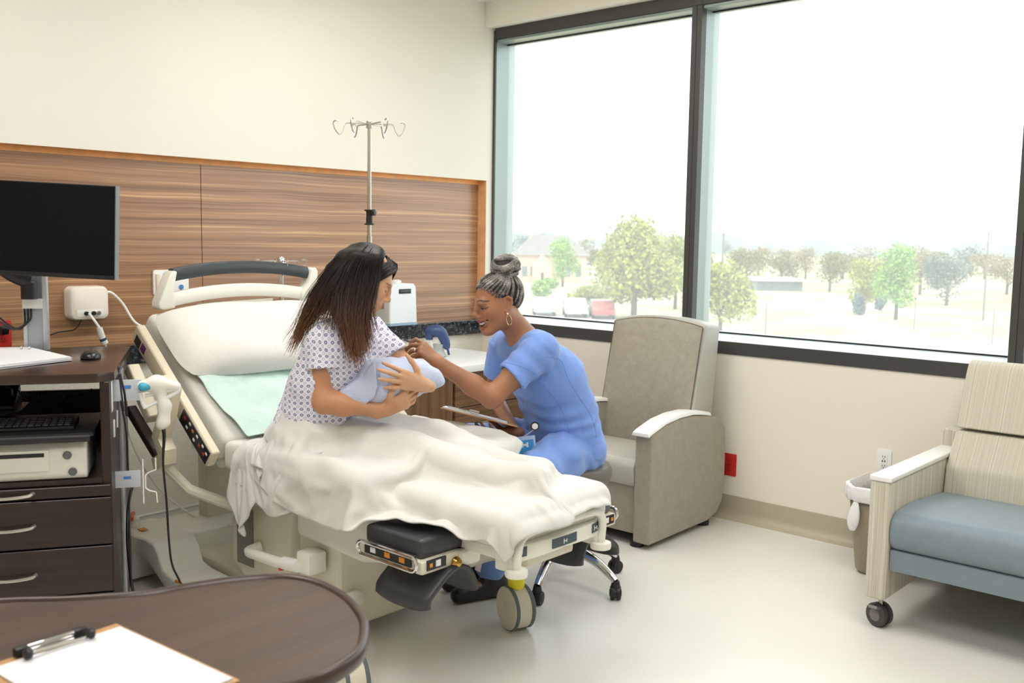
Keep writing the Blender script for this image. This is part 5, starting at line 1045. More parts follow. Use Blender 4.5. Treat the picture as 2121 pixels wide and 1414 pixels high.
def sheet_fold(name, pts, nu, nv_, mt, par, th=0.004, wob=0.006):
    """patch through a grid of control points given as rows"""
    rows = [catmull([Vector(p) for p in r], 6) for r in pts]; m = len(rows[0]); cols = [catmull([rows[i][j] for i in range(len(rows))], 6) for j in range(m)]
    nu = len(cols[0]); P = []
    for i in range(nu):
        for j in range(m):
            p = cols[j][i]; P.append(p+Vector((0, 0, 1))*wob*math.sin(i*0.9+j*0.7)*math.sin(j*0.35))
    q = MB(); q.grid(P, nu, m); return q.build(name, mt, par, world=True, solid=th, ang=80)
sheet_fold('swaddle_flap', [[atd(706, 812, 3.550), atd(728, 800, 3.535), atd(752, 778, 3.525), atd(776, 745, 3.525)], [atd(712, 826, 3.545), atd(740, 818, 3.528), atd(765, 800, 3.515), atd(778, 770, 3.510)], [atd(725, 836, 3.550), atd(750, 838, 3.535), atd(772, 825, 3.520), atd(782, 800, 3.510)]], 0, 0, M_muslin, BY)
# ================================================================== bed linen, draped over the bed and the legs
def drape(x0, x1, y0, y1, z0, cell, boxes, caps, steps=260, slack=1.05, th=0.010, seed=1, tilt=None, shape=None, its=4, keep=None, edge=None):
    nx, ny = int((x1-x0)/cell)+1, int((y1-y0)/cell)+1
    gx, gy = np.meshgrid(np.linspace(x0, x1, nx), np.linspace(y0, y1, ny), indexing='ij')
    if edge is not None: l, r = edge(gy); gx = l+(r-l)*(gx-x0)/(x1-x0)
    F = np.stack([gx, gy, np.full_like(gx, z0)], 2); P = F.copy()
    if shape is not None: P = shape(P)
    P[..., 2] += 0.030*noise3(P, 6.5, seed)+0.012*noise3(P, 17, seed+1); P[..., :2] += 0.004*noise3(P, 11, seed+3)[..., None]
    V = np.zeros_like(P); cons = []
    def con(A, Bq, w, uni=False):
        a = F[A]; b = F[Bq]
        if a.size: cons.append((A, Bq, np.sqrt(((b-a)**2).sum(-1))*slack, w, uni))
    def pairs(n, k): # disjoint index sets for links i,i+k
        out = []
        for a0 in range(2*k):
            i = np.arange(a0, n-k, 2*k)
            if len(i): out.append((i, i+k))
        return out
    for k, w, uni in ((16, 1.0, True), (6, 1.0, True), (1, 1.0, False), (2, 0.08, False)):
        for i, j in pairs(nx, k): con((i, slice(None)), (j, slice(None)), w, uni)
        for i, j in pairs(ny, k): con((slice(None), i), (slice(None), j), w, uni)
    for i, j in pairs(nx, 1): con((i, slice(0, ny-1)), (j, slice(1, ny)), 0.25); con((i, slice(1, ny)), (j, slice(0, ny-1)), 0.25)
    for st in range(steps):
        old = P.copy(); V *= 0.965; V[..., 2] -= 0.0005; P = P+np.clip(V, -0.02, 0.02)
        if keep is not None: P = keep(P, st/steps)
        for it in range(its):
            for A, Bq, L, w, uni in cons:
                a = P[A]; b = P[Bq]; d = b-a; l = np.sqrt((d*d).sum(-1))+1e-9; e = l-L
                if uni: e = np.maximum(e, 0)
                c = d*(e/l*0.5*w)[..., None]; P[A] = a+c; P[Bq] = b-c
            if it % 2 == its % 2 or it == its-1:
                for (c, h, r) in boxes:
                    q = P-c; d = np.abs(q)-(h-r); o = np.maximum(d, 0); lo = np.sqrt((o*o).sum(-1)); sd = lo+np.minimum(d.max(-1), 0)-r-th
                    hit = sd < 0
                    if not hit.any(): continue
                    qq = q[hit]; oo = o[hit]; n = oo*np.sign(qq); ln = np.sqrt((n*n).sum(-1)); ins = ln < 1e-6
                    if ins.any(): k = d[hit][ins].argmax(-1); nn = np.zeros((ins.sum(), 3)); nn[np.arange(len(k)), k] = np.sign(qq[ins][np.arange(len(k)), k]); n[ins] = nn; ln[ins] = 1
                    n = n/ln[:, None]; P[hit] -= n*sd[hit][:, None]; mv = P[hit]-old[hit]; tv = mv-n*(mv*n).sum(-1)[:, None]; P[hit] -= tv*0.35
                for a, b, ra, rb in caps:
                    ab = b-a; t_ = np.clip(((P-a)@ab)/(ab@ab), 0, 1); q = P-a-t_[..., None]*ab; l = np.sqrt((q*q).sum(-1))+1e-9; sd = l-(ra+(rb-ra)*t_)-th; hit = sd < 0
                    if not hit.any(): continue
                    n = q[hit]/l[hit][:, None]; P[hit] -= n*sd[hit][:, None]; mv = P[hit]-old[hit]; tv = mv-n*(mv*n).sum(-1)[:, None]; P[hit] -= tv*0.35
        V = P-old
    return P
def crease(P, amp, sc=(1.5, 0.6, 1.0), seed=3):
    nx, ny, _ = P.shape; du = np.gradient(P, axis=0); dv = np.gradient(P, axis=1); n = np.cross(du, dv); n /= np.linalg.norm(n, axis=-1, keepdims=True)+1e-9
    q = P*np.array(sc); w = noise3(P, 3.0, seed+5)[..., None]*0.12
    r1 = 1-np.abs(noise3(q+w, 6.0, seed)); r2 = 1-np.abs(noise3(q+w, 13.0, seed+1)); m = np.clip(0.55+0.8*noise3(P, 4.0, seed+2), 0.1, 1)
    return P+n*(amp*(1.0*(r1**3-0.3)+0.45*(r2**3-0.3))*m)[..., None]*np.sign(n[nx//2, ny//2, 2])
def cloth_obj(name, P, mt, parent, th=0.005, sub=1):
    nx, ny, _ = P.shape; q = MB(); q.grid([Vector(p) for p in P.reshape(-1, 3)], nx, ny); o = q.build(name, mt, parent, world=True, ang=180)
    if sub: md = o.modifiers.new('sub', 'SUBSURF'); md.levels = sub; md.render_levels = sub
    md = o.modifiers.new('thick', 'SOLIDIFY'); md.thickness = th; md.offset = 1.0; return o
def BX(a, b, r=0.03): a = np.array(a); b = np.array(b); return ((a+b)/2, (b-a)/2, r)
boxes = [BX((2.03, 2.50, 0.45), (2.85, 3.36, 0.70)), BX((2.17, 1.97, 0.45), (2.71, 2.60, 0.635)), BX((1.995, 2.15, 0.40), (2.25, 2.45, 0.562), 0.02), BX((2.63, 2.05, 0.40), (2.885, 2.35, 0.562), 0.02), BX((2.10, 2.45, 0.15), (2.78, 3.38, 0.5), 0.02),
         BX((2.03, 3.28, 0.45), (2.85, 3.7, 0.86), 0.08)]
lcaps = [(pel+lP*0.09+np.array([0, 0, -0.075]), pel-lP*0.09+np.array([0, 0, -0.075]), 0.146, 0.146), (np.array([2.215, 1.95, 0.585]), np.array([2.65, 1.95, 0.585]), 0.012, 0.012)]
for h_, k_, a_ in hips: lcaps += [(h_, k_, 0.074, 0.055), (k_, a_, 0.055, 0.042), (a_, a_+np.array([0.03, -0.10, 0.028]), 0.040, 0.03)]
t = NT('thermal_blanket'); v = t.coord('Object', (1, 1, 1)); wv_ = t.new('ShaderNodeTexWave', wave_type='BANDS', bands_direction='DIAGONAL'); wv_.inputs['Scale'].default_value = 55; wv_.inputs['Distortion'].default_value = 1.0; t.link(v, wv_.inputs[0])
t.b.inputs['Base Color'].default_value = lin((214, 213, 208)); t.b.inputs['Roughness'].default_value = 0.85; t.b.inputs['Sheen Weight'].default_value = 0.3
t.bump(t.math('ADD', t.math('MULTIPLY', wv_.outputs['Fac'], 0.35), t.noise(v, 260, 2)), 0.12, 0.004); M_blanket = t.m
M_linen = mat('white_linen', (214, 213, 209), 0.8, bump=0.2, bs=16, bd=0.015, sheen=0.2)
SH = thing('bed_sheet', 'thin white sheet bunched over the near side of the bed', 'bed sheet', (2.1, 3.1, 0.70))
def shp(P):
    Q = P.copy(); Q[..., 0] = 1.985+(P[..., 0]-1.985)*0.95; s = P[..., 0] < 1.99; Q[..., 2] = np.where(s, P[..., 2]-(1.99-P[..., 0])*1.0, P[..., 2]); Q[..., 0] = np.where(s, 1.985-(1.99-P[..., 0])*0.25, Q[..., 0]); return Q
sst = lambda e0, e1, x: (lambda q: q*q*(3-2*q))(np.clip((x-e0)/(e1-e0), 0, 1))
Ps = drape(1.78, 2.40, 2.70, 3.45, 0.80, 0.0145, boxes, lcaps[:1]+lcaps[2:], 130, 1.15, 0.008, 4, shape=shp, edge=lambda y: (1.95-0.02*np.sin(y*9)-0.04*sst(3.2, 3.42, y), 2.40+0*y))
Ps = crease(Ps, 0.010, (1, 1, 1), 41); cloth_obj('sheet', Ps, M_linen, SH, 0.003)
BK = thing('blanket', 'white thermal cotton blanket draped over the patient\'s legs and bed', 'blanket', (2.4, 2.4, 0.70))
bedge = lambda y: (2.15-0.09*sst(2.0, 2.3, y)+(1.905-2.06)*sst(2.30, 2.62, y), 2.70+(2.88-2.70)*sst(2.3, 2.6, y))
Pb = drape(1.78, 2.95, 1.945, 3.03, 0.93, 0.0145, boxes, lcaps, 210, 1.14, 0.017, 11, shape=shp, edge=bedge)
Pb = crease(Pb, 0.030); cloth_obj('blanket_cloth', Pb, M_blanket, BK, 0.005)
# green absorbent pad behind the patient
GPd = thing('absorbent_pad', 'crumpled pale green absorbent pad on the bed behind the patient', 'bed pad', tuple(bk_pt(2.3, 0.15, 0.02)))
nx, ny = 46, 40; P = np.zeros((nx, ny, 3))
for i in range(nx):
    for j in range(ny):
        u, v_ = i/(nx-1), j/(ny-1); x = 2.045+0.56*u+0.06*(1-v_)*(1-u); s = -0.02+0.42*v_+0.015*u; p = np.array([x, s, 0.0])
        n = 0.020+0.013*noise3(p[None]*np.array([1, 1.4, 1]), 9, 31)[0]+0.006*noise3(p[None], 21, 32)[0]+0.03*max(0, 0.12-u)/0.12*max(0, 0.4-v_)
        P[i, j] = bk_pt(x, s, max(n, 0.006)); P[i, j, 1] -= 0.0
        if s < 0.02: P[i, j, 2] = max(P[i, j, 2], 0.715); 
cloth_obj('pad', P, cloth_mat('mint_pad', (202, 226, 216), 0.35, 22, 0.2), GPd, 0.003)
# ================================================================== computer cabinet and the things on it
CA, CZ = (1.513, 3.173, 0.0), math.radians(-30.5)
CB = thing('computer_cabinet', 'dark espresso wood workstation cabinet with drawers and an open equipment bay', 'cabinet', CA, CZ)
_a = np.array(CA); _e1 = np.array([math.cos(CZ), math.sin(CZ), 0]); _e2 = np.array([-math.sin(CZ), math.cos(CZ), 0])
def side_pt(px, py, off=0.0):
    d = cF+cR*(px-IW/2)/FLEN-cU*(py-IH/2)/FLEN; t = ((_a+_e1*off-np.array([0, 0, HC]))@_e1)/(d@_e1); return Vector(np.array([0, 0, HC])+d*t)
def front_pt(px, py, off=0.0):
    d = cF+cR*(px-IW/2)/FLEN-cU*(py-IH/2)/FLEN; t = ((_a+_e2*off-np.array([0, 0, HC]))@_e2)/(d@_e2); return Vector(np.array([0, 0, HC])+d*t)
CW, CD = 0.80, 0.82
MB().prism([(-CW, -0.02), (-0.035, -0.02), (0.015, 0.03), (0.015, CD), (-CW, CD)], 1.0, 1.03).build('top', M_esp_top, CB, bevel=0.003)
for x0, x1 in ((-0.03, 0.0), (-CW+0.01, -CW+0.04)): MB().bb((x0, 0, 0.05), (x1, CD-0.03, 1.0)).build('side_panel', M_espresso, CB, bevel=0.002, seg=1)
MB().bb((-CW+0.04, CD-0.05, 0.08), (-0.03, CD-0.03, 0.86)).build('back_panel', M_espresso, CB, smooth=False)
MB().bb((-CW+0.04, 0.0, 0.655), (-0.03, CD-0.05, 0.672)).build('bay_shelf', M_espresso, CB, smooth=False); MB().bb((-CW+0.04, 0.02, 0.06), (-0.03, CD-0.05, 0.08)).build('bottom', M_espresso, CB, smooth=False)
MB().bb((-CW+0.03, 0.05, 0.0), (-0.02, CD-0.06, 0.06)).build('plinth', M_black, CB, smooth=False)
for z0, z1 in ((0.615, 0.652), (0.448, 0.609), (0.282, 0.442), (0.085, 0.276)):
    d = MB().bb((-CW+0.012, -0.018, z0), (-0.003, 0.0, z1)).build('drawer', M_espresso, CB, bevel=0.002, seg=1)
    zh = (z0+z1)/2 if z1 > 0.64 else z1-0.085
    if z1 > 0.64: zh = 0.634
    MB().tube([(-0.40, -0.018, zh), (-0.385, -0.038, zh-0.001), (-0.32, -0.046, zh-0.004), (-0.255, -0.038, zh-0.001), (-0.24, -0.018, zh+0.002)], [0.008, 0.0055, 0.005, 0.0055, 0.008], 8, sm=4, flat=1.0).build('handle', M_steel, d)
MB().bb((0.0, 0.33, 0.06), (0.016, 0.40, 0.995)).build('aluminium_post', mat('aluminium', (176, 180, 184), 0.35, 0.8), CB, bevel=0.002); MB().bb((0.0, 0.41, 0.3), (0.012, 0.425, 0.995)).build('cable_channel', M_black, CB)
p_ = side_pt(232, 772, 0.001); MB().bb((0.0005, 0.06, 0.885), (0.0015, 0.115, 0.99)).build('paper_label', M_paper, CB); MB().bb((0.0005, 0.10, 0.79), (0.006, 0.12, 0.85)).build('hook_tab', M_white, CB, bevel=0.001); MB().bb((0.0005, 0.23, 0.80), (0.006, 0.25, 0.86)).build('hook_tab', M_white, CB, bevel=0.001)
tr = MB().bb((-CW+0.05, -0.03, 0.822), (-0.05, 0.36, 0.836)).tube([(-CW+0.06, -0.02, 0.818), (-0.06, -0.02, 0.818)], 0.015, 12).build('keyboard_tray', M_black, CB, bevel=0.004)
kb = thing('keyboard', 'black computer keyboard on the sliding tray of the cabinet', 'keyboard', CA, CZ)
MB().prism([(0.03, 0.837), (0.03, 0.848), (0.175, 0.86), (0.175, 0.837)], -0.55, -0.115, 'yz').build('case', M_black, kb, bevel=0.003)
M_key = mat('key_black', (44, 44, 46), 0.5); km = None
for r in range(5):
    for c in range(19):
        x, y = -0.538+c*0.0222, 0.046+r*0.025; z = 0.8515+(y-0.03)*0.083
        if km is None:
            k = MB().box((0, 0, 0), (0.0185, 0.0205, 0.006)).build('key', M_key, kb, bevel=0.0015, seg=1); km = k.data
        else: k = bpy.data.objects.new('key', km); COL.objects.link(k); k.parent = kb
        k.location = (x, y, z)
pr = thing('label_printer', 'beige desktop printer with paper slot on the lower bay shelf', 'printer', CA, CZ)
M_prn = mat('printer_beige', (218, 216, 206), 0.45); MB().prism([(0.01, 0.674), (0.0, 0.69), (0.0, 0.775), (0.02, 0.80), (0.30, 0.805), (0.30, 0.674)], -0.52, -0.075, 'yz').build('housing', M_prn, pr, bevel=0.008, seg=3)
MB().bb((-0.36, -0.006, 0.705), (-0.19, 0.004, 0.778)).build('front_cover', M_prn, pr, bevel=0.006); MB().bb((-0.345, -0.0075, 0.755), (-0.205, 0.0, 0.768)).build('paper_slot', M_black, pr)
for x, z in ((-0.135, 0.757), (-0.12, 0.70)): MB().lathe([(0.014, -0.004), (0.012, -0.007), (0.0, -0.0075)], (x, 0.0, z), 18, 'Y').build('button', mat('button_grey', (96, 98, 98), 0.4), pr)
ph = thing('desk_telephone', 'black desk telephone with coiled cord at the back of the bay', 'telephone', CA, CZ)
MB().prism([(0.42, 0.84), (0.42, 0.86), (0.56, 0.93), (0.58, 0.84)], -0.60, -0.36, 'yz').build('base', M_black, ph, bevel=0.008); MB().tube([(-0.585, 0.44, 0.89), (-0.57, 0.46, 0.91), (-0.40, 0.46, 0.91), (-0.385, 0.44, 0.89)], 0.018, 10, sm=3).build('handset', M_black, ph); MB().bb((-0.52, 0.414, 0.862), (-0.43, 0.44, 0.885)).build('display', mat('lcd_dark', (70, 78, 80), 0.2), ph, bevel=0.003)
MB().tube([Vector((-0.36+t_*0.26, 0.5, 0.90-0.03*math.sin(PI*t_)))+Vector((0, 0.006*math.cos(t_*150), 0.006*math.sin(t_*150))) for t_ in np.linspace(0, 1, 170)], 0.002, 5).build('coiled_cord', M_black, ph)
MB().bb((-0.62, 0.40, 0.836), (-0.34, 0.62, 0.842)).build('foot_pad', M_black, ph)
# on the top
ms = thing('computer_mouse', 'black computer mouse on the cabinet top', 'mouse', tuple(at(188, 742, z=1.0305)), CZ)
q = SDF(); q.ell((0, 0, 0.004), (0.036, 0.056, 0.03)); q.half((0, 0, 0.0), (0, 0, -1), 0.002, 's'); V, Q = q.mesh(0.003); me = organic('shell', [(V, Q)], mat('mouse_black', (20, 20, 22), 0.25), None); me.parent = ms
MB().tube([(0, 0.012, 0.034), (0, 0.028, 0.033)], 0.004, 8).build('wheel', M_rub, ms)
bn = thing('ring_binder', 'open white ring binder with loose pages on the cabinet top', 'binder', CA, CZ)
bl = [Matrix.Rotation(-CZ, 3, 'Z')@(at(px, py, z=1.031)-Vector(CA)) for px, py in ((148, 747), (0, 765), (-120, 775), (-90, 728), (62, 726))]
for k in range(7):
    o_ = MB(); pts = [(p.x+0.004*math.sin(k*2+i), p.y+0.003*math.cos(k*3+i)) for i, p in enumerate(bl)]; o_.prism(pts, 1.0312+k*0.0022, 1.0330+k*0.0022); o_.build('page', M_paper, bn, smooth=False)
for px in (45, 62):
    c = Matrix.Rotation(-CZ, 3, 'Z')@(at(px, 726, z=1.04)-Vector(CA)); MB().tube([c+Vector((0, 0.014*math.cos(a), 0.003+0.016*math.sin(a))) for a in np.linspace(0, PI, 10)], 0.0022, 6).build('ring', M_steel, bn)
MB().bb((bl[3].x, bl[4].y-0.01, 1.0305), (bl[4].x-0.01, bl[4].y+0.012, 1.034)).build('spine', M_white, bn)
# monitor on its post
cl_ = Matrix.Rotation(-CZ, 3, 'Z')@(at(76, 724, z=1.03)-Vector(CA))
MN = thing('monitor_stand', 'white metal post with black monitor arm on the cabinet top', 'monitor stand', (CA[0], CA[1], 1.03), CZ)
cx, cy = cl_.x, cl_.y; M_alu = mat('pale_aluminium', (206, 210, 214), 0.35, 0.4)
MB().bb((cx-0.042, cy-0.02, 0.0), (cx-0.028, cy+0.03, 0.52)).bb((cx+0.028, cy-0.02, 0.0), (cx+0.046, cy+0.03, 0.52)).build('post_rail', stuff_m if False else M_alu, MN, bevel=0.003); MB().bb((cx-0.03, cy-0.005, 0.0), (cx+0.03, cy+0.02, 0.52)).build('post_web', mat('post_web', (186, 194, 200), 0.4, 0.3), MN)
MB().bb((cx-0.042, cy-0.03, 0.165), (cx+0.03, cy-0.02, 0.205)).build('arm_bracket', M_white, MN, bevel=0.002); MB().lathe([(0.03, 0.205), (0.03, 0.27), (0.026, 0.275)], (cx-0.012, cy-0.05, 0), 18).build('arm_pivot', M_black, MN)
MB().tube([(cx-0.012, cy-0.05, 0.28), (cx-0.06, cy-0.07, 0.30), (cx-0.14, cy-0.10, 0.355), (cx-0.24, cy-0.12, 0.38)], [0.034, 0.03, 0.026, 0.026], 12, sm=5).build('arm', M_black, MN); MB().bb((cx-0.30, cy-0.16, 0.33), (cx-0.14, cy-0.10, 0.48)).build('mount_plate', M_black, MN, bevel=0.006)
for k in range(3): MB().tube([(cx-0.01-0.012*k, cy-0.03, 0.165), (cx-0.015-0.01*k, cy-0.05, 0.12-0.01*k), (cx-0.08, cy-0.06, 0.09+0.005*k), (cx-0.2, cy-0.05, 0.15+0.03*k), (cx-0.3, cy-0.03, 0.24)], 0.004, 6, sm=5).build('cable', M_black, MN)
mc = Vector(atd(68, 474, 3.62)); rg = -math.radians(2.2); mx_ = Vector(-VL); mz = Vector(VU); fwd = Vector(-VA)
mx2 = (mx_*math.cos(rg)+mz*math.sin(rg)); mz2 = (mz*math.cos(rg)-mx_*math.sin(rg)); Mm = Matrix([[mx2[i], mz2[i], fwd[i], mc[i]] for i in range(3)]+[[0, 0, 0, 1]])
MO = thing('computer_monitor', 'large black flat monitor mounted above the computer cabinet', 'monitor', tuple(mc)); hw, hh = 0.305, 0.174
MB().bb((-hw, -hh, -0.035), (hw, hh, 0.0)).xf(Mm).build('casing', M_black, MO, bevel=0.004, world=True); MB().bb((-hw+0.004, -hh+0.016, 0.0), (hw-0.004, hh-0.004, 0.0012)).xf(Mm).build('screen', mat('screen_off', (9, 10, 14), 0.5, spec=0.15), MO, world=True)
MB().bb((hw-0.0005, -hh, -0.03), (hw+0.003, hh, 0.001)).xf(Mm).build('edge_strip', mat('monitor_edge', (120, 128, 132), 0.4), MO, world=True); MB().bb((-0.12, -0.06, -0.06), (0.02, 0.08, -0.035)).xf(Mm).build('rear_mount', M_black, MO, world=True)
# scanner, its holder and the cable hook on the cabinet side
M_tag = mat('holder_grey', (196, 200, 206), 0.4); M_blue = mat('logo_blue', (70, 130, 200), 0.5)
hk = thing('scanner_holder', 'grey bracket with white cradle on the cabinet side holding a scanner', 'holder', tuple(atd(262, 808, 3.42)), CZ)
def sdb(nm, pxa, pya, w, h, th, mt, par, off=0.016): 
    p = Matrix.Rotation(-CZ, 3, 'Z')@(side_pt(pxa, pya, off)-Vector(XFM[par.name].translation)) if par.name in XFM else None; return MB().box((p.x, p.y, p.z), (th, w, h)).build(nm, mt, par, bevel=0.001)
MB().box((0.0, 0, 0), (0.10, 0.006, 0.075)).build('plate', M_tag, hk, bevel=0.002); MB().box((0.0, -0.004, 0.012), (0.03, 0.001, 0.012)).build('logo', M_blue, hk)
MB().tube([(0.045, 0, -0.01), (0.055, -0.004, -0.055), (0.07, -0.004, -0.058), (0.165, -0.005, -0.012), (0.16, -0.005, 0.0), (0.06, -0.002, -0.022)], 0.007, 8, sm=4).build('cradle', M_cap, hk)
sc_ = thing('barcode_scanner', 'white and turquoise handheld barcode scanner hanging in its cradle', 'scanner', tuple(XFM[hk.name].translation), CZ)
q = SDF(); q.chain([(0.055, 0, 0.012), (0.10, 0, 0.022), (0.165, 0, 0.008)], [0.022, 0.026, 0.017], 0.02); q.chain([(0.10, 0, 0.012), (0.125, 0, -0.06), (0.120, 0, -0.115)], [0.02, 0.02, 0.023], 0.02); q.cap((0.112, 0, -0.128), (0.118, 0, -0.12), 0.018, 0.02, 0.01)
V, Q = q.mesh(0.004); o_ = organic('shell', [(V, Q)], mat('scanner_white', (232, 228, 218), 0.4), None); o_.parent = sc_
q = SDF(); q.chain([(0.055, -0.012, 0.012), (0.095, -0.014, 0.016)], [0.017, 0.012], 0.01); V, Q = q.mesh(0.003); o_ = organic('turquoise_grip', [(V, Q)], mat('turquoise', (64, 164, 196), 0.4), None); o_.parent = sc_
M_cable = mat('black_cable', (18, 18, 19), 0.45)
ci = lambda p: Vector(p)
sp0 = XFM[sc_.name]@Vector((0.118, 0, -0.14))
cab = [sp0, sp0+Vector((0.0, -0.006, -0.03)), at(338, 960, x=sp0.x+0.01), at(345, 1040, x=sp0.x+0.015), at(350, 1120, x=sp0.x+0.02), at(357, 1170, x=sp0.x+0.03), at(376, 1212, x=sp0.x+0.05)]
cab += [Vector((cab[-1].x+0.05, cab[-1].y-0.05, max(0.02, cab[-1].z-0.2))), Vector((cab[-1].x+0.1, cab[-1].y+0.1, 0.012)), Vector((cab[-1].x, cab[-1].y+0.3, 0.012))]
tag(MB().tube(cab, [0.008, 0.006]+[0.004]*(len(cab)-2), 8, sm=6).build('scanner_cable', M_cable), 'black cable hanging from the barcode scanner to the floor', 'cable')
h2 = thing('cable_hook', 'grey plate with bent white wire hooks lower on the cabinet side', 'hook', tuple(atd(264, 992, 3.46)), CZ)
MB().box((0.0, 0, 0), (0.088, 0.006, 0.06)).build('plate', M_tag, h2, bevel=0.002); MB().box((0.0, -0.004, 0.006), (0.025, 0.001, 0.01)).build('logo', M_blue, h2)
for x0, pts in ((0.052, [(0, 0.07), (0, -0.09)]), (0.06, [(0.035, 0.072), (0.035, 0.03), (0.01, 0.02), (0.0, 0.01), (0.0, -0.035), (0.012, -0.045), (0.035, -0.052), (0.038, -0.09)])): MB().tube([(x0+a, -0.004, b) for a, b in pts], 0.0028, 6).build('wire', M_cap, h2)
for k, (pts, r) in enumerate([([(285, 985), (272, 1015), (265, 1060), (264, 1120), (270, 1190), (276, 1225)], 0.006), ([(250, 830), (262, 900), (265, 970), (272, 1000), (268, 1050), (268, 1120), (272, 1215)], 0.0032), ([(245, 760), (252, 790), (258, 815), (263, 860)], 0.004), ([(255, 748), (248, 770), (250, 800), (256, 850)], 0.003)]):
    P = [side_pt(px, py, 0.030+0.012*k) for px, py in pts]; tag(MB().tube(P, r, 6, sm=5).build('power_cable', M_cable), ['thick black cable looped over the lower cable hook', 'thin black cable running down the whole cabinet side', 'short black cable bundled at the top of the cabinet side', 'thin black cord tucked behind the cabinet top edge'][k], 'cable')
# ================================================================== on the head wall
WB = thing('wall_module', 'white rounded medical wall box with connector ports beside the monitor', 'wall box', (2.055, YP, 1.17))
rings = [[Vector((a*s_, y, b*s_)) for a, b in rrect(0.182, 0.156, 0.028)] for y, s_ in ((-0.001, 1.0), (-0.05, 0.99), (-0.064, 0.95), (-0.067, 0.9))]
MB().loft(rings).build('housing', mat('warm_white_plastic', (236, 228, 216), 0.4), WB, ang=50); MB().bb((-0.062, -0.069, -0.062), (0.062, -0.066, -0.03)).build('port_plate', M_cap, WB, bevel=0.001)
for x, m_ in ((-0.022, M_black), (0.012, M_black), (0.035, M_steel)): MB().lathe([(0.0095, -0.0685), (0.0095, -0.08), (0.006, -0.08)], (x, 0, -0.046), 14, 'Y').build('port', m_, WB)
wp = [Vector((2.04, YP-0.085, 1.124)), Vector((2.05, YP-0.12, 1.09)), Vector((2.065, YP-0.13, 1.06)), Vector((2.075, YP-0.13, 1.02)), Vector((2.09, YP-0.13, 0.985))]
cn = thing('signal_cable', 'thick white connector cable plugged into the wall box', 'cable', tuple(wp[0])); MB().tube(wp[:3], 0.006, 8, sm=4).build('lead', M_cap, cn, world=True); MB().tube(wp[2:], [0.013, 0.015, 0.015], 12).build('connector', M_cap, cn, world=True); MB().lathe([(0.0158, -0.006), (0.0158, 0.006)], wp[3].lerp(wp[4], 0.4), 12, wp[4]-wp[3]).build('blue_band', mat('navy_band', (50, 70, 110), 0.5), cn, world=True)
MB().tube([wp[4], wp[4]+Vector((0.01, 0, -0.06)), wp[4]+Vector((0.0, -0.01, -0.2)), (2.08, YB-0.03, 0.4)], 0.005, 8, sm=4).build('lower_lead', M_cap, cn, world=True)
wc = [Vector((2.147, YP-0.03, 1.215)), Vector((2.175, YP-0.035, 1.212)), Vector((2.22, YP-0.05, 1.16)), Vector((2.26, YP-0.09, 1.07)), Vector((2.33, YP-0.15, 1.02)), Vector((2.36, YP-0.3, 0.9)), Vector((2.35, 4.1, 0.5))]
tag(MB().tube(wc, 0.006, 8, sm=6).build('bed_cable', M_cap), 'white cable curving from the wall box down behind the bed', 'cable')
bw = [at(250, 820, y=4.2), at(275, 920, y=4.15), at(320, 1000, y=4.1), at(380, 1055, y=4.0), at(430, 1080, y=3.9), at(475, 1087, y=3.75), at(560, 1085, y=3.6)]
tag(MB().tube(bw, 0.0055, 8, sm=6).build('bed_power_cord', M_cap), 'long white cord sagging from the head wall to the bed base', 'cord')
tag(MB().tube([(2.03, YP-0.03, 1.092), (1.99, YP-0.04, 1.05), (1.92, YP-0.03, 1.04), (1.86, YP-0.02, 1.02), (1.80, YP-0.03, 1.0)], 0.0028, 6, sm=5).build('thin_cable', M_cable), 'thin black cable under the white wall box', 'cable')
OP = thing('wall_socket_plate', 'white bed communication socket plate behind the headboard', 'socket plate', (2.493, YP, 1.252))
MB().prism(rrect(0.19, 0.13, 0.014), -0.012, -0.0005, 'xz').build('plate', M_white, OP, bevel=0.002); MB().bb((-0.083, -0.02, -0.05), (-0.066, -0.011, 0.045)).build('module', mat('ivory', (226, 214, 190), 0.4), OP, bevel=0.002)
MB().lathe([(0.017, -0.013), (0.015, -0.03), (0.0, -0.032)], (-0.045, 0, -0.025), 16, 'Y').build('plug', mat('tan_plug', (206, 178, 150), 0.5), OP); MB().lathe([(0.012, -0.0125), (0.012, -0.016), (0, -0.016)], (0.052, 0, -0.022), 16, 'Y').build('blue_button', M_blue, OP)
for k in range(5): MB().lathe([(0.003, -0.0125), (0.003, -0.0135), (0, -0.0135)], (-0.03+0.002*k, 0, 0.0+0.009*k), 8, 'Y').build('pin', M_black, OP)
def outlet(name, label, loc, rz, mt, w=0.072, h=0.118, slots=True):
    o = thing(name, label, 'outlet', loc, rz); MB().prism(rrect(w, h, 0.006), -0.006, -0.0003, 'xz').build('plate', mt, o, bevel=0.0015)
    MB().bb((-w*0.24, -0.008, -h*0.29), (w*0.24, -0.005, h*0.29)).build('insert', mt, o, bevel=0.0008)
    if slots:
        for dz in (-0.026, 0.018):
            for dx in (-0.006, 0.006): MB().bb((dx-0.0014, -0.0086, dz), (dx+0.0014, -0.0078, dz+0.009)).build('slot', M_black, o)
            MB().lathe([(0.0026, -0.0086), (0.0026, -0.008)], (0, 0, dz-0.006), 8, 'Y').build('ground_hole', M_black, o)
        for dx in (-0.006, 0.006): MB().bb((dx-0.0026, -0.0086, -0.004), (dx+0.0026, -0.0078, 0.005)).build('usb_port', M_black, o)
    return o
ro = outlet('red_outlet', 'red emergency power outlet with black plugs behind the cabinet', (1.69, YP, 1.045), 0, M_red); MB().box((-0.005, -0.03, 0.02), (0.03, 0.045, 0.03), rx=0.3).build('black_plug', M_black, ro, bevel=0.005)
outlet('red_outlet', 'red power outlet on the window wall beside the recliner', (XW, 2.60, 0.292), -PI/2, M_red, 0.08, 0.122)
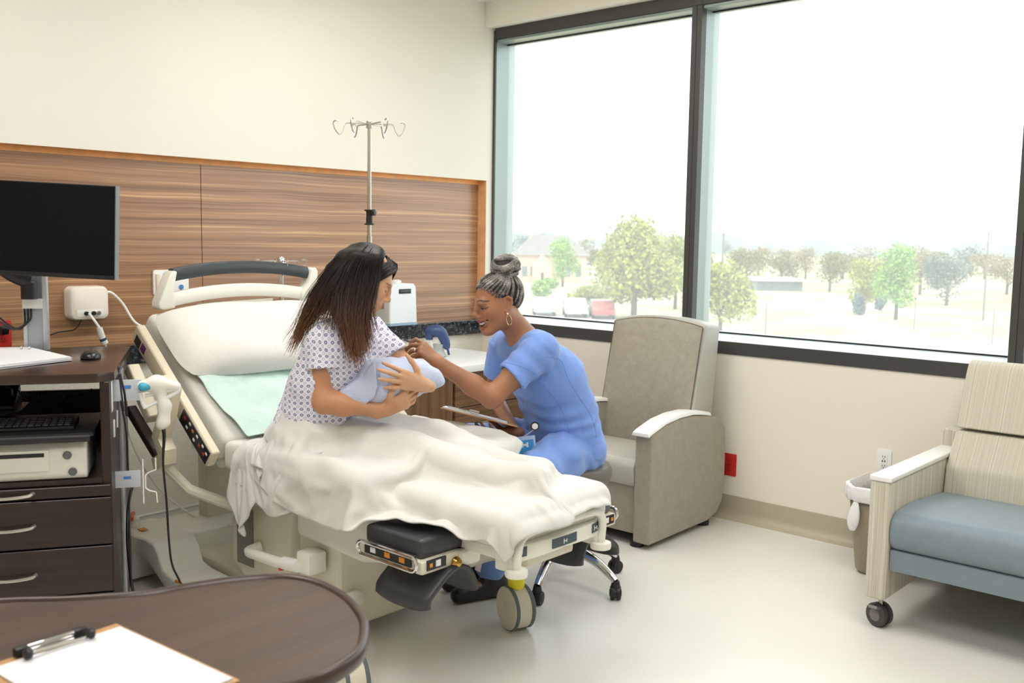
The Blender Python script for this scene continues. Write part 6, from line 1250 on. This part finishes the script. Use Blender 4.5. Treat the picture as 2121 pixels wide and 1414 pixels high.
outlet('white_outlet', 'white power outlet on the window wall above the waste bin', (XW, 1.765, 0.45), -PI/2, M_white)
# suction / pump unit on the wall
MD = thing('wall_pump_unit', 'white wall-mounted medical pump unit with grey side and latch', 'medical device', (3.86, 4.42, 0.985))
MB().prism([(-0.085, 0.0), (-0.085, 0.215), (-0.03, 0.24), (0.10, 0.235), (0.118, 0.215), (0.128, 0.0)], -0.07, 0.118, 'xz').build('housing', mat('pump_white', (224, 230, 234), 0.35), MD, bevel=0.008, seg=3); MB().bb((-0.088, -0.06, 0.01), (-0.083, 0.10, 0.205)).build('side_panel', mat('pump_grey', (190, 192, 188), 0.45), MD, bevel=0.002)
MB().bb((-0.02, -0.0735, 0.178), (0.075, -0.069, 0.205)).build('display_slot', M_black, MD, bevel=0.002); MB().bb((-0.01, -0.0745, 0.186), (0.065, -0.073, 0.198)).build('display', mat('lcd_dark', (70, 78, 80), 0.2), MD); MB().bb((-0.096, -0.02, 0.09), (-0.087, 0.02, 0.14)).build('latch', M_steel, MD, bevel=0.003); MB().lathe([(0.03, 0.23), (0.03, 0.25), (0.02, 0.256)], (0.04, 0.02, 0), 16).build('cap', M_cap, MD)
MB().bb((-0.085, -0.07, -0.012), (0.128, 0.1, 0.0)).build('base_plate', mat('blue_tint', (140, 170, 190), 0.3), MD, bevel=0.002)
# blue handled device on the counter
BD = thing('handheld_device', 'dark blue curved handheld device on a grey stand on the countertop', 'medical device', tuple(at(908, 738, z=0.792)))
bo = XFM[BD.name].translation; L3 = Vector(VL); U3 = Vector(VU)
hp = [bo+L3*a+U3*b for a, b in ((0.055, 0.10), (0.055, 0.135), (0.045, 0.15), (0.015, 0.155), (-0.012, 0.145), (-0.032, 0.11), (-0.048, 0.065), (-0.055, 0.045))]
MB().tube(hp, [0.022, 0.030, 0.036, 0.038, 0.037, 0.033, 0.026, 0.014], 14, sm=5, flat=0.8).build('blue_handle', mat('indigo_plastic', (52, 72, 118), 0.42), BD, world=True)
MB().tube([hp[-1], hp[-1]+L3*-0.008+U3*-0.035], 0.007, 8).build('tip', mat('indigo_plastic', (52, 72, 118), 0.42), BD, world=True)
MB().lathe([(0.045, 0.0), (0.05, 0.006), (0.035, 0.03), (0.03, 0.05), (0.036, 0.075), (0.0, 0.075)], bo, 22).build('stand', mat('stand_grey', (168, 176, 172), 0.4), BD, world=True); MB().tube([bo+L3*0.05+U3*0.10, bo+L3*0.03+U3*0.06, bo+L3*0.0+U3*0.07, bo+L3*-0.03+U3*0.10], 0.012, 10, sm=4).build('trigger', M_cap, BD, world=True)
MB().lathe([(0.04, 0.0), (0.045, 0.06), (0.042, 0.065), (0.036, 0.062), (0.034, 0.01)], tuple(at(848, 735, z=0.792)), 20).build('tub', mat('cream_tub', (228, 214, 178), 0.4)); tag(bpy.data.objects['tub'], 'small cream plastic tub on the countertop behind raised hand', 'tub')
# tall iv pole
ivb = at(765, 250, y=3.66); IV = thing('iv_pole', 'tall steel drip stand with six curled hooks behind the bed', 'iv pole', (ivb.x, 3.66, 0)); zt = ivb.z-0.005
MB().tube([(0, 0, 0.10), (0, 0, 1.50)], 0.0125, 16).build('lower_tube', M_steel, IV); MB().tube([(0, 0, 1.45), (0, 0, zt)], 0.0095, 16).build('upper_tube', M_steel, IV)
zc = at(766, 450, y=3.66).z; MB().lathe([(0.024, -0.036), (0.024, -0.03), (0.016, -0.026), (0.014, 0.02), (0.017, 0.028), (0.024, 0.03), (0.024, 0.036)], (0, 0, zc), 20).build('clamp', M_black, IV)
d_ = Vector(-VL)*0.8-Vector(VA)*0.3; cl2 = MB().tube([Vector((0, 0, zc+0.022)), Vector((0, 0, zc+0.022))+d_*0.02], 0.009, 10).lathe([(0.016, 0.012), (0.018, 0.02), (0.016, 0.032)], (0, 0, zc+0.022), 5, d_).build('clamp_knob', M_black, IV, bevel=0.002)
MB().lathe([(0.012, -0.012), (0.012, 0.012)], (0, 0, at(767, 502, y=3.66).z), 12).build('blue_sticker', M_blue, IV); MB().lathe([(0.016, -0.03), (0.016, 0.0), (0.013, 0.004)], (0, 0, zt), 16).build('hook_hub', M_steel, IV)
for k in range(6):
    a = math.radians(20+60*k); d = Vector((math.cos(a), math.sin(a), 0)); z = Vector((0, 0, 1)); o_ = Vector((0, 0, zt-0.012))
    MB().tube([o_, o_+d*0.10+z*0.003, o_+d*0.115-z*0.004, o_+d*0.125-z*0.03, o_+d*0.14-z*0.05, o_+d*0.158-z*0.03, o_+d*0.168+z*0.0, o_+d*0.158+z*0.014, o_+d*0.145+z*0.010], 0.0032, 7, sm=4).build('hook', M_steel, IV)
for k in range(5):
    a = math.radians(10+72*k); d = Vector((math.cos(a), math.sin(a), 0)); MB().tube([Vector((0, 0, 0.11)), d*0.10+Vector((0, 0, 0.075))], 0.012, 8).build('leg', M_steel, IV); caster(IV, d*0.105+Vector((0, 0, 0.03)), 0.03, 0.035, a)
# cards hanging under the foot of the bed
for k, (px, py, w, h, m_, lb) in enumerate([(992, 1168, 0.05, 0.055, mat('pink_card', (206, 182, 176), 0.6), 'instruction_card'), (975, 1205, 0.055, 0.05, mat('pale_green_card', (196, 206, 190), 0.6), 'instruction_card')]):
    p = at(px, py, y=2.62+0.02*k); bp(MB().box(p, (w, 0.003, h), rz=0.3, ry=0.5-0.3*k), lb, m_)
bp(MB().bb((2.35, 2.60, 0.30), (2.72, 2.66, 0.42)), 'rear_panel', M_bed, 0.01)
# ================================================================== view outside the window
ZG = -4.6
def gp(px, py): return at(px, py, z=ZG)
t = NT('dry_lawn'); v = t.coord(); n = t.noise(v, 0.09, 5, 0.6, 0.8); n2 = t.noise(v, 0.5, 4)
t.link(t.ramp(t.math('ADD', t.math('MULTIPLY', n, 0.75), t.math('MULTIPLY', n2, 0.25)), [(0.36, lin((132, 138, 92))), (0.48, lin((164, 160, 122))), (0.58, lin((178, 170, 142))), (0.68, lin((150, 154, 112)))]), t.b.inputs['Base Color']); t.b.inputs['Roughness'].default_value = 0.95
struct(MB().bb((XW+3.0, -260, ZG-0.5), (560, 420, ZG)).build('ground', t.m, smooth=False))
M_path = mat('pale_path', (196, 190, 178), 0.9); 
for k, (pts, w) in enumerate([([(1480, 622), (1640, 628), (1800, 640), (2121, 652)], 2.2), ([(1620, 668), (1760, 674), (1900, 700), (2121, 735)], 1.6), ([(1066, 655), (1300, 672), (1480, 690)], 4.0)]):
    P = [gp(*p) for p in pts]; P = catmull(P, 6); L, R = [], []
    for i, p in enumerate(P):
        d = (P[min(i+1, len(P)-1)]-P[max(i-1, 0)]).normalized(); nn = Vector((-d.y, d.x, 0)); L.append(p+nn*w); R.append(p-nn*w)
    q = MB(); q.loft([[L[i]+Vector((0, 0, 0.02)), R[i]+Vector((0, 0, 0.02)), R[i]-Vector((0, 0, 0.1)), L[i]-Vector((0, 0, 0.1))] for i in range(len(P))]); struct(q.build('path_%d' % (k+1), M_path))
def leaf_m(name, a, b):
    t = NT(name); v = t.coord(); n = t.noise(v, 0.7, 3); i = t.new('ShaderNodeNewGeometry')
    t.link(t.ramp(t.math('ADD', t.math('MULTIPLY', n, 0.6), t.math('MULTIPLY', i.outputs['Random Per Island'], 0.4)), [(0.3, lin(a)), (0.7, lin(b))]), t.b.inputs['Base Color']); t.b.inputs['Roughness'].default_value = 0.7; t.b.inputs['Specular IOR Level'].default_value = 0.2; return t.m
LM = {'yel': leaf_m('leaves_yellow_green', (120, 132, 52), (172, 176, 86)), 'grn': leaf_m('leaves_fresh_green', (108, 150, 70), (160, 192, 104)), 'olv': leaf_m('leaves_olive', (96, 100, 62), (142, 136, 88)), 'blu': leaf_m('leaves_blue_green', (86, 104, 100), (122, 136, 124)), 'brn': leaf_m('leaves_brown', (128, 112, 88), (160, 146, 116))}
M_bark = mat('bark', (92, 80, 68), 0.9)
def tree(label, px, base, top, wpx, kind, n=900, trunk=True, group='trees outside the window', nm='tree'):
    g = gp(px, base); dist = math.hypot(g.x, g.y); s = dist*math.cos(math.atan2(g.y, g.x)-_yaw)/FLEN
    H = (base-top)*s; Wd = wpx*s/2; o = thing(nm, label, 'tree' if nm == 'tree' else 'shrub', tuple(g), group=group); rs = np.random.RandomState(int(px*7+base))
    z0 = 0.14*H if trunk else 0.0; blobs = [(rs.uniform(-0.55, 0.55)*Wd, rs.uniform(-0.55, 0.55)*Wd, z0+(H-z0)*rs.uniform(0.15, 0.8), rs.uniform(0.4, 0.65)) for _ in range(11)]+[(0, 0, z0+(H-z0)*0.55, 0.75), (0, 0, H*0.8, 0.45)]
    q = MB(); ls = max(0.13, 0.046*Wd)
    for k in range(int(n*2.6)):
        bx, by, bz, br = blobs[rs.randint(len(blobs))]; d = rs.randn(3); d /= np.linalg.norm(d); r = rs.rand()**0.4*br
        c = np.array([bx+d[0]*r*Wd*0.9, by+d[1]*r*Wd*0.9, bz+d[2]*r*(H-z0)*0.45]); c[2] = min(max(c[2], z0*0.7+0.05), H)
        if math.hypot(c[0], c[1]) > Wd: c[:2] *= Wd/math.hypot(c[0], c[1])
        u = rs.randn(3); u /= np.linalg.norm(u); w = np.cross(u, rs.randn(3)); w /= np.linalg.norm(w); a = ls*rs.uniform(0.7, 1.5)
        q.add([c-u*a, c+w*a*0.55, c+u*a, c-w*a*0.55], [(0, 1, 2, 3)])
    q.build('crown', LM[kind], o, smooth=False)
    if trunk:
        MB().tube([(0, 0, -0.1), (0.02*Wd, 0, H*0.25), (0, 0.02*Wd, H*0.6)], [0.05*Wd+0.05, 0.04*Wd+0.04, 0.02*Wd], 8).build('trunk', M_bark, o)
        for k in range(4): a = k*1.6+px; MB().tube([(0, 0, H*(0.22+0.06*k)), (math.cos(a)*Wd*0.5, math.sin(a)*Wd*0.5, H*(0.5+0.07*k))], [0.03*Wd, 0.01*Wd], 6).build('branch', M_bark, o)
    return o
tree('small bright green tree in front of the gabled house', 1165, 594, 486, 76, 'grn', 1100)
tree('large yellow-green tree filling the middle of the first window', 1312, 662, 443, 215, 'yel', 3000)
tree('yellow-green tree beside the window mullion in the first window', 1398, 640, 480, 110, 'yel', 1200)
tree('low leafy shrub below the big tree near parked cars', 1215, 640, 590, 120, 'yel', 900, False, nm='shrub')
tree('loose young green tree at the jamb of the first window', 1128, 640, 572, 60, 'grn', 500)
tree('yellow-green tree just past the mullion in the second window', 1490, 705, 540, 140, 'yel', 1500)
tree('olive tree with a round crown left of the low building', 1528, 585, 506, 78, 'olv', 700)
tree('dark olive tree behind the low building', 1618, 584, 512, 84, 'olv', 700)
tree('olive tree with dark trunk right of the low building', 1718, 604, 518, 88, 'olv', 800)
tree('fresh green spreading tree in the middle of the lawn', 1855, 662, 498, 120, 'grn', 1500)
tree('olive green tree in front of the middle lawn', 1786, 640, 535, 100, 'yel', 900)
tree('grey-green tree near the utility pole', 1960, 632, 528, 100, 'blu', 1000)
tree('bare brownish tree behind the lawn trees', 1905, 610, 508, 100, 'brn', 600)
tree('pale brown tree on the far right beyond the pole', 2085, 610, 530, 90, 'brn', 600)
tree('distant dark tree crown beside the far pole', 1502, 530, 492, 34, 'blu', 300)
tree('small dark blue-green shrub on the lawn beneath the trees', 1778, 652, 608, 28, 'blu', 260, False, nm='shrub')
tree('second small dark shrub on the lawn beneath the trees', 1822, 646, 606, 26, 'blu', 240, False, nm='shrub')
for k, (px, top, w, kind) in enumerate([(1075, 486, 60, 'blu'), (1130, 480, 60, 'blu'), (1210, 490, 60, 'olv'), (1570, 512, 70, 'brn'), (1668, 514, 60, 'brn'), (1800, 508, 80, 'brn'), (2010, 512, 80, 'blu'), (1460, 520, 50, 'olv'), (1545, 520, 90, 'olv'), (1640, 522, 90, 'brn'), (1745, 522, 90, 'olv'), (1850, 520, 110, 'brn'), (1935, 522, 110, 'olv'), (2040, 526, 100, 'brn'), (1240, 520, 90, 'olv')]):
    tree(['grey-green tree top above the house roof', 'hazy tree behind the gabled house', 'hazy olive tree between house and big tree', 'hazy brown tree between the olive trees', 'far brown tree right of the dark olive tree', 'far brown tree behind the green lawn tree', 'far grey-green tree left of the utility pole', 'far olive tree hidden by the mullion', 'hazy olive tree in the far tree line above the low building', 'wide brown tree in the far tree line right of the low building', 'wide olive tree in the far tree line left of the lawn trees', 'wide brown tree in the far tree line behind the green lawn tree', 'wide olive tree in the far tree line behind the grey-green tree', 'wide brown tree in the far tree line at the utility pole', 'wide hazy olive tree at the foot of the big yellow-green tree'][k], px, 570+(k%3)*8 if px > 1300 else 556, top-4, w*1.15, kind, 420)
# far ridge
P = []
for i, px in enumerate(np.linspace(900, 2300, 60)):
    d = cF+cR*(px-IW/2)/FLEN; d = d/np.linalg.norm(d[:2]); P.append((d[0]*480, d[1]*480, 3.4+1.2*math.sin(i*0.35)+1.0*math.sin(i*0.83)))
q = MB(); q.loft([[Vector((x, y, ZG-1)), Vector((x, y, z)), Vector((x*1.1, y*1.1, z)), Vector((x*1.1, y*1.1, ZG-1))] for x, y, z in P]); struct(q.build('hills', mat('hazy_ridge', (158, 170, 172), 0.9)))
# house with gable
hg = gp(1140, 584); s_ = (hg.x*cF[0]+hg.y*cF[1])/FLEN; HO = thing('gabled_house', 'pale brick house with grey hip roof and gabled porch', 'house', tuple(hg), _yaw-PI/2)
M_brick = mat('pale_brick', (198, 176, 156), 0.9, var=0.12, vs_=2.0); M_roof = mat('grey_shingle', (132, 128, 126), 0.9, var=0.1, vs_=1.0); M_win = mat('house_window', (110, 120, 126), 0.2)
w, h = 150*s_, 55*s_; MB().bb((-w*0.5, 0, 0), (w*0.5, w*0.5, h)).build('wall', M_brick, HO, smooth=False)
MB().add([(-w*0.55, -0.4, h), (w*0.55, -0.4, h), (w*0.55, w*0.55, h), (-w*0.55, w*0.55, h), (-w*0.25, w*0.25, h+42*s_), (w*0.25, w*0.25, h+42*s_)], [(0, 1, 5, 4), (1, 2, 5), (2, 3, 4, 5), (3, 0, 4), (3, 2, 1, 0)]).build('roof', M_roof, HO, smooth=False)
gx = -w*0.12; gw = 20*s_; MB().prism([(gx-gw, 0), (gx+gw, 0), (gx+gw, 38*s_), (gx, 58*s_), (gx-gw, 38*s_)], -1.2, 0.1, 'xz').build('gable', M_brick, HO, smooth=False); MB().bb((gx-w*0.015, -1.3, 0), (gx+w*0.02, -1.15, 20*s_)).build('door', mat('dark_door', (84, 70, 62), 0.6), HO, smooth=False)
for x in (-0.4, -0.28, 0.08, 0.2, 0.35): MB().bb((x*w, -0.08, 12*s_), (x*w+11*s_, 0.02, 32*s_)).build('window', M_win, HO, smooth=False)
MB().bb((-w*0.3, w*0.2, h+25*s_), (-w*0.26, w*0.24, h+52*s_)).build('chimney', M_brick, HO, smooth=False)
lb = gp(1622, 602); s2 = (lb.x*cF[0]+lb.y*cF[1])/FLEN; LB = thing('low_building', 'low dark building with white awning among the olive trees', 'building', tuple(lb), _yaw-PI/2)
MB().bb((-55*s2, 0, 0), (40*s2, 6, 20*s2)).build('wall', mat('slate_wall', (120, 126, 132), 0.8), LB, smooth=False); MB().bb((-60*s2, -1.0, 20*s2), (45*s2, 7, 24*s2)).build('roof', mat('pale_roof', (190, 192, 190), 0.8), LB, smooth=False)
for k in range(4): MB().bb((-48*s2+k*22*s2, -0.1, 5*s2), (-36*s2+k*22*s2, 0.1, 15*s2)).build('window', M_win, LB, smooth=False)
# poles and fence posts
M_pole = mat('weathered_pole', (122, 116, 110), 0.9)
for k, (px, b, tp, lbk) in enumerate([(2036, 664, 478, 'tall wooden utility pole on the right of the lawn'), (1496, 560, 478, 'distant utility pole near the mullion')]):
    g = gp(px, b); s3 = (g.x*cF[0]+g.y*cF[1])/FLEN; o = thing('utility_pole', lbk, 'pole', tuple(g), _yaw-PI/2); hh_ = (b-tp)*s3; MB().tube([(0, 0, -0.2), (0, 0, hh_)], [2.4*s3, 1.6*s3], 8).build('mast', M_pole, o); MB().bb((-9*s3, -0.1, hh_-8*s3), (9*s3, 0.1, hh_-6*s3)).build('crossarm', M_pole, o)
for k, (px, b, tp, lbk) in enumerate([(1585, 697, 627, 'thin fence post nearest the recliner side of the lawn'), (1893, 683, 626, 'thin fence post in the middle of the lawn path'), (2055, 713, 642, 'thin fence post at the far end of the lawn')]):
    g = gp(px, b); s3 = (g.x*cF[0]+g.y*cF[1])/FLEN; tag(MB().tube([g-Vector((0, 0, 0.2)), g+Vector((0, 0, (b-tp)*s3))], 1.3*s3, 6).build('fence_post', M_pole), lbk, 'post', 'fence posts on the lawn')
# parked cars
for k, (px, py, rgb, lbk) in enumerate([(1126, 652, (176, 182, 188), 'silver car parked first in the row below the trees'), (1190, 655, (226, 228, 230), 'white car parked between the silver car and the red car'), (1246, 658, (176, 92, 88), 'haze-paled red car parked last in the row near the recliner')]):  # red car's paint is paled to carry the outdoor haze
    g = gp(px, py); o = thing('parked_car', lbk, 'car', tuple(g), _yaw-PI/2, group='cars parked below the window'); m_ = mat('car_paint_%d' % k, rgb, 0.3)
    MB().prism([(-2.1, 0.35), (-2.15, 0.75), (-1.4, 0.9), (-0.8, 1.4), (0.9, 1.42), (1.6, 0.95), (2.15, 0.85), (2.15, 0.35)], -0.85, 0.85, 'yz').build('body', m_, o, bevel=0.1); MB().prism([(-1.3, 0.92), (-0.8, 1.36), (0.86, 1.37), (1.45, 0.95)], -0.87, 0.87, 'yz').build('glass', M_win, o)
    for x in (-0.78, 0.78):
        for y in (-1.3, 1.35): MB().lathe([(0.33, -0.1), (0.33, 0.1)], (x, y, 0.33), 14, 'X').build('wheel', M_black, o)
